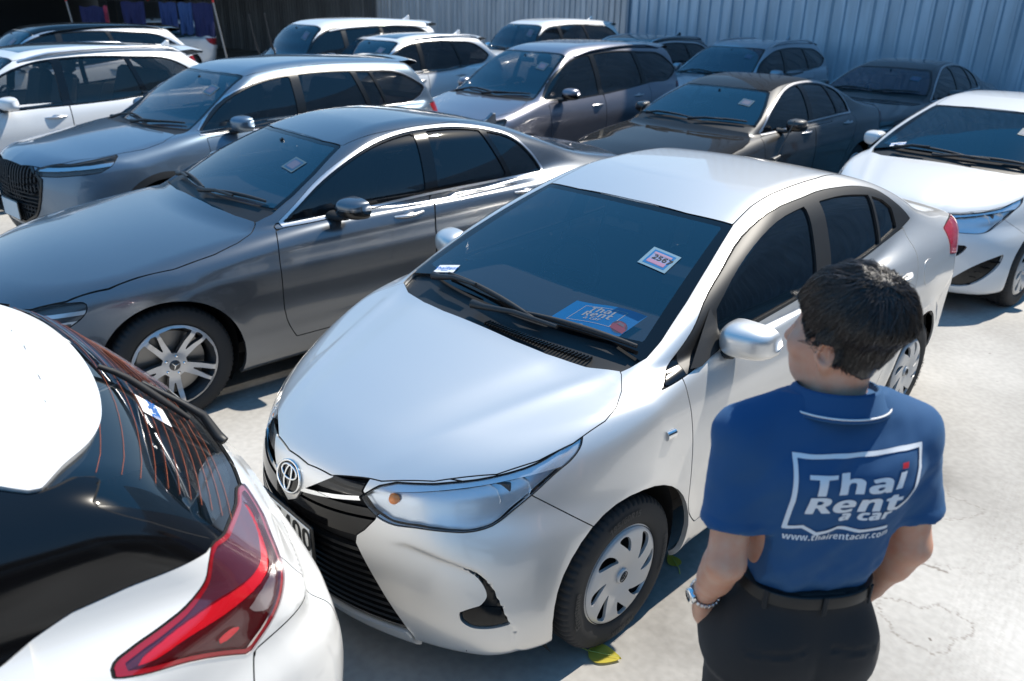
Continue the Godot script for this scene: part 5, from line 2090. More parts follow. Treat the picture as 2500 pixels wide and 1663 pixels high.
	var halves := k.by(k.rest, func(p: Vector3, _n: Vector3) -> float: return p.x - 1.3)
	whole(k, halves[0], "front_wing", body, car, 0.0, 0.02)
	whole(k, halves[1], "rear_body", body, car, 0.0, 0.02)
	whole(k, k.seam, "panel_gap", M.seam, car, -0.005)
	for x in c.get("handles", []):
		handle(car, s, x[0], x[1], c.get("handle_mat", body), 0.22)
	var mi: Array = c.mirror
	door_mirror(car, Vector3(mi[0], mi[1], mi[2]), Vector3(0.14, mi[3], mi[4]), c.get("mirror_mat", body), c.get("mirror_low", c.get("mirror_mat", body)), M.plastic, 0.15)
	if c.has("rails"):
		var r: Array = c.rails       # x from, x to, z, height
		for z in [1.0, -1.0]:
			var b := Build.new()
			var pts := []
			var rad := []
			for i in 13:
				var t := i / 12.0
				var x := lerpf(r[0], r[1], t)
				var zz: float = r[2] - 0.03 * t
				var y := 2.3 - s.hit(Vector3(x, 2.3, zz), Vector3.DOWN, 0.2, 1.6)
				pts.append(Vector3(x, y + r[3] * minf(1.0, minf(t, 1.0 - t) * 7.0) - 0.004, zz * z))
				rad.append(0.018)
			b.tube(pts, rad, 8, true, 0.8)
			part("roof_rail", b.mesh(), c.get("rail_mat", M.satin), car)
	if c.has("spoiler"):
		var q: Array = c.spoiler     # x from, x to, y, half width
		var b := Build.new()
		var rows := []
		for j in 17:
			var z := lerpf(-q[3], q[3], j / 16.0)
			var e: float = absf(z) / q[3]
			var dx: float = -0.10 * e * e
			var dy: float = -0.03 * e * e
			rows.append([Vector3(q[0] + dx, q[2] + dy + 0.0, z), Vector3(lerpf(q[0], q[1], 0.5) + dx, q[2] + dy + 0.012, z), Vector3(q[1] + dx, q[2] + dy - 0.012, z), Vector3(q[1] + dx - 0.005, q[2] + dy - 0.035, z), Vector3(q[0] + dx, q[2] + dy - 0.07, z)])
		b.grid(rows)
		part("roof_spoiler", fixed(b, Vector3(q[0] + 0.05, q[2] - 0.03, 0)), c.get("spoiler_mat", body), car)
	if c.has("fin"):
		var b := Build.new()
		var x: float = c.fin
		var y := 2.3 - s.hit(Vector3(x, 2.3, 0.0), Vector3.DOWN, 0.2, 1.6)
		b.prism(v2s([[x - 0.12, y - 0.01], [x + 0.0, y + 0.03], [x + 0.06, y + 0.075], [x + 0.09, y + 0.07], [x + 0.1, y - 0.01]]), -0.014, 0.014, 0.006)
		part("roof_fin", b.mesh(), c.get("fin_mat", body), car)
	for z in c.get("raised", []):
		var b := Build.new()
		var x: float = c.cowl + 0.02
		var y := 2.3 - s.hit(Vector3(x, 2.3, absf(z)), Vector3.DOWN, 0.2, 1.6)
		b.tube([Vector3(x, y, z), Vector3(x - 0.10, y + 0.34, z + 0.03)], [0.014, 0.009], 6)
		b.tube([Vector3(x - 0.06, y + 0.10, z + 0.02), Vector3(x - 0.16, y + 0.66, z + 0.05)], [0.011, 0.009], 6)
		part("raised_wiper", b.mesh(), M.plastic, car)
	if c.has("plate"):
		plate(car, "number_plate", Transform3D(Basis(Vector3.UP, -PI / 2), Vector3(s.x0 - 0.018, c.plate, 0.0)), [])
	if c.has("tax"):
		tax_sticker(car, s, Vector2(c.tax[0], c.tax[1]), false)
	if c.has("rental"):
		patch(car, "rental_sticker", s, Vector2(c.rental[0], c.rental[1]), rect(0.12, 0.055), M.paper_white, 0.0008, 0.1)
	for q in c.get("wipers", []):
		wiper(car, s, q, 0.012)
	seats(car, c.get("seat_x", 1.25), c.get("seat_y", 0.68), wb - 0.2)
	dash(car, c.cowl + 0.06, c.get("dash_y", s.deck.at(c.cowl) - 0.03), 0.66)
	inner_mirror(car, Vector3(c.get("im_x", 1.0), c.get("im_y", 1.3), 0))
	core(car, s, wb)
	wells(car, [[0.0, wr], [wb, wr]], ar + 0.01)
	for x in [0.0, wb]:
		put_wheel(car, c.get("wheel", "seven"), x, s.wide.at(x) - 0.155, wr, 0.225)
		put_wheel(car, c.get("wheel", "seven"), x, -s.wide.at(x) + 0.155, wr, 0.225)
	return car

func glaze(k: Shell, car: Node3D, tr: PackedInt32Array, dlo: PackedVector2Array, c: Dictionary) -> void:
	var posts: Array = c.posts
	var left := tr
	for i in posts.size() + 1:
		var a: Array = posts[i - 1] if i > 0 else []
		var b: Array = posts[i] if i < posts.size() else []
		var g := pane_between(k, left, dlo, c.get("frame", 0.016), a, b)
		left = g[1]
		pair(k, g[0], "side_window", c.get("side_glass", M.glass_side), car, -0.007)
	pair(k, left, "window_surround", c.get("surround", M.trim), car, 0.001, 0.01)
# ---------------------------------------------------------------- the cars on the lot
func large_spec(called: String, label: String, at: Array, body: Material, step: float) -> Dictionary:
	return {
		"name": called, "label": label, "at": at, "body": body, "step": step, "shape": large_saloon(), "wb": 2.94, "wr": 0.335, "ar": 0.385,
		"hood": [[-0.82, -0.2], [-0.82, 0.1], [-0.79, 0.3], [-0.70, 0.5], [-0.58, 0.64], [-0.435, 0.735], [-0.242, 0.807], [0.075, 0.858], [0.30, 0.853], [0.45, 0.826], [0.538, 0.785], [0.614, 0.709], [0.568, 0.527], [0.534, 0.295], [0.525, 0.0], [0.525, -0.2]],
		"screen": [[1.25, -0.2], [1.25, 0.1], [1.265, 0.35], [1.30, 0.525], [1.045, 0.641], [0.863, 0.701], [0.706, 0.727], [0.614, 0.709], [0.568, 0.527], [0.534, 0.295], [0.525, 0.0], [0.525, -0.2]],
		"cowl": 0.60, "dash_y": 0.98, "im_x": 1.2, "im_y": 1.27, "seat_x": 1.6, "seat_y": 0.6,
		"back": [[2.52, -0.2], [2.54, 0.3], [2.58, 0.46], [2.9, 0.55], [3.28, 0.63], [3.36, 0.3], [3.38, -0.2]],
		"dlo": [[0.73, 0.985, 1], [0.85, 1.062], [1.005, 1.156], [1.241, 1.262], [1.469, 1.336], [1.747, 1.383], [1.95, 1.392], [2.199, 1.385], [2.44, 1.347], [2.62, 1.285], [2.72, 1.19], [2.80, 1.07, 1], [2.79, 1.045, 1], [2.45, 1.042], [1.816, 1.032], [1.223, 1.005], [0.94, 0.992]],
		"chrome": 0.016, "chrome_mat": M.satin, "posts": [[1.785, 1.0, 1.87, 1.4, 0.05], [2.50, 1.0, 2.36, 1.4, 0.022]], "frame": 0.012, "surround": M.black,
		"lamp": [[-0.36, 0.60, 1], [-0.34, 0.66, 1], [-0.2, 0.715], [0.064, 0.758], [0.165, 0.747], [0.157, 0.71], [0.088, 0.652], [0.025, 0.613], [-0.15, 0.585]],
		"lamp_bars": [[0.70, 0.10, 0.010], [0.655, 0.10, 0.009]],
		"grilles": [{"poly": [[-0.2, 0.70], [0.40, 0.69], [0.46, 0.64], [0.40, 0.46], [-0.2, 0.44]], "slats": 3, "y0": 0.50, "dy": 0.07, "mat": M.chrome, "rim": 0.014, "rim_mat": M.chrome}, {"poly": [[-0.2, 0.36, 1], [0.62, 0.38, 1], [0.58, 0.25, 1], [-0.2, 0.24, 1]], "slats": 3, "y0": 0.27, "dy": 0.035}],
		"tail": [[3.62, 0.98, 1], [3.95, 0.98], [4.1, 0.92], [4.0, 0.80, 1], [3.72, 0.83]],
		"boot": [[3.42, -0.2], [3.42, 0.62], [3.7, 0.70], [4.3, 0.66], [4.3, -0.2]],
		"doors": [[[0.70, 0.99, 1], [0.66, 0.93], [0.644, 0.85], [0.637, 0.691], [0.65, 0.45], [0.70, 0.335, 1], [1.715, 0.335, 1], [1.72, 0.68], [1.735, 0.9], [1.775, 1.02, 1]], [[1.78, 1.02, 1], [1.74, 0.9], [1.725, 0.68], [1.72, 0.335, 1], [2.42, 0.335, 1], [2.50, 0.55], [2.62, 0.74], [2.76, 0.92], [2.80, 1.03, 1]]],
		"roof": [[1.255, -0.2], [1.27, 0.35], [1.305, 0.525], [1.6, 0.515], [2.1, 0.50], [2.5, 0.46], [2.52, -0.2]],
		"handles": [[1.55, 0.935], [2.55, 0.955]], "handle_mat": M.satin,
		"mirror": [1.06, 1.06, 0.975, 0.135, 0.20], "mirror_low": M.black,
		"wheel": "five", "fin": 2.9, "tax": [1.02, 0.42],
		"wipers": [[[0.66, -0.58], [0.615, -0.25], [0.68, -0.52], [0.60, 0.02]], [[0.575, 0.02], [0.635, 0.40], [0.60, 0.10], [0.73, 0.62]]],
	}

func tall_spec(p: Dictionary) -> Dictionary:
	var s := tall_car(p)
	var cx: float = p.get("cx", 0.25)
	var wt: float = p.get("wt", 1.02)
	var h: float = p.get("h", 1.62)
	var rt: float = p.get("rt", 3.15)
	var b0: float = p.get("b0", 1.04)
	var b1: float = p.get("b1", 1.12)
	var wb: float = p.get("wb", 2.65)
	var w: float = p.get("w", 0.91)
	var g: float = p.get("g", 0.79)
	var fo: float = p.get("fo", 0.9)
	var x1: float = p.get("x1", 3.55)
	var nose: float = p.get("nose", 0.92)
	var lean: float = p.get("lean", 0.2)
	var top := g - lean * 1.05
	var rise := (b1 - b0) / wb
	var c := {
		"shape": s, "wb": wb, "wr": 0.35,
		"hood": [[-fo + 0.05, -0.2], [-fo + 0.06, 0.2], [-fo + 0.12, 0.45], [-fo + 0.25, 0.60], [-fo + 0.5, w - 0.19], [-0.1, w - 0.12], [cx - 0.1, w - 0.13], [cx + 0.06, g - 0.09], [cx + 0.02, 0.4], [cx - 0.02, -0.2]],
		"screen": [[wt, -0.2], [wt, 0.1], [wt + 0.03, 0.38], [wt + 0.06, top - 0.03], [lerpf(cx, wt, 0.5) + 0.09, lerpf(g, top, 0.5) - 0.05], [cx + 0.12, g - 0.075], [cx + 0.06, g - 0.09], [cx + 0.02, 0.4], [cx - 0.02, -0.2]],
		"cowl": cx + 0.07, "im_x": wt - 0.05, "im_y": h - 0.2, "seat_x": wt + 0.25, "seat_y": 0.75,
		"dlo": p.get("dlo", [[cx + 0.22, b0 + 0.01, 1], [lerpf(cx, wt, 0.6) + 0.1, lerpf(b0, h - 0.12, 0.62)], [wt + 0.2, h - 0.155], [wt + 0.55, h - 0.115], [rt - 0.75, h - 0.125], [rt - 0.3, h - 0.17], [rt + 0.02, b1 + 0.16, 1], [rt - 0.1, b1 + 0.07], [wb - 0.1, b1 + 0.01], [wt + 0.3, b0 + 0.01]]),
		"posts": p.get("posts", [[1.52, b0, 1.57, h - 0.1, 0.045], [2.42, b1, 2.32, h - 0.1, 0.03]]),
		"lamp": [[-fo * 0.82 + 0.30, nose - 0.13, 1], [-fo * 0.82 + 0.32, nose - 0.08], [-fo * 0.82 + 0.6, nose - 0.035], [-fo * 0.82 + 0.95, nose + 0.015, 1], [-fo * 0.82 + 0.9, nose - 0.06], [-fo * 0.82 + 0.6, nose - 0.12]],
		"grilles": [{"poly": [[-0.2, nose - 0.1], [0.42, nose - 0.12], [0.38, nose - 0.3], [-0.2, nose - 0.32]], "slats": 4, "y0": nose - 0.28, "dy": 0.045, "mat": M.trim, "rim": 0.015, "rim_mat": M.chrome}, {"poly": [[-0.2, 0.46, 1], [0.55, 0.48, 1], [0.45, 0.32, 1], [-0.2, 0.30, 1]], "slats": 3, "y0": 0.34, "dy": 0.04}],
		"tail": [[x1 - 0.28, b1 - 0.02, 1], [x1 - 0.1, b1 - 0.01], [x1 + 0.1, b1 - 0.05, 1], [x1 + 0.1, b1 - 0.2], [x1 - 0.18, b1 - 0.14]],
		"doors": [[[0.44, b0 - 0.02, 1], [0.43, 0.8], [0.45, 0.45], [0.5, 0.37, 1], [1.50, 0.37, 1], [1.505, 0.8], [1.52, b0 + 0.02, 1]], [[1.525, b0 + 0.02, 1], [1.51, 0.8], [1.505, 0.37, 1], [wb - 0.5, 0.37, 1], [wb - 0.36, 0.62], [wb - 0.22, 0.85], [wb - 0.15, b1 + 0.03, 1]]],
		"roof": [[wt + 0.005, -0.2], [wt + 0.035, 0.38], [wt + 0.065, top - 0.03], [wt + 0.5, top - 0.035], [rt - 0.5, top - 0.04], [rt, top - 0.06], [rt + 0.01, -0.2]],
		"back": [[0.0, h - 0.14], [top - 0.06, h - 0.15], [g - 0.14, b1 + 0.06], [0.0, b1 + 0.04], [-0.2, b1 + 0.04], [-0.2, h - 0.14]], "back_way": 2, "back_dir": Vector3(1, 0.3, 0),
		"handles": [[1.35, b0 - 0.09], [2.28, b0 - 0.07 + rise]],
		"mirror": [cx + 0.52, b0 + 0.085, w + 0.05, 0.15, 0.2],
		"tax": [lerpf(cx, wt, 0.74), 0.40],
		"wipers": [[[cx + 0.07, -0.55], [cx + 0.12, -0.2], [cx + 0.18, -0.42], [cx + 0.08, 0.15]], [[cx + 0.03, -0.05], [cx + 0.12, 0.35], [cx + 0.08, 0.12], [cx + 0.22, 0.58]]],
	}
	for q in p:
		if q in ["name", "label", "at", "body", "step", "chrome", "chrome_mat", "clad", "rails", "rail_mat", "spoiler", "sunroof", "fin", "wheel", "front_glass", "side_glass", "mirror_mat", "mirror_low", "handle_mat", "roof_mat", "lamp_bars", "tail", "surround", "grilles", "lamp", "doors", "handles", "back", "mirror", "lamp_mat", "wipers", "spoiler_mat", "group", "wr", "raised", "plate", "hood_mat"]:
			c[q] = p[q]
	return c

func build_lot() -> void:
	var silver := paint(lin(0.72, 0.71, 0.69), 0.68, 0.38)
	var white := paint(lin(0.70, 0.70, 0.69), 0.0, 0.35)
	var pearl := paint(lin(0.69, 0.70, 0.71), 0.1, 0.35)
	var grey := paint(lin(0.15, 0.162, 0.18), 0.8, 0.26)
	var slate := paint(lin(0.15, 0.20, 0.255), 0.7, 0.34)
	var mauve := paint(lin(0.20, 0.20, 0.235), 0.7, 0.32)
	var steel := paint(lin(0.30, 0.33, 0.37), 0.7, 0.35)
	var black := paint(lin(0.006, 0.006, 0.007), 0.0, 0.5)
	var dusty := paint(lin(0.010, 0.0095, 0.009), 0.0, 0.9, 0.7)
	dusty.metallic_specular = 0.2
	var ink := paint(lin(0.005, 0.006, 0.009), 0.0, 0.5)
	sedan_small("silver_saloon", "clean silver four-door saloon with a blue leaflet behind its windscreen, nose to the white hatchback", Vector3(-0.166, 0, -2.891), 0.775, silver, true, 0.0115)
	build_hatch(white, 0.013)
	any_car(large_spec("grey_saloon", "dark grey saloon with chrome window trim and ten-spoke alloy wheels beside the silver saloon", [-2.41, -4.567, 0.724], grey, 0.02))
	var dusty_one := large_spec("black_saloon", "dusty black saloon with chrome window trim, half in the shade of the wall", [1.40, -8.25, 0.785], black, 0.03)
	dusty_one.hood_mat = dusty
	dusty_one.roof_mat = dusty
	any_car(dusty_one)
	any_car(large_spec("black_saloon", "black saloon wholly in shade, tail to the blue corrugated wall", [4.70, -11.55, 0.79], ink, 0.04))
	sedan_small("white_saloon", "white saloon with two black bumper vents, parked behind the silver saloon", Vector3(3.485, 0, -6.617), 0.72, white, false, 0.025)
	any_car(tall_spec({"name": "blue_grey_crossover", "label": "blue-grey crossover with a black mesh grille, between the grey saloon and the white estate", "at": [-3.65, -7.33, 0.86], "body": slate, "step": 0.025,
		"fo": 0.93, "wb": 2.64, "x1": 3.5, "w": 0.905, "h": 1.61, "nose": 0.95, "cowl": 1.08, "cx": 0.18, "wt": 1.0, "b0": 1.05, "b1": 1.12, "rt": 3.2, "g": 0.785, "lean": 0.21, "clad": 0.36, "spoiler": [3.12, 3.36, 1.575, 0.52], "chrome": 0.01, "chrome_mat": M.satin,
		"grilles": [{"poly": [[-0.2, 0.80], [0.50, 0.80], [0.44, 0.55], [0.38, 0.48], [-0.2, 0.47]], "slats": 9, "y0": 0.495, "dy": 0.034, "thick": 0.16, "posts": 10, "dz": 0.047, "mat": M.rubber, "rim": 0.02, "rim_mat": M.black}],
		"plate": 0.5, "lamp_bars": [[0.90, 0.08, 0.014]], "posts": [[1.50, 1.05, 1.56, 1.5, 0.05], [2.36, 1.1, 2.26, 1.5, 0.03], [2.60, 1.1, 2.48, 1.5, 0.02]]}))
	any_car(tall_spec({"name": "purple_grey_van", "label": "purple-grey people carrier, the sun on its nose and the wall's shade on its tail", "at": [-0.51, -10.05, 0.825], "body": mauve, "step": 0.03, "category": "people carrier",
		"fo": 0.85, "wb": 2.75, "x1": 3.62, "w": 0.875, "h": 1.69, "nose": 0.93, "cowl": 1.10, "cx": 0.15, "wt": 1.0, "b0": 1.07, "b1": 1.16, "rt": 3.38, "g": 0.77, "lean": 0.19, "rails": [1.2, 3.1, 0.56, 0.03], "rail_mat": mauve, "rental": [0.36, -0.5], "mirror_mat": mauve, "mirror_low": M.black, "handle_mat": M.satin, "spoiler": [3.32, 3.5, 1.64, 0.5],
		"posts": [[1.50, 1.07, 1.52, 1.6, 0.045], [2.50, 1.12, 2.40, 1.6, 0.04]]}))
	any_car(tall_spec({"name": "grey_crossover", "label": "grey crossover in the shade between the people carrier and the corrugated wall", "at": [3.0, -13.8, 0.81], "body": steel, "step": 0.04, "rails": [1.3, 3.0, 0.55, 0.04], "fin": 3.0, "h": 1.60, "x1": 3.5, "wt": 1.08, "spoiler": [3.1, 3.3, 1.55, 0.5]}))
	any_car(tall_spec({"name": "black_estate", "label": "black estate car with silver roof rails in front of the corrugated wall", "at": [1.10, -14.95, 0.79], "body": ink, "step": 0.045, "h": 1.60, "wt": 1.2, "cx": 0.4, "x1": 3.6, "rails": [1.25, 3.15, 0.56, 0.035], "rail_mat": M.satin, "chrome": 0.022, "chrome_mat": M.satin, "fin": 3.0}))
	any_car(tall_spec({"name": "white_offroader", "label": "tall white off-road car with chrome mirrors at the corner of the wall", "at": [-0.66, -16.95, 0.785], "body": white, "step": 0.045, "h": 1.82, "w": 0.92, "nose": 1.05, "cowl": 1.22, "cx": 0.45, "wt": 1.05, "b0": 1.17, "b1": 1.22, "x1": 3.8, "wb": 2.8, "rt": 3.5, "mirror_mat": M.chrome, "fin": 3.2, "spoiler": [3.45, 3.62, 1.76, 0.52], "wr": 0.38}))
	any_car(tall_spec({"name": "white_crossover", "label": "white crossover with a dark sunroof and silver roof rails behind the blue-grey crossover", "at": [-3.13, -13.1, 0.85], "body": pearl, "step": 0.035, "h": 1.64, "wt": 1.15, "cx": 0.4, "x1": 3.65, "wb": 2.8, "w": 0.93, "g": 0.80, "rails": [1.2, 3.15, 0.58, 0.035], "rail_mat": M.satin, "chrome": 0.014, "chrome_mat": M.satin, "fin": 3.05, "sunroof": [[1.25, -0.2], [1.28, 0.43], [2.6, 0.42], [2.6, -0.2]], "spoiler": [3.15, 3.4, 1.58, 0.52], "handle_mat": M.satin}))
	any_car(tall_spec({"name": "silver_offroader", "label": "tall silver off-road car with its wipers raised, below the corrugated wall", "at": [-4.47, -13.65, 0.77], "body": pearl, "step": 0.035, "h": 1.84, "w": 0.925, "nose": 1.07, "cowl": 1.23, "cx": 0.5, "wt": 1.12, "b0": 1.18, "b1": 1.25, "x1": 3.85, "wb": 2.75, "rt": 3.55, "fin": 3.3, "rails": [1.3, 3.4, 0.58, 0.02], "rail_mat": pearl, "mirror_mat": M.satin, "spoiler": [3.5, 3.72, 1.79, 0.54], "wr": 0.38, "wipers": [], "raised": [-0.52, 0.02]}))
	any_car(tall_spec({"name": "white_estate", "label": "white crossover with silver roof rails and pale see-through windows, its nose out of sight", "at": [-6.52, -8.33, 0.86], "body": pearl, "step": 0.03, "h": 1.64, "wt": 1.1, "cx": 0.35, "x1": 3.7, "wb": 2.8, "w": 0.93, "g": 0.81, "rails": [1.2, 3.1, 0.59, 0.04], "rail_mat": M.satin, "side_glass": M.glass_pale, "front_glass": M.glass_pale, "fin": 3.1, "sunroof": [[1.25, -0.2], [1.28, 0.43], [2.5, 0.42], [2.5, -0.2]], "spoiler": [3.15, 3.45, 1.58, 0.54], "handle_mat": M.satin, "surround": M.black}))
	any_car(tall_spec({"name": "white_crossover", "label": "white crossover with a black roof and chrome window trim beside the dark shed", "at": [-8.9, -12.9, 0.79], "body": white, "step": 0.035, "h": 1.70, "wt": 1.15, "cx": 0.35, "x1": 3.85, "wb": 2.85, "w": 0.94, "g": 0.81, "rt": 3.45, "b1": 1.18, "roof_mat": M.black, "rails": [1.3, 3.3, 0.58, 0.03], "rail_mat": M.black, "spoiler": [3.4, 3.7, 1.65, 0.52], "spoiler_mat": M.black, "chrome": 0.03, "chrome_mat": M.satin}))
	any_car(tall_spec({"name": "white_compact", "label": "small white car in the dark under the shed, its tail lamps showing", "at": [-12.2, -24.4, 0.33], "body": pearl, "step": 0.05, "h": 1.5, "w": 0.86, "nose": 0.85, "cowl": 1.0, "cx": 0.2, "wt": 0.95, "b0": 0.95, "b1": 1.0, "x1": 3.3, "wb": 2.5, "rt": 2.95, "g": 0.74, "wr": 0.31}))
# ---------------------------------------------------------------- the man: fields meshed as surface nets
static func cap(p: Vector3, a: Vector3, b: Vector3, ra: float, rb: float) -> float:
	var ab := b - a
	var t := clampf((p - a).dot(ab) / ab.length_squared(), 0.0, 1.0)
	return (p - a - ab * t).length() - lerpf(ra, rb, t)

static func smin(a: float, b: float, k: float) -> float:
	var h := k - absf(a - b)
	return minf(a, b) if h <= 0.0 else minf(a, b) - h * h / (4.0 * k)

static func ell(p: Vector3, c: Vector3, r: Vector3) -> float:
	var q := (p - c) / r
	return (q.length() - 1.0) * minf(r.x, minf(r.y, r.z))

func nets(f: Callable, lo: Vector3, hi: Vector3, cell: float, b: Build) -> void:
	var nx := int((hi.x - lo.x) / cell) + 1
	var ny := int((hi.y - lo.y) / cell) + 1
	var nz := int((hi.z - lo.z) / cell) + 1
	var sx := nx + 1
	var sxy := sx * (ny + 1)
	var val := PackedFloat32Array()
	val.resize(sxy * (nz + 1))
	val.fill(9.0)
	var seen := PackedByteArray()
	seen.resize(val.size())
	var act := []
	var B := 4
	for bz in range(0, nz, B):
		for by in range(0, ny, B):
			for bx in range(0, nx, B):
				var c := lo + Vector3(bx + 2, by + 2, bz + 2) * cell
				if absf(f.call(c)) > cell * 6.5 + 0.012:
					continue
				act.append(Vector3i(bx, by, bz))
				for z in range(bz, mini(bz + B, nz) + 1):
					for y in range(by, mini(by + B, ny) + 1):
						for x in range(bx, mini(bx + B, nx) + 1):
							var i := x + y * sx + z * sxy
							if not seen[i]:
								seen[i] = 1
								val[i] = f.call(lo + Vector3(x, y, z) * cell)
	var id := {}
	var base := b.v.size()
	for q in act:
		for z in range(q.z, mini(q.z + B, nz)):
			for y in range(q.y, mini(q.y + B, ny)):
				for x in range(q.x, mini(q.x + B, nx)):
					var i0 := x + y * sx + z * sxy
					var m := 0
					var s := Vector3.ZERO
					var n := 0
					var cv := [val[i0], val[i0 + 1], val[i0 + sx], val[i0 + sx + 1], val[i0 + sxy], val[i0 + sxy + 1], val[i0 + sxy + sx], val[i0 + sxy + sx + 1]]
					for k in 8:
						if cv[k] < 0.0:
							m |= 1 << k
					if m == 0 or m == 255:
						continue
					for e in [[0, 1], [2, 3], [4, 5], [6, 7], [0, 2], [1, 3], [4, 6], [5, 7], [0, 4], [1, 5], [2, 6], [3, 7]]:
						var a: int = e[0]
						var c: int = e[1]
						if (cv[a] < 0.0) != (cv[c] < 0.0):
							var t: float = cv[a] / (cv[a] - cv[c])
							s += Vector3(a & 1, (a >> 1) & 1, a >> 2).lerp(Vector3(c & 1, (c >> 1) & 1, c >> 2), t)
							n += 1
					id[i0] = b.v.size()
					var p := lo + (Vector3(x, y, z) + s / n) * cell
					b.v.append(p)
					var h := cell * 0.6
					b.n.append(Vector3(f.call(p + Vector3(h, 0, 0)) - f.call(p - Vector3(h, 0, 0)), f.call(p + Vector3(0, h, 0)) - f.call(p - Vector3(0, h, 0)), f.call(p + Vector3(0, 0, h)) - f.call(p - Vector3(0, 0, h))).normalized())
	for i0 in id:
		var z: int = i0 / sxy
		var y: int = (i0 % sxy) / sx
		var x: int = i0 % sx
		var v0 := val[i0] < 0.0
		for ax in 3:
			var step: int = [1, sx, sxy][ax]
			if seen[i0 + step] == 0 or v0 == (val[i0 + step] < 0.0):
				continue
			var u: int = [sx, sxy, 1][ax]
			var w: int = [sxy, 1, sx][ax]
			var lim: bool = [y > 0 and z > 0, z > 0 and x > 0, x > 0 and y > 0][ax]
			if not lim:
				continue
			var a = id.get(i0)
			var c1 = id.get(i0 - u)
			var c2 = id.get(i0 - u - w)
			var c3 = id.get(i0 - w)
			if a == null or c1 == null or c2 == null or c3 == null:
				continue
			b.t.append_array([a, c1, c2, a, c2, c3])

const SH_L := Vector3(-0.178, 1.398, 0.0)
const SH_R := Vector3(0.172, 1.398, 0.0)
const EL_L := Vector3(-0.204, 1.125, 0.062)
const EL_R := Vector3(0.222, 1.125, 0.035)
const WR_L := Vector3(-0.205, 0.955, -0.03)
const WR_R := Vector3(0.205, 0.955, -0.035)

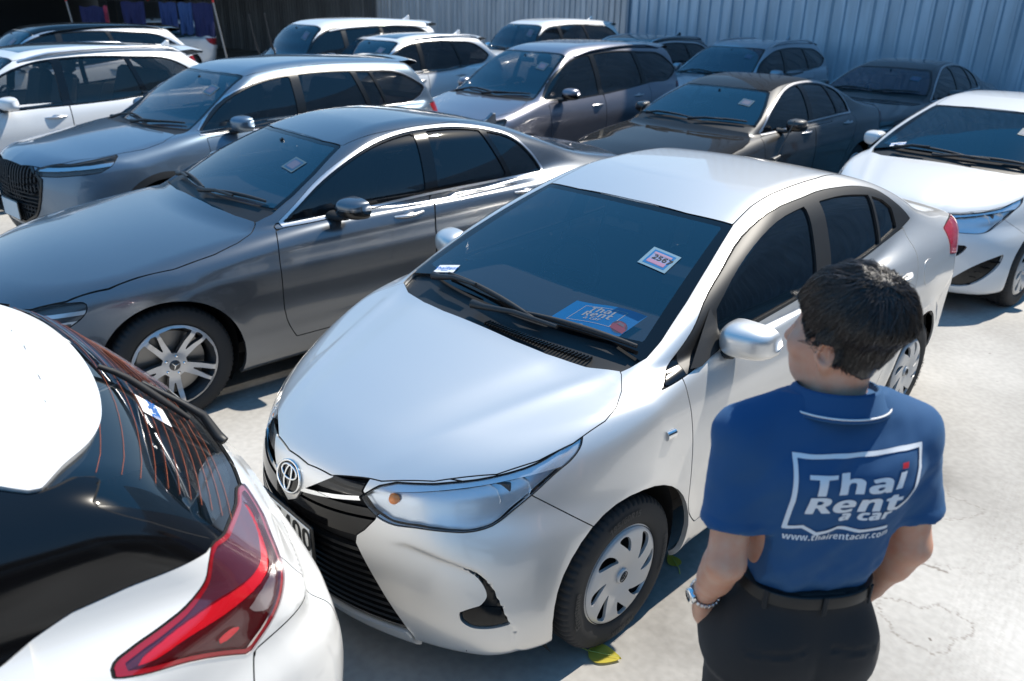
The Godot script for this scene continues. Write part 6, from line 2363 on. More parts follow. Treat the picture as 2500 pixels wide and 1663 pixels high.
func build_person() -> void:
	var root := thing("person", "person from behind in navy polo shirt with white print, hands in black trouser pockets", "person", Vector3(0.655, 0, -1.435), 0.10)
	var skin := mat(lin(0.56, 0.34, 0.24), 0.5)
	var sn := FastNoiseLite.new()
	sn.seed = 21
	sn.frequency = 0.02
	sn.fractal_octaves = 4
	var st := NoiseTexture2D.new()
	st.width = 256
	st.height = 256
	st.seamless = true
	st.noise = sn
	var sg := Gradient.new()
	sg.set_color(0, Color(1.0, 0.86, 0.80))
	sg.set_color(1, Color(1.0, 1.0, 1.0))
	st.color_ramp = sg
	skin.albedo_texture = st
	skin.uv1_triplanar = true
	skin.uv1_scale = Vector3(5, 5, 5)
	skin.subsurf_scatter_enabled = true
	skin.subsurf_scatter_strength = 0.15
	var navy := mat(lin(0.009, 0.066, 0.175), 0.85)
	navy.rim_enabled = true
	navy.rim = 0.5
	navy.rim_tint = 0.6
	var black := mat(lin(0.010, 0.010, 0.011), 0.8)
	black.rim_enabled = true
	black.rim = 0.25
	var weave := FastNoiseLite.new()
	weave.seed = 4
	weave.frequency = 0.25
	var wt := NoiseTexture2D.new()
	wt.width = 256
	wt.height = 256
	wt.seamless = true
	wt.noise = weave
	for m in [navy, black]:
		m.heightmap_enabled = true
		m.heightmap_texture = wt
		m.heightmap_scale = 0.03
		m.uv1_triplanar = true
		m.uv1_scale = Vector3(9, 9, 9)
	var nz := FastNoiseLite.new()
	nz.seed = 11
	nz.frequency = 1.0
	nz.fractal_octaves = 2
	# torso cross-sections: half width, half depth, depth offset
	var ta := Tab.new([[0.93, 0.150], [1.01, 0.140], [1.06, 0.137], [1.10, 0.150], [1.15, 0.160], [1.22, 0.170], [1.30, 0.188], [1.36, 0.193], [1.41, 0.172], [1.45, 0.12], [1.49, 0.07], [1.53, 0.055]], 5)
	var tb := Tab.new([[0.93, 0.112], [1.01, 0.106], [1.06, 0.103], [1.10, 0.118], [1.15, 0.122], [1.22, 0.122], [1.30, 0.126], [1.37, 0.12], [1.42, 0.095], [1.47, 0.07], [1.53, 0.052]], 5)
	var tc := Tab.new([[0.90, 0.0], [1.03, -0.005], [1.15, 0.0], [1.3, 0.008], [1.42, 0.004], [1.53, -0.008]], 5)
	var torso := func(p: Vector3) -> float:
		var a := ta.at(p.y)
		var b := tb.at(p.y)
		var x := absf(p.x) / a
		var z := absf(p.z - tc.at(p.y)) / b
		return (pow(pow(x, 2.5) + pow(z, 2.5), 0.4) - 1.0) * minf(a, b)
	var shirt_all := func(p: Vector3) -> float:
		var d: float = torso.call(p)
		d = smin(d, cap(p, Vector3(-0.05, 1.47, 0.0), SH_L, 0.045, 0.058), 0.05)
		d = smin(d, cap(p, Vector3(0.05, 1.47, 0.0), SH_R, 0.045, 0.058), 0.05)
		var arm := minf(cap(p, SH_L, SH_L.lerp(EL_L, 0.78), 0.058, 0.066), cap(p, SH_R, SH_R.lerp(EL_R, 0.78), 0.058, 0.066))
		d = smin(d, arm, 0.03)
		# folds: blousing over the belt, drag lines on the sleeves, a valley down the spine
		var low := clampf((1.27 - p.y) / 0.16, 0.0, 1.0)
		d += low * 0.010 * nz.get_noise_3d(p.x * 14.0 + p.y * 5.0, p.y * 7.0, p.z * 14.0)
		d += 0.005 * nz.get_noise_3d(p.x * 8.0 + 5.0, p.y * 11.0 - p.x * 6.0, p.z * 8.0)
		d += 0.007 * exp(-pow(p.x / 0.035, 2.0)) * clampf((p.z - 0.05) * 20.0, 0.0, 1.0) * clampf((1.40 - p.y) * 8.0, 0.0, 1.0)
		d -= 0.006 * exp(-pow((absf(p.x) - 0.09) / 0.05, 2.0)) * exp(-pow((p.y - 1.33) / 0.05, 2.0)) * (1.0 if p.z > 0.0 else 0.0)
		return d
	var hem := func(p: Vector3, s: Vector3, e: Vector3) -> float:     # beyond the sleeve's end
		return (p - s.lerp(e, 0.70)).dot((e - s).normalized())
	var shirt := func(p: Vector3) -> float:
		var d: float = shirt_all.call(p)
		d = maxf(d, 1.035 - p.y)
		for q in [[SH_L, EL_L], [SH_R, EL_R]]:      # the doubled hem of each sleeve
			if (p.x < -0.13 and q[0].x < 0.0) or (p.x > 0.13 and q[0].x > 0.0):
				var u: float = hem.call(p, q[0], q[1])
				d -= 0.0022 * clampf((u + 0.024) / 0.003, 0.0, 1.0)
		d = maxf(d, p.y - 1.492 - p.z * 0.25)
		if p.x < -0.13 and p.y < 1.36:
			d = maxf(d, hem.call(p, SH_L, EL_L))
		elif p.x > 0.13 and p.y < 1.36:
			d = maxf(d, hem.call(p, SH_R, EL_R))
		return d
	var body := func(p: Vector3) -> float:
		var d := smin(cap(p, Vector3(0, 1.40, 0.0), Vector3(0, 1.56, -0.01), 0.062, 0.055), torso.call(p) + 0.012, 0.02)
		d = minf(d, cap(p, SH_L, EL_L, 0.046, 0.040))
		d = minf(d, cap(p, SH_R, EL_R, 0.046, 0.040))
		d = smin(d, cap(p, EL_L, WR_L, 0.040, 0.0275), 0.015)
		d = smin(d, cap(p, EL_R, WR_R, 0.040, 0.0275), 0.015)
		d = smin(d, cap(p, EL_L.lerp(WR_L, 0.12) + Vector3(0, 0, -0.012), EL_L.lerp(WR_L, 0.45), 0.037, 0.036), 0.02)
		d = smin(d, cap(p, EL_R.lerp(WR_R, 0.12) + Vector3(0, 0, -0.012), EL_R.lerp(WR_R, 0.45), 0.037, 0.036), 0.02)
		# hands, slipping into the front pockets, fingers apart
		for s in [-1.0, 1.0]:
			var w := WR_L if s < 0.0 else WR_R
			if p.distance_to(w) > 0.26:
				continue
			var k := w + Vector3(-s * 0.028, -0.085, -0.035)
			d = smin(d, cap(p, w, k, 0.026, 0.032), 0.012)
			for i in 4:
				var a := k + Vector3(-s * 0.004 * i, -0.004, (i - 1.5) * 0.019)
				var l: float = [0.062, 0.074, 0.07, 0.056][i]
				d = smin(d, cap(p, a, a + Vector3(-s * 0.014, -l, -0.012), 0.0095, 0.008), 0.006)
			var th := w + Vector3(-s * 0.004, -0.035, -0.035)
			d = smin(d, cap(p, th, th + Vector3(-s * 0.012, -0.058, -0.026), 0.012, 0.009), 0.01)
		return d
	# head, turned to his left
	var ht := Transform3D(Basis(Vector3.UP, 0.60) * Basis(Vector3.RIGHT, -0.06), Vector3(0.007, 1.597, -0.022))
	var hi := ht.affine_inverse()
	var head := func(w: Vector3) -> float:
		var p := hi * w
		var d := ell(p, Vector3(0, 0.035, 0.008), Vector3(0.074, 0.096, 0.094))
		d = smin(d, ell(p, Vector3(0, -0.045, -0.038), Vector3(0.062, 0.075, 0.066)), 0.04)
		d = smin(d, ell(p, Vector3(0, -0.085, -0.062), Vector3(0.030, 0.024, 0.026)), 0.04)
		var x := absf(p.x)
		var q := Vector3(x, p.y, p.z)
		d = smin(d, ell(q, Vector3(0.048, -0.02, -0.062), Vector3(0.026, 0.024, 0.024)), 0.03)
		d = smin(d, cap(p, Vector3(0, 0.012, -0.092), Vector3(0, -0.026, -0.116), 0.009, 0.013), 0.014)
		d = smin(d, ell(q, Vector3(0.013, -0.032, -0.103), Vector3(0.010, 0.008, 0.010)), 0.008)
		d = smin(d, ell(p, Vector3(0, -0.058, -0.096), Vector3(0.024, 0.007, 0.011)), 0.006)
		d = smin(d, ell(p, Vector3(0, -0.068, -0.094), Vector3(0.020, 0.007, 0.011)), 0.006)
		d = maxf(d, -ell(q, Vector3(0.031, 0.012, -0.102), Vector3(0.018, 0.011, 0.014)))
		d = smin(d, ell(q, Vector3(0.031, 0.010, -0.079), Vector3(0.013, 0.012, 0.013)), 0.004)
		# ears
		var e := Vector3(x - 0.073, p.y + 0.008, p.z - 0.008)
		e = Basis(Vector3.UP, 0.42) * e
		var rim := Vector2(e.z * 1.45 - (0.004 if e.y > 0.0 else -0.002), e.y).length()
		var ear := Vector2(rim - 0.026, (e.x - 0.010)).length() - 0.0062
		ear = smin(ear, ell(e, Vector3(0.006, -0.027, -0.004), Vector3(0.008, 0.011, 0.010)), 0.006)
		ear = smin(ear, maxf(rim - 0.026, absf(e.x - 0.002) - 0.004), 0.006)
		ear = smin(ear, cap(e, Vector3(0.008, 0.006, 0.004), Vector3(0.008, -0.014, 0.006), 0.004, 0.005), 0.004)
		d = smin(d, ear, 0.006)
		d = smin(d, cap(w, Vector3(0, 1.46, 0.0), Vector3(0, 1.56, -0.008), 0.060, 0.055), 0.03)
		return d
	var bb := Build.new()
	nets(func(p: Vector3) -> float: return maxf(body.call(p), maxf(p.y - 1.50, 0.98 - p.y if absf(p.x) < 0.155 else -1.0)), Vector3(-0.31, 0.76, -0.2), Vector3(0.32, 1.52, 0.18), 0.011, bb)
	nets(func(p: Vector3) -> float: return maxf(head.call(p), 1.475 - p.y), Vector3(-0.14, 1.465, -0.2), Vector3(0.14, 1.76, 0.13), 0.0042, bb)
	part("body", bb.mesh(), skin, root)
	var sb := Build.new()
	nets(shirt, Vector3(-0.34, 0.99, -0.19), Vector3(0.35, 1.53, 0.19), 0.0085, sb)
	var so := part("polo_shirt", sb.mesh(), navy, root)
	# collar: a band with a turned-down edge and a white line
	var ring := func(a: float, r: float, y: float) -> Vector3: return Vector3(sin(a) * r * 1.06, y, cos(a) * r + 0.0)
	var cb := Build.new()
	var rows := []
	for i in 41:
		var a := lerpf(-2.75, 2.75, i / 40.0)
		var open := clampf((absf(a) - 1.9) / 0.85, 0.0, 1.0)
		var back := 0.012 * cos(a)
		rows.append([ring.call(a, 0.066, 1.478 + back), ring.call(a, 0.0705, 1.499 + back - 0.008 * open), ring.call(a, 0.0735, 1.505 + back - 0.01 * open), ring.call(a, 0.080, 1.500 + back - 0.012 * open), ring.call(a, 0.093 + 0.01 * open, 1.474 + back - 0.022 * open), ring.call(a, 0.103 + 0.016 * open, 1.462 + back - 0.036 * open), ring.call(a, 0.1035 + 0.016 * open, 1.458 + back - 0.036 * open), ring.call(a, 0.098, 1.458 + back - 0.03 * open)])
	cb.grid(rows)
	part("collar", fixed(cb, Vector3(0, 1.48, 0)), navy, so)
	var wl := Build.new()
	var pts := []
	var rad := []
	for i in 61:
		var a := lerpf(-2.7, 2.7, i / 60.0)
		var open := clampf((absf(a) - 1.9) / 0.85, 0.0, 1.0)
		pts.append(ring.call(a, 0.1015 + 0.016 * open, 1.4665 + 0.012 * cos(a) - 0.035 * open))
		rad.append(0.0019)
	wl.tube(pts, rad, 6)
	part("collar_piping", wl.mesh(), M.white_plastic, so)
	# the print on the back
	var ink := mat(lin(0.70, 0.72, 0.75), 0.75)
	var red := mat(lin(0.55, 0.012, 0.03), 0.75)
	var on_back := func(q: Vector2) -> Array:
		var p := Vector3(q.x, q.y, 0.21)
		for i in 16:
			p.z -= shirt_all.call(p) * 0.85
		var h := 0.003
		var c: float = shirt_all.call(p)
		var n := Vector3(shirt_all.call(p + Vector3(h, 0, 0)) - c, shirt_all.call(p + Vector3(0, h, 0)) - c, shirt_all.call(p + Vector3(0, 0, h)) - c).normalized()
		return [p + n * 0.0022, n]
	var U := func(px: float, py: float) -> Vector2: return Vector2(-0.112 + (px - 1268.0) * 0.000435, 1.405 - (py - 460.0) * 0.000372)
	var fit := func(text: String, x0: float, x1: float, yb: float, yt: float, lean: float, ref_h: float) -> Array:
		var tr := letters(text, 1.0)
		var lo := Vector2(1e9, 1e9)
		var hi2 := -lo
		for t in tr:
			for p in t:
				lo = lo.min(p)
				hi2 = hi2.max(p)
		var out := []
		for t in tr:
			var q := []
			for p in t:
				var g: Vector2 = Vector2((p.x - lo.x) / (hi2.x - lo.x), (p.y - lo.y) / (hi2.y - lo.y))
				q.append(U.call(lerpf(x0, x1, g.x) + (g.y - 0.5) * lean, lerpf(yb, yt, g.y)))
			out.append(q)
		var heavy := []
		for t in out:
			for o in ([Vector2.ZERO] if ref_h < 0.0 else [Vector2(-0.0011, 0.0006), Vector2(0.0011, 0.0006), Vector2(-0.0011, -0.0006), Vector2(0.0011, -0.0006)]):
				heavy.append([t[0] + o, t[1] + o, t[2] + o])
		return fine(heavy, 0.010)
	part("print", printed(fit.call("Tha", 1318, 1705, 652, 542, 8.0, 0.0), on_back), ink, so)
	part("print", printed(fine(poly_tris(PackedVector2Array([U.call(1722, 640), U.call(1756, 638), U.call(1780, 552), U.call(1746, 554)])), 0.01), on_back), ink, so)
	part("print", printed(fine(poly_tris(PackedVector2Array([U.call(1752, 538), U.call(1784, 538), U.call(1787, 509), U.call(1755, 511)])), 0.01), on_back), red, so)
	part("print", printed(fit.call("Rent", 1325, 1765, 770, 664, 10.0, 0.0), on_back), ink, so)
	part("print", printed(fit.call("a car", 1488, 1728, 826, 778, 8.0, 0.0), on_back), ink, so)
	part("print", printed(fit.call("www.thairentacar.com", 1255, 1760, 962, 916, 0.0, -1.0), on_back), ink, so)
	var frame := []
	var fr := [[1266, 470], [1866, 450], [1862, 560], [1835, 660], [1800, 720], [1755, 762]]
	for i in fr.size() - 1:
		frame.append([fr[i], fr[i + 1]])
	for q in [[[1266, 470], [1262, 700]], [[1262, 700], [1255, 880]], [[1255, 880], [1330, 868]], [[1330, 868], [1395, 912]], [[1395, 912], [1490, 878]], [[1490, 878], [1600, 900]], [[1600, 900], [1735, 898]]]:
		frame.append(q)
	var ft := []
	for q in frame:
		var a: Vector2 = U.call(q[0][0], q[0][1])
		var b: Vector2 = U.call(q[1][0], q[1][1])
		var d := (b - a).normalized()
		var w := d.orthogonal() * 0.0039
		a -= d * 0.0035
		b += d * 0.0035
		ft.append([a + w, b + w, b - w])
		ft.append([a + w, b - w, a - w])
	part("print", printed(fine(ft, 0.010), on_back), ink, so)
	# trousers
	var pa := Tab.new([[0.70, 0.19], [0.80, 0.186], [0.88, 0.178], [0.95, 0.160], [1.0, 0.142], [1.04, 0.139]], 5)
	var pb := Tab.new([[0.70, 0.14], [0.80, 0.138], [0.88, 0.132], [0.95, 0.118], [1.0, 0.108], [1.04, 0.106]], 5)
	var trousers := func(p: Vector3) -> float:
		var a := pa.at(p.y - 0.03)
		var b := pb.at(p.y - 0.03)
		var d := (pow(pow(absf(p.x) / a, 2.4) + pow(absf(p.z - 0.004) / b, 2.4), 1.0 / 2.4) - 1.0) * minf(a, b)
		d = maxf(d, 0.81 - p.y)
		for s in [-1.0, 1.0]:
			var l := smin(cap(p, Vector3(s * 0.092, 0.84, 0.012), Vector3(s * 0.10, 0.48, -0.005), 0.098, 0.082), cap(p, Vector3(s * 0.10, 0.48, -0.005), Vector3(s * 0.105, 0.08, 0.02), 0.080, 0.072), 0.02)
			d = smin(d, l, 0.035)
			d = smin(d, ell(p, Vector3(s * 0.07, 0.90, 0.075), Vector3(0.085, 0.085, 0.065)), 0.04)      # seat
			d = smin(d, ell(p, Vector3(s * 0.16, 0.875, -0.055), Vector3(0.035, 0.075, 0.055)), 0.03)    # a hand in the pocket
		d += 0.006 * exp(-pow(p.x / 0.012, 2.0)) * clampf((p.z - 0.05) * 20.0, 0.0, 1.0) * clampf((0.98 - p.y) * 10.0, 0.0, 1.0)
		d += 0.005 * nz.get_noise_3d(p.x * 9.0 + p.y * 4.0, p.y * 6.0 - p.x * 5.0, p.z * 9.0) * clampf((0.9 - p.y) * 5.0, 0.0, 1.0)
		for s in [-1.0, 1.0]:       # welt pockets at the back
			var q := Vector2(p.x - s * 0.088, p.y - 0.925 + absf(p.x) * 0.16 - 0.02)
			if p.z > 0.03 and absf(q.x) < 0.062:
				d += 0.004 * exp(-pow(q.y / 0.0035, 2.0)) - 0.0022 * exp(-pow((q.y + 0.009) / 0.005, 2.0))
		return maxf(d, p.y - 1.065)
	var tb2 := Build.new()
	nets(trousers, Vector3(-0.24, 0.04, -0.18), Vector3(0.24, 1.09, 0.19), 0.011, tb2)
	var to := part("trousers", tb2.mesh(), black, root)
	# belt, loops
	var belt := Build.new()
	rows = []
	for i in 65:
		var a := TAU * i / 64
		var row := []
		for q in [[0.004, 1.031], [0.008, 1.034], [0.008, 1.060], [0.004, 1.063], [-0.004, 1.063]]:
			var c := cos(a)
			var s := sin(a)
			var x: float = signf(c) * pow(absf(c), 2.0 / 2.4) * (pa.at(q[1] - 0.03) + q[0])
			var z: float = signf(s) * pow(absf(s), 2.0 / 2.4) * (pb.at(q[1] - 0.03) + q[0]) + 0.004
			row.append(Vector3(x, q[1], z))
		rows.append(row)
	belt.grid(rows)
	part("belt", fixed(belt, Vector3(0, 1.045, 0)), mat(lin(0.006, 0.006, 0.006), 0.5), to)
	for a in [1.571, 0.75, 2.4]:
		var c := cos(a)
		var s := sin(a)
		var p := Vector3(signf(c) * pow(absf(c), 2.0 / 2.4) * 0.151, 1.044, signf(s) * pow(absf(s), 2.0 / 2.4) * 0.118 + 0.004)
		var lb := Build.new()
		lb.box(p, Vector3(0.011, 0.05, 0.005), 0.002, Basis(Vector3.UP, PI / 2 - a))
		part("belt_loop", lb.mesh(), black, to)
	# shoes
	for s in [-1.0, 1.0]:
		var q := Build.new()
		nets(func(p: Vector3) -> float: return maxf(smin(ell(p, Vector3(s * 0.11, 0.05, -0.10), Vector3(0.05, 0.045, 0.11)), ell(p, Vector3(s * 0.105, 0.055, 0.02), Vector3(0.045, 0.06, 0.07)), 0.04), 0.004 - p.y), Vector3(s * 0.11 - 0.08, 0.0, -0.24), Vector3(s * 0.11 + 0.08, 0.13, 0.11), 0.012, q)
		part("shoe", q.mesh(), mat(lin(0.012, 0.012, 0.012), 0.4), root)
	# wrist watch on the left arm
	var wb := Build.new()
	var wax := (WR_L - EL_L).normalized()
	var wc := WR_L.lerp(EL_L, 0.10)
	var wu := wax.cross(Vector3.FORWARD).normalized()
	var wv := wax.cross(wu)
	for i in 22:
		var a := TAU * i / 22
		var d := wu * cos(a) + wv * sin(a)
		wb.box(wc + d * 0.0325, Vector3(0.006, 0.0085, 0.012), 0.0015, Basis(d, wax.cross(d), wax))
	part("watch_strap", wb.mesh(), M.satin, root)
	wb = Build.new()
	wb.lathe([[0.0, 0.006], [0.015, 0.006], [0.018, 0.003], [0.018, -0.004]], 24)
	var wd := -Vector3.FORWARD * 0.2 - Vector3.RIGHT
	wd = (wd - wax * wd.dot(wax)).normalized()
	part("watch", wb.mesh(), M.chrome, root, Transform3D(Basis.looking_at(-wd, wax), wc + wd * 0.035))
	hair(root, ht, head)

func hair(root: Node3D, ht: Transform3D, head: Callable) -> void:
	var hm := mat(lin(0.012, 0.009, 0.008), 0.34, 0.0, 0.6)
	var hi := ht.affine_inverse()
	var nz := FastNoiseLite.new()
	nz.seed = 3
	nz.frequency = 1.0
	# the mass of hair: long on top, shaved close at the nape and over the ears
	var line := func(p: Vector3) -> float:      # negative where hair grows
		var back := clampf((p.z + 0.01) / 0.09, 0.0, 1.0)
		var y := lerpf(0.012, -0.066, smoothstep(0.0, 1.0, back))
		if p.z < 0.0:
			y = lerpf(0.012, 0.085, clampf(-p.z / 0.085, 0.0, 1.0)) - 0.03 * exp(-pow((p.z + 0.036) / 0.012, 2.0))
		return y - p.y
	var mass := func(w: Vector3) -> float:
		var p := hi * w
		var t := clampf((p.y - 0.0) / 0.045, 0.0, 1.0)
		var thick := lerpf(0.003, 0.016 - 0.009 * clampf(-p.z * 11.0 - 0.1, 0.0, 1.0), smoothstep(0.0, 1.0, t)) + 0.008 * clampf((p.z) * 12.0, 0.0, 1.0) * t
		var d: float = head.call(w) - thick
		d += 0.007 * t * nz.get_noise_3d(p.x * 22.0 + p.z * 9.0, p.y * 8.0, p.z * 12.0)
		d = maxf(d, 0.030 - Vector2((p.y + 0.012) * 0.85, p.z - 0.006).length() if absf(p.x) > 0.05 else -1.0)      # clear of the ears
		return maxf(d, line.call(p) - 0.004)
	var b := Build.new()
	nets(mass, Vector3(-0.15, 1.49, -0.19), Vector3(0.15, 1.78, 0.15), 0.0055, b)
	var ho := part("hair", b.mesh(), hm, root)
	# strands sweeping from the crown, forwards on top and down at the sides
	var rng := RandomNumberGenerator.new()
	rng.seed = 5
	var s := Build.new()
	var s2 := Build.new()
	var crown := Vector3(0.005, 0.118, 0.045)
	var count := 0
	while count < 5200:
		var dir := Vector3(rng.randf_range(-1, 1), rng.randf_range(-0.25, 1.0), rng.randf_range(-1, 1)).normalized()
		var p := dir * 0.13 + Vector3(0, 0.02, 0.0)
		if line.call(p * 0.85) > -0.022:
			continue
		count += 1
		# march down to the mass
		var w := ht * p
		for k in 6:
			w -= (ht.basis * dir) * (mass.call(w) * 0.8)
		var q := hi * w
		var flow := (q - crown)
		flow = (flow + Vector3(rng.randf_range(-0.03, 0.03) + 0.02, -0.02 + 0.05 * clampf(-q.y * 5.0, 0.0, 1.0), -0.035 + rng.randf_range(-0.02, 0.02))).normalized()
		var pts := []
		var rad := []
		var n := 7
		var len := rng.randf_range(0.05, 0.10) * clampf((q.y + 0.03) / 0.06, 0.35, 1.0)
		var lift := rng.randf()
		var curl := rng.randf_range(-0.4, 0.4)
		for i in n:
			var t := float(i) / (n - 1)
			var d: float = mass.call(w)
			var h := 0.002
			var g := Vector3(mass.call(w + Vector3(h, 0, 0)) - d, mass.call(w + Vector3(0, h, 0)) - d, mass.call(w + Vector3(0, 0, h)) - d).normalized()
			w += g * (-d + 0.0012 + (0.006 * lift * lift) * sin(t * PI * 0.75) * clampf((q.y + 0.02) * 14.0, 0.15, 1.0))
			pts.append(w)
			rad.append(0.0009 * (1.0 - t * 0.8) + 0.0002)
			var f := ht.basis * flow
			f = (f - g * f.dot(g)).normalized()
			f = f.rotated(g, curl * t)
			w += f * (len / (n - 1))
		(s if count % 3 else s2).tube(pts, rad, 3, false)
	var so := part("hair_strands", s.mesh(), hm, ho)
	so.set_meta("kind", "stuff")
	so = part("hair_strands", s2.mesh(), mat(lin(0.022, 0.015, 0.012), 0.3, 0.0, 0.7), ho)
	so.set_meta("kind", "stuff")
# ---------------------------------------------------------------- the yard
const AL := Vector3(0.7109, 0, -0.7033)      # along the parked cars, towards the wall
const AC := Vector3(0.7033, 0, 0.7109)       # across them, towards the near right

func yard(a: float, y: float, b: float) -> Vector3:
	return AL * a + AC * b + Vector3.UP * y

func yard_basis() -> Basis:        # x across, y up, z towards the wall turned to face the yard
	return Basis(AC, Vector3.UP, -AL)

func concrete(n: int, span: float) -> StandardMaterial3D:
	var coarse := FastNoiseLite.new()
	coarse.seed = 2
	coarse.frequency = 0.012
	coarse.fractal_octaves = 5
	var fine_n := FastNoiseLite.new()
	fine_n.seed = 7
	fine_n.frequency = 0.16
	fine_n.fractal_octaves = 3
	var ic := coarse.get_seamless_image(512, 512)
	ic.resize(n, n, Image.INTERPOLATE_CUBIC)
	var fi := fine_n.get_seamless_image(n, n)
	var dc := ic.get_data()
	var df := fi.get_data()
	var out := PackedByteArray()
	out.resize(n * n * 3)
	var low := PackedByteArray()
	low.resize(n * n)
	for i in n * n:
		var c := dc[i]
		var f := df[i]
		var v := 160 + ((c - 128) * 34 >> 7) + ((f - 128) * 9 >> 7)
		if c < 74:
			v -= (74 - c) / 2
		out[i * 3] = clampi(v + 3, 0, 255)
		out[i * 3 + 1] = clampi(v, 0, 255)
		out[i * 3 + 2] = clampi(v - 5, 0, 255)
		low[i] = clampi(128 + (f - 128) / 2, 0, 255)
	var img := Image.create_from_data(n, n, false, Image.FORMAT_RGB8, out)
	var rel := Image.create_from_data(n, n, false, Image.FORMAT_L8, low)
	# cracks, worn patches and a few spots of oil, at their places on the ground
	var rng := RandomNumberGenerator.new()
	rng.seed = 9
	var px := func(x: float, z: float) -> Vector2i: return Vector2i(posmod(int(x / span * n), n), posmod(int(z / span * n), n))
	var line := func(pts: Array, dark: float, wide: int, rough: float) -> void:
		for i in pts.size() - 1:
			var a := Vector2(pts[i][0], pts[i][1])
			var b := Vector2(pts[i + 1][0], pts[i + 1][1])
			var m := int(a.distance_to(b) / span * n * 1.5) + 1
			var off := Vector2.ZERO
			for k in m:
				off = off * 0.93 + Vector2(rng.randf_range(-1, 1), rng.randf_range(-1, 1)) * rough
				var p := a.lerp(b, float(k) / m) + off
				for w in wide:
					var q: Vector2i = px.call(p.x, p.y) + Vector2i(w, 0)
					q = Vector2i(posmod(q.x, n), posmod(q.y, n))
					var c := img.get_pixelv(q)
					img.set_pixelv(q, c.lerp(Color(0.42, 0.39, 0.36), dark * rng.randf_range(0.5, 1.0)))
					rel.set_pixelv(q, Color(0.4, 0.4, 0.4))
	var ring := func(cx: float, cz: float, r: float, sq: float, dark: float) -> void:
		var pts := []
		for i in 15:
			var a := TAU * i / 14
			var q := r * (1.0 + 0.22 * sin(a * 3.0 + cx * 9.0) + 0.12 * sin(a * 5.0))
			pts.append([cx + cos(a) * q, cz + sin(a) * q * sq])
		line.call(pts, dark, 1, 0.006)
	ring.call(2.02, -3.25, 0.22, 0.7, 0.3)
	ring.call(1.62, -2.42, 0.17, 0.8, 0.35)
	line.call([[1.55, -2.9], [1.75, -2.82], [1.86, -2.72]], 0.6, 2, 0.006)
	line.call([[1.25, -2.05], [1.42, -1.75], [1.5, -1.4], [1.7, -1.1]], 0.28, 1, 0.008)
	line.call([[1.95, -2.05], [2.3, -1.9], [2.7, -1.95]], 0.3, 1, 0.008)
	line.call([[-1.9, -2.55], [-1.45, -3.0], [-1.1, -3.3]], 0.3, 1, 0.008)
	for i in 26:
		var x := rng.randf_range(-4.0, 6.0)
		var z := rng.randf_range(-7.0, 1.0)
		line.call([[x, z], [x + rng.randf_range(-0.7, 0.7), z + rng.randf_range(-0.7, 0.7)]], 0.16, 1, 0.01)
	# tyre tracks, a worn pale line
	for q in [[[0.9, -1.2], [2.6, -3.4]], [[1.5, -0.6], [3.4, -3.0]]]:
		for k in 14:
			var o := k * 0.012 - 0.084
			line.call([[q[0][0] + o, q[0][1] + o], [q[1][0] + o, q[1][1] + o]], 0.055, 1, 0.003)
	for k in 2600:
		var t := rng.randf()
		var p := Vector2(1.28, -1.98).lerp(Vector2(2.2, -1.18), t) + Vector2(rng.randf_range(-0.035, 0.035), rng.randf_range(-0.035, 0.035))
		var q: Vector2i = px.call(p.x, p.y)
		img.set_pixelv(q, img.get_pixelv(q).lerp(Color(0.78, 0.79, 0.8), rng.randf_range(0.1, 0.5)))
	for i in 420:
		var q: Vector2i = px.call(rng.randf_range(-8, 8), rng.randf_range(-8, 8))
		img.fill_rect(Rect2i(q, Vector2i(rng.randi_range(1, 2), rng.randi_range(1, 2))), Color(0.3, 0.27, 0.24).lerp(img.get_pixelv(q), rng.randf_range(0.2, 0.8)))
	var m := mat(Color.WHITE, 0.85)
	m.albedo_texture = ImageTexture.create_from_image(img)
	m.heightmap_enabled = true
	m.heightmap_texture = ImageTexture.create_from_image(rel)
	m.heightmap_scale = 0.25
	return m

func build_ground() -> void:
	var span := 16.0
	var m := concrete(2048, span)
	var b := Build.new()
	for p in [Vector3(-160, 0, -160), Vector3(160, 0, -160), Vector3(160, 0, 160), Vector3(-160, 0, 160)]:
		b.v.append(p)
		b.n.append(Vector3.UP)
		b.uv.append(Vector2(p.x, p.z) / span)
	b.t.append_array([0, 1, 2, 0, 2, 3])
	structure("ground", b.mesh(), m)

# a trapezoid-ribbed sheet, x along its width, standing on y = 0
func sheet(width: float, height: float, ribs: int, depth: float) -> ArrayMesh:
	var b := Build.new()
	var prof := []
	var p := width / ribs
	for i in ribs:
		var x := i * p
		prof.append_array([Vector2(x, 0), Vector2(x + p * 0.66, 0), Vector2(x + p * 0.74, depth), Vector2(x + p * 0.92, depth)])
	prof.append(Vector2(width + 0.02, 0))
	for i in prof.size() - 1:
		var a: Vector2 = prof[i]
		var c: Vector2 = prof[i + 1]
		b.quad(Vector3(a.x, 0, a.y), Vector3(c.x, 0, c.y), Vector3(c.x, height, c.y), Vector3(a.x, height, a.y))
		b.quad(Vector3(c.x, 0, c.y - 0.003), Vector3(a.x, 0, a.y - 0.003), Vector3(a.x, height, a.y - 0.003), Vector3(c.x, height, c.y - 0.003))
	return b.mesh()

func metal_sheet(c: Color, seed: int) -> StandardMaterial3D:
	var m := mat(Color.WHITE, 0.42, 0.35)
	var nz := FastNoiseLite.new()
	nz.seed = seed
	nz.frequency = 0.006
	nz.fractal_octaves = 4
	var t := NoiseTexture2D.new()
	t.width = 512
	t.height = 512
	t.seamless = true
	t.noise = nz
	var g := Gradient.new()
	g.set_color(0, c.darkened(0.16))
	g.set_color(1, c.lightened(0.10))
	t.color_ramp = g
	m.albedo_texture = t
	m.uv1_triplanar = true
	m.uv1_scale = Vector3(0.8, 0.12, 0.8)
	return m

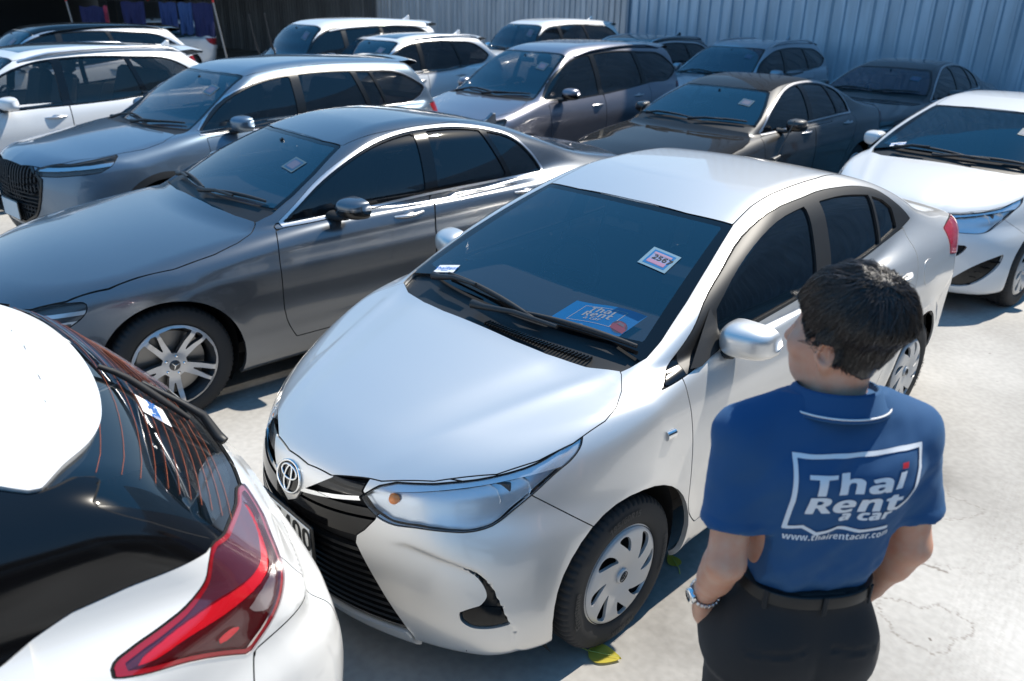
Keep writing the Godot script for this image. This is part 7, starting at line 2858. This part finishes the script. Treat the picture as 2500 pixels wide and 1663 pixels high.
func build_walls() -> void:
	# tall wall behind the right-hand cars
	var wall := thing("corrugated_wall", "tall blue-grey corrugated metal wall behind the cars, in its own shade", "wall", yard(16.2, 0, -12.6), 0.0)
	wall.basis = yard_basis()
	var mats := []
	for i in 4:
		mats.append(metal_sheet(lin(0.46, 0.56, 0.66).lerp(lin(0.50, 0.60, 0.69), i / 3.0), 20 + i))
	var sh := sheet(0.825, 11.6, 3, 0.042)
	var short := sheet(0.825, 4.0, 3, 0.042)
	var rng := RandomNumberGenerator.new()
	rng.seed = 4
	for i in 36:
		part("metal_sheet", sh if i > 2 else short, mats[rng.randi_range(0, 3)], wall, Transform3D(Basis.IDENTITY, Vector3(0.003 + i * 0.825, 0, 0.002 * (i % 3))))
	var b := Build.new()
	b.box(Vector3(16.1, 5.8, -0.6), Vector3(27.2, 11.6, 1.0))
	b.box(Vector3(1.25, 1.95, -0.5), Vector3(2.5, 3.9, 0.8))
	part("wall_frame", b.mesh(), M.dark, wall)
	b = Build.new()
	for i in 36:
		for y in [1.25, 2.15, 3.4]:
			for r in [0, 1]:
				b.box(Vector3(0.24 + i * 0.825 + r * 0.275, y, 0.0), Vector3(0.014, 0.014, 0.02), 0.004)
	var scw := part("roofing_screw", b.mesh(), M.alloy_dark, wall)
	scw.set_meta("kind", "stuff")
	b = Build.new()
	b.box(Vector3(-0.03, 2.0, -0.3), Vector3(0.07, 4.0, 0.74), 0.006)
	part("corner_flashing", b.mesh(), mat(lin(0.22, 0.26, 0.31), 0.5, 0.3), wall)
	# lower wall beyond the corner
	var far := thing("corrugated_fence", "lower grey corrugated metal wall beyond the corner, running into the dark shed", "wall", yard(17.0, 0, -46.0), 0.0)
	far.basis = yard_basis()
	var fm := [metal_sheet(lin(0.48, 0.49, 0.51), 31), metal_sheet(lin(0.52, 0.53, 0.55), 32)]
	var dim := [metal_sheet(lin(0.10, 0.105, 0.11), 33), metal_sheet(lin(0.13, 0.135, 0.14), 34)]  # same sheets under the shed roof, its shade put into their colour
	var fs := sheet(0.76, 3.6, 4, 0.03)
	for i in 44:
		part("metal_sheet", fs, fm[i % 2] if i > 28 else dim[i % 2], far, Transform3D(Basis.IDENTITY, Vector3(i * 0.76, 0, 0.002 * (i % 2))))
	b = Build.new()
	for y in [0.5, 1.8, 3.3]:
		b.box(Vector3(16.7, y, -0.06), Vector3(33.4, 0.08, 0.06))
	part("rail", b.mesh(), M.alloy_dark, far)
	# the open shed at the far left
	var shed := thing("open_shed", "dark open-fronted shed with washing hung across its front", "shed", yard(16.8, 0, -33.0), 0.0)
	shed.basis = yard_basis()
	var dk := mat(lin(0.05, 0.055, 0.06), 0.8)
	b = Build.new()
	b.box(Vector3(-3.0, 3.3, 5.5), Vector3(26.0, 0.12, 13.0))
	part("roof", b.mesh(), dk, shed)
	for x in [-9.0, -3.0, 3.0, 9.8]:
		b = Build.new()
		b.box(Vector3(x, 1.62, 11.6), Vector3(0.12, 3.24, 0.12), 0.01)
		part("post", b.mesh(), mat(lin(0.12, 0.13, 0.14), 0.6), shed)
	b = Build.new()
	b.box(Vector3(-3.0, 3.05, 11.9), Vector3(26.0, 0.5, 0.06))
	part("fascia", b.mesh(), dk, shed)
	b = Build.new()
	b.box(Vector3(-16.05, 1.6, 5.5), Vector3(0.1, 3.2, 13.0))
	part("end_wall", b.mesh(), dk, shed)
	for i in 8:
		b = Build.new()
		b.box(Vector3(-15.0 + i * 1.25, 1.45, 0.35), Vector3(1.2, 2.9, 0.05), 0.006)
		part("wall_panel", b.mesh(), mat(lin(0.07, 0.09, 0.11).lerp(lin(0.03, 0.035, 0.04), (i * 37 % 10) / 10.0), 0.7), shed)
	# the parking building across the way, seen in the glass and paint
	var opp := thing("parking_building", "dim slatted parking building across the yard, mirrored in car windows", "building", yard(2.0, 0, 12.5), 0.0)
	opp.basis = Basis(-AL, Vector3.UP, -AC)
	for f in 2:
		b = Build.new()
		b.box(Vector3(0, 3.2 + f * 3.0, -3.0), Vector3(34.0, 0.35, 8.0))
		part("floor_slab", b.mesh(), mat(lin(0.2, 0.19, 0.18), 0.8), opp)
	b = Build.new()
	b.box(Vector3(0, 3.2, -6.9), Vector3(34.0, 6.4, 0.2))
	part("back_wall", b.mesh(), M.cabin, opp)
	var col := Build.new()
	col.box(Vector3.ZERO, Vector3(0.45, 6.4, 0.45), 0.02)
	var cm := col.mesh()
	for i in 7:
		part("column", cm, mat(lin(0.22, 0.21, 0.2), 0.8), opp, Transform3D(Basis.IDENTITY, Vector3(-16.5 + i * 5.5, 3.2, 0.6)))
	var slat := Build.new()
	slat.box(Vector3.ZERO, Vector3(34.0, 0.07, 0.04))
	var sm := slat.mesh()
	for f in 1:
		for i in 4:
			part("slat", sm, M.satin, opp, Transform3D(Basis.IDENTITY, Vector3(0, 3.7 + f * 3.0 + i * 0.22, 0.9)))

func cloth(called: String, label: String, at: Vector3, w: float, h: float, m: Material, seed: int) -> void:
	var nz := FastNoiseLite.new()
	nz.seed = seed
	nz.frequency = 1.2
	var rows := []
	for i in 15:
		var t := i / 14.0
		var row := []
		for j in 25:
			var u := j / 24.0
			var f := nz.get_noise_2d(u * 5.0, t * 0.7) * 0.09 * (0.3 + t) + 0.03 * sin(u * 16.0 + seed) * t
			row.append(Vector3((u - 0.5) * w * (1.0 - 0.06 * t), -t * h + 0.02 * sin(u * 9.0 + seed), f))
		rows.append(row)
	var b := Build.new()
	b.grid(rows)
	var back := []
	for r in rows:
		var q := []
		for p in r:
			q.append(p + Vector3(0, 0, -0.004))
		back.append(q)
	b.grid(back)
	var o := part(called, b.mesh(), m, self)
	o.name = numbered(called)
	o.transform = Transform3D(Basis(Vector3.UP, 0.25), at)
	o.set_meta("label", label)
	o.set_meta("category", "cloth")
	o.set_meta("group", "washing on the line")

func build_washing() -> void:
	var blue := mat(lin(0.012, 0.035, 0.13), 0.85)
	var deep := mat(lin(0.008, 0.014, 0.075), 0.85)
	var pale := mat(lin(0.02, 0.06, 0.18), 0.85)
	var pink := mat(lin(0.4, 0.06, 0.12), 0.8)
	var red := mat(lin(0.35, 0.01, 0.01), 0.8)
	cloth("blue_cloth", "large deep blue cloth hanging beside the red-tipped pole at the corner of the shed", Vector3(-8.60, 1.95, -23.4), 0.54, 0.86, deep, 3)
	cloth("blue_cloth", "narrow blue cloth with a pale fold, second from the red-tipped pole", Vector3(-9.04, 1.95, -23.3), 0.36, 0.80, pale, 5)
	cloth("blue_cloth", "blue cloth in folds, third from the red-tipped pole", Vector3(-9.46, 1.95, -23.2), 0.44, 0.72, blue, 8)
	cloth("blue_cloth", "dark blue cloth hanging alone near the middle of the washing line", Vector3(-10.32, 1.95, -23.0), 0.58, 0.66, deep, 12)
	cloth("blue_cloth", "dark blue cloth beside the pink towel above the black car roof", Vector3(-11.28, 1.82, -22.7), 0.60, 0.6, deep, 15)
	cloth("pink_towel", "thin pink towel at the edge of a dark blue cloth on the line", Vector3(-10.92, 1.84, -22.7), 0.10, 0.5, pink, 17)
	cloth("red_rag", "small red rag hanging high in the dark shed", Vector3(-10.02, 2.34, -23.3), 0.10, 0.36, red, 19)
	for q in [["washing_pole", "leaning metal pole with a red tip beside the large blue cloth", Vector3(-8.02, 0, -23.4), Vector3(-8.30, 2.03, -23.4)], ["washing_pole", "metal pole with a red band at the far end of the washing line", Vector3(-11.6, 0, -22.5), Vector3(-11.9, 2.7, -22.5)]]:
		var o := thing(q[0], q[1], "pole", q[2])
		var d: Vector3 = q[3] - q[2]
		var b := Build.new()
		b.tube([Vector3.ZERO, d], [0.022, 0.022], 10)
		part("shaft", b.mesh(), mat(lin(0.25, 0.25, 0.25), 0.5, 0.4), o)
		b = Build.new()
		var t := 0.965 if d.y < 2.1 else 0.72
		b.tube([d * t, d * (t + 0.035)], [0.026, 0.026], 10)
		part("red_tip", b.mesh(), mat(lin(0.4, 0.012, 0.012), 0.6), o)
	var lb := Build.new()
	lb.tube([Vector3(-8.29, 1.955, -23.4), Vector3(-10.1, 1.965, -23.0), Vector3(-11.82, 1.99, -22.5)], [0.006, 0.006, 0.006], 6)
	var l := part("washing_line", lb.mesh(), M.plastic, self)
	l.name = numbered("washing_line")
	l.set_meta("label", "thin cord strung between the two poles, carrying the washing")
	l.set_meta("category", "washing line")

func leaf(label: String, at: Vector3, turn: float, size: float, m: Material, stem: Material) -> void:
	var o := thing("fallen_leaf", label, "leaf", at, turn, "fallen leaves")
	var b := Build.new()
	var rows := []
	for i in 13:
		var t := i / 12.0
		var w := size * 0.42 * pow(sin(PI * pow(t, 0.72)), 0.8) * (1.0 - 0.25 * t)
		var row := []
		for j in 9:
			var u := j / 4.0 - 1.0
			row.append(Vector3(t * size, 0.004 + 0.10 * size * (0.35 * u * u + 0.5 * t * t * t) + 0.008 * sin(t * 9.0 + u * 3.0) * size * 4.0 * 0.25, u * w))
		rows.append(row)
	b.grid(rows)
	part("blade", b.mesh(), m, o)
	b = Build.new()
	b.tube([Vector3(-size * 0.55, 0.003, -size * 0.18), Vector3(-size * 0.25, 0.006, -size * 0.05), Vector3(0, 0.006, 0), Vector3(size * 0.95, 0.012 + size * 0.05, 0)], [0.0022, 0.002, 0.0019, 0.0006], 6)
	part("stem", b.mesh(), stem, o)

func build_leaves() -> void:
	var g := mat(lin(0.16, 0.24, 0.03), 0.5)
	g.backlight_enabled = true
	g.backlight = lin(0.3, 0.4, 0.05)
	var y := mat(lin(0.5, 0.42, 0.06), 0.5)
	y.backlight_enabled = true
	y.backlight = lin(0.6, 0.5, 0.05)
	var st := mat(lin(0.45, 0.5, 0.12), 0.6)
	leaf("yellow-green leaf with a long stem under the silver saloon's front tyre", Vector3(0.30, 0.0, -2.235), -0.35, 0.125, y, st)
	leaf("small green leaf behind the silver saloon's rear wheel", Vector3(2.0, 0.0, -3.95), 0.6, 0.09, g, st)
	leaf("small yellowing leaf under the sill behind the person's arm", Vector3(0.72, 0.0, -2.72), 1.9, 0.08, y, st)

func build_leaflet() -> void:
	# lies on the silver saloon's dashboard
	var car := Transform3D(Basis(Vector3.UP, 0.775), Vector3(-0.166, 0, -2.891))
	var o := thing("rental_leaflet", "blue leaflet with a white framed print lying on the silver saloon's dashboard", "leaflet")
	o.transform = car * Transform3D(Basis(Vector3.UP, 0.12) * Basis(Vector3.BACK, 0.10), Vector3(0.40, 1.035, 0.30))
	# across the car is z, up the sheet is x
	var flat := func(p: Vector2) -> Array: return [Vector3(p.y, 0.012 * sin(p.x * 12.0 + 0.6), p.x), Vector3.UP]
	var lift := func(p: Vector2) -> Array:
		var q: Array = flat.call(p)
		return [q[0] + Vector3.UP * 0.002, q[1]]
	var b := Build.new()
	var rows := []
	for i in 13:
		var row := []
		for j in 9:
			row.append(flat.call(Vector2(lerpf(-0.17, 0.17, i / 12.0), lerpf(-0.12, 0.12, j / 8.0)))[0])
		rows.append(row)
	b.grid(rows)
	part("sheet", b.mesh(), mat(lin(0.01, 0.30, 0.88), 0.5), o)
	var w: Material = M.paper_white
	for q in [["Thai", 0.062, 0.048], ["Rent", 0.062, 0.005], ["a car", 0.034, -0.032]]:
		part("print", printed(fine(moved_tris(letters(q[0], q[1]), Vector2(0.0, q[2] + 0.012)), 0.03), lift), w, o)
	var fr := []
	for q in [[0.0, 0.088, 0.20, 0.004], [0.0, -0.055, 0.20, 0.004], [-0.10, 0.0165, 0.004, 0.147], [0.10, 0.0165, 0.004, 0.147], [-0.05, -0.085, 0.10, 0.004], [-0.02, -0.098, 0.16, 0.003]]:
		fr.append_array(rect(q[2], q[3], Vector2(q[0], q[1])))
	part("print", printed(fine(fr, 0.03), lift), w, o)
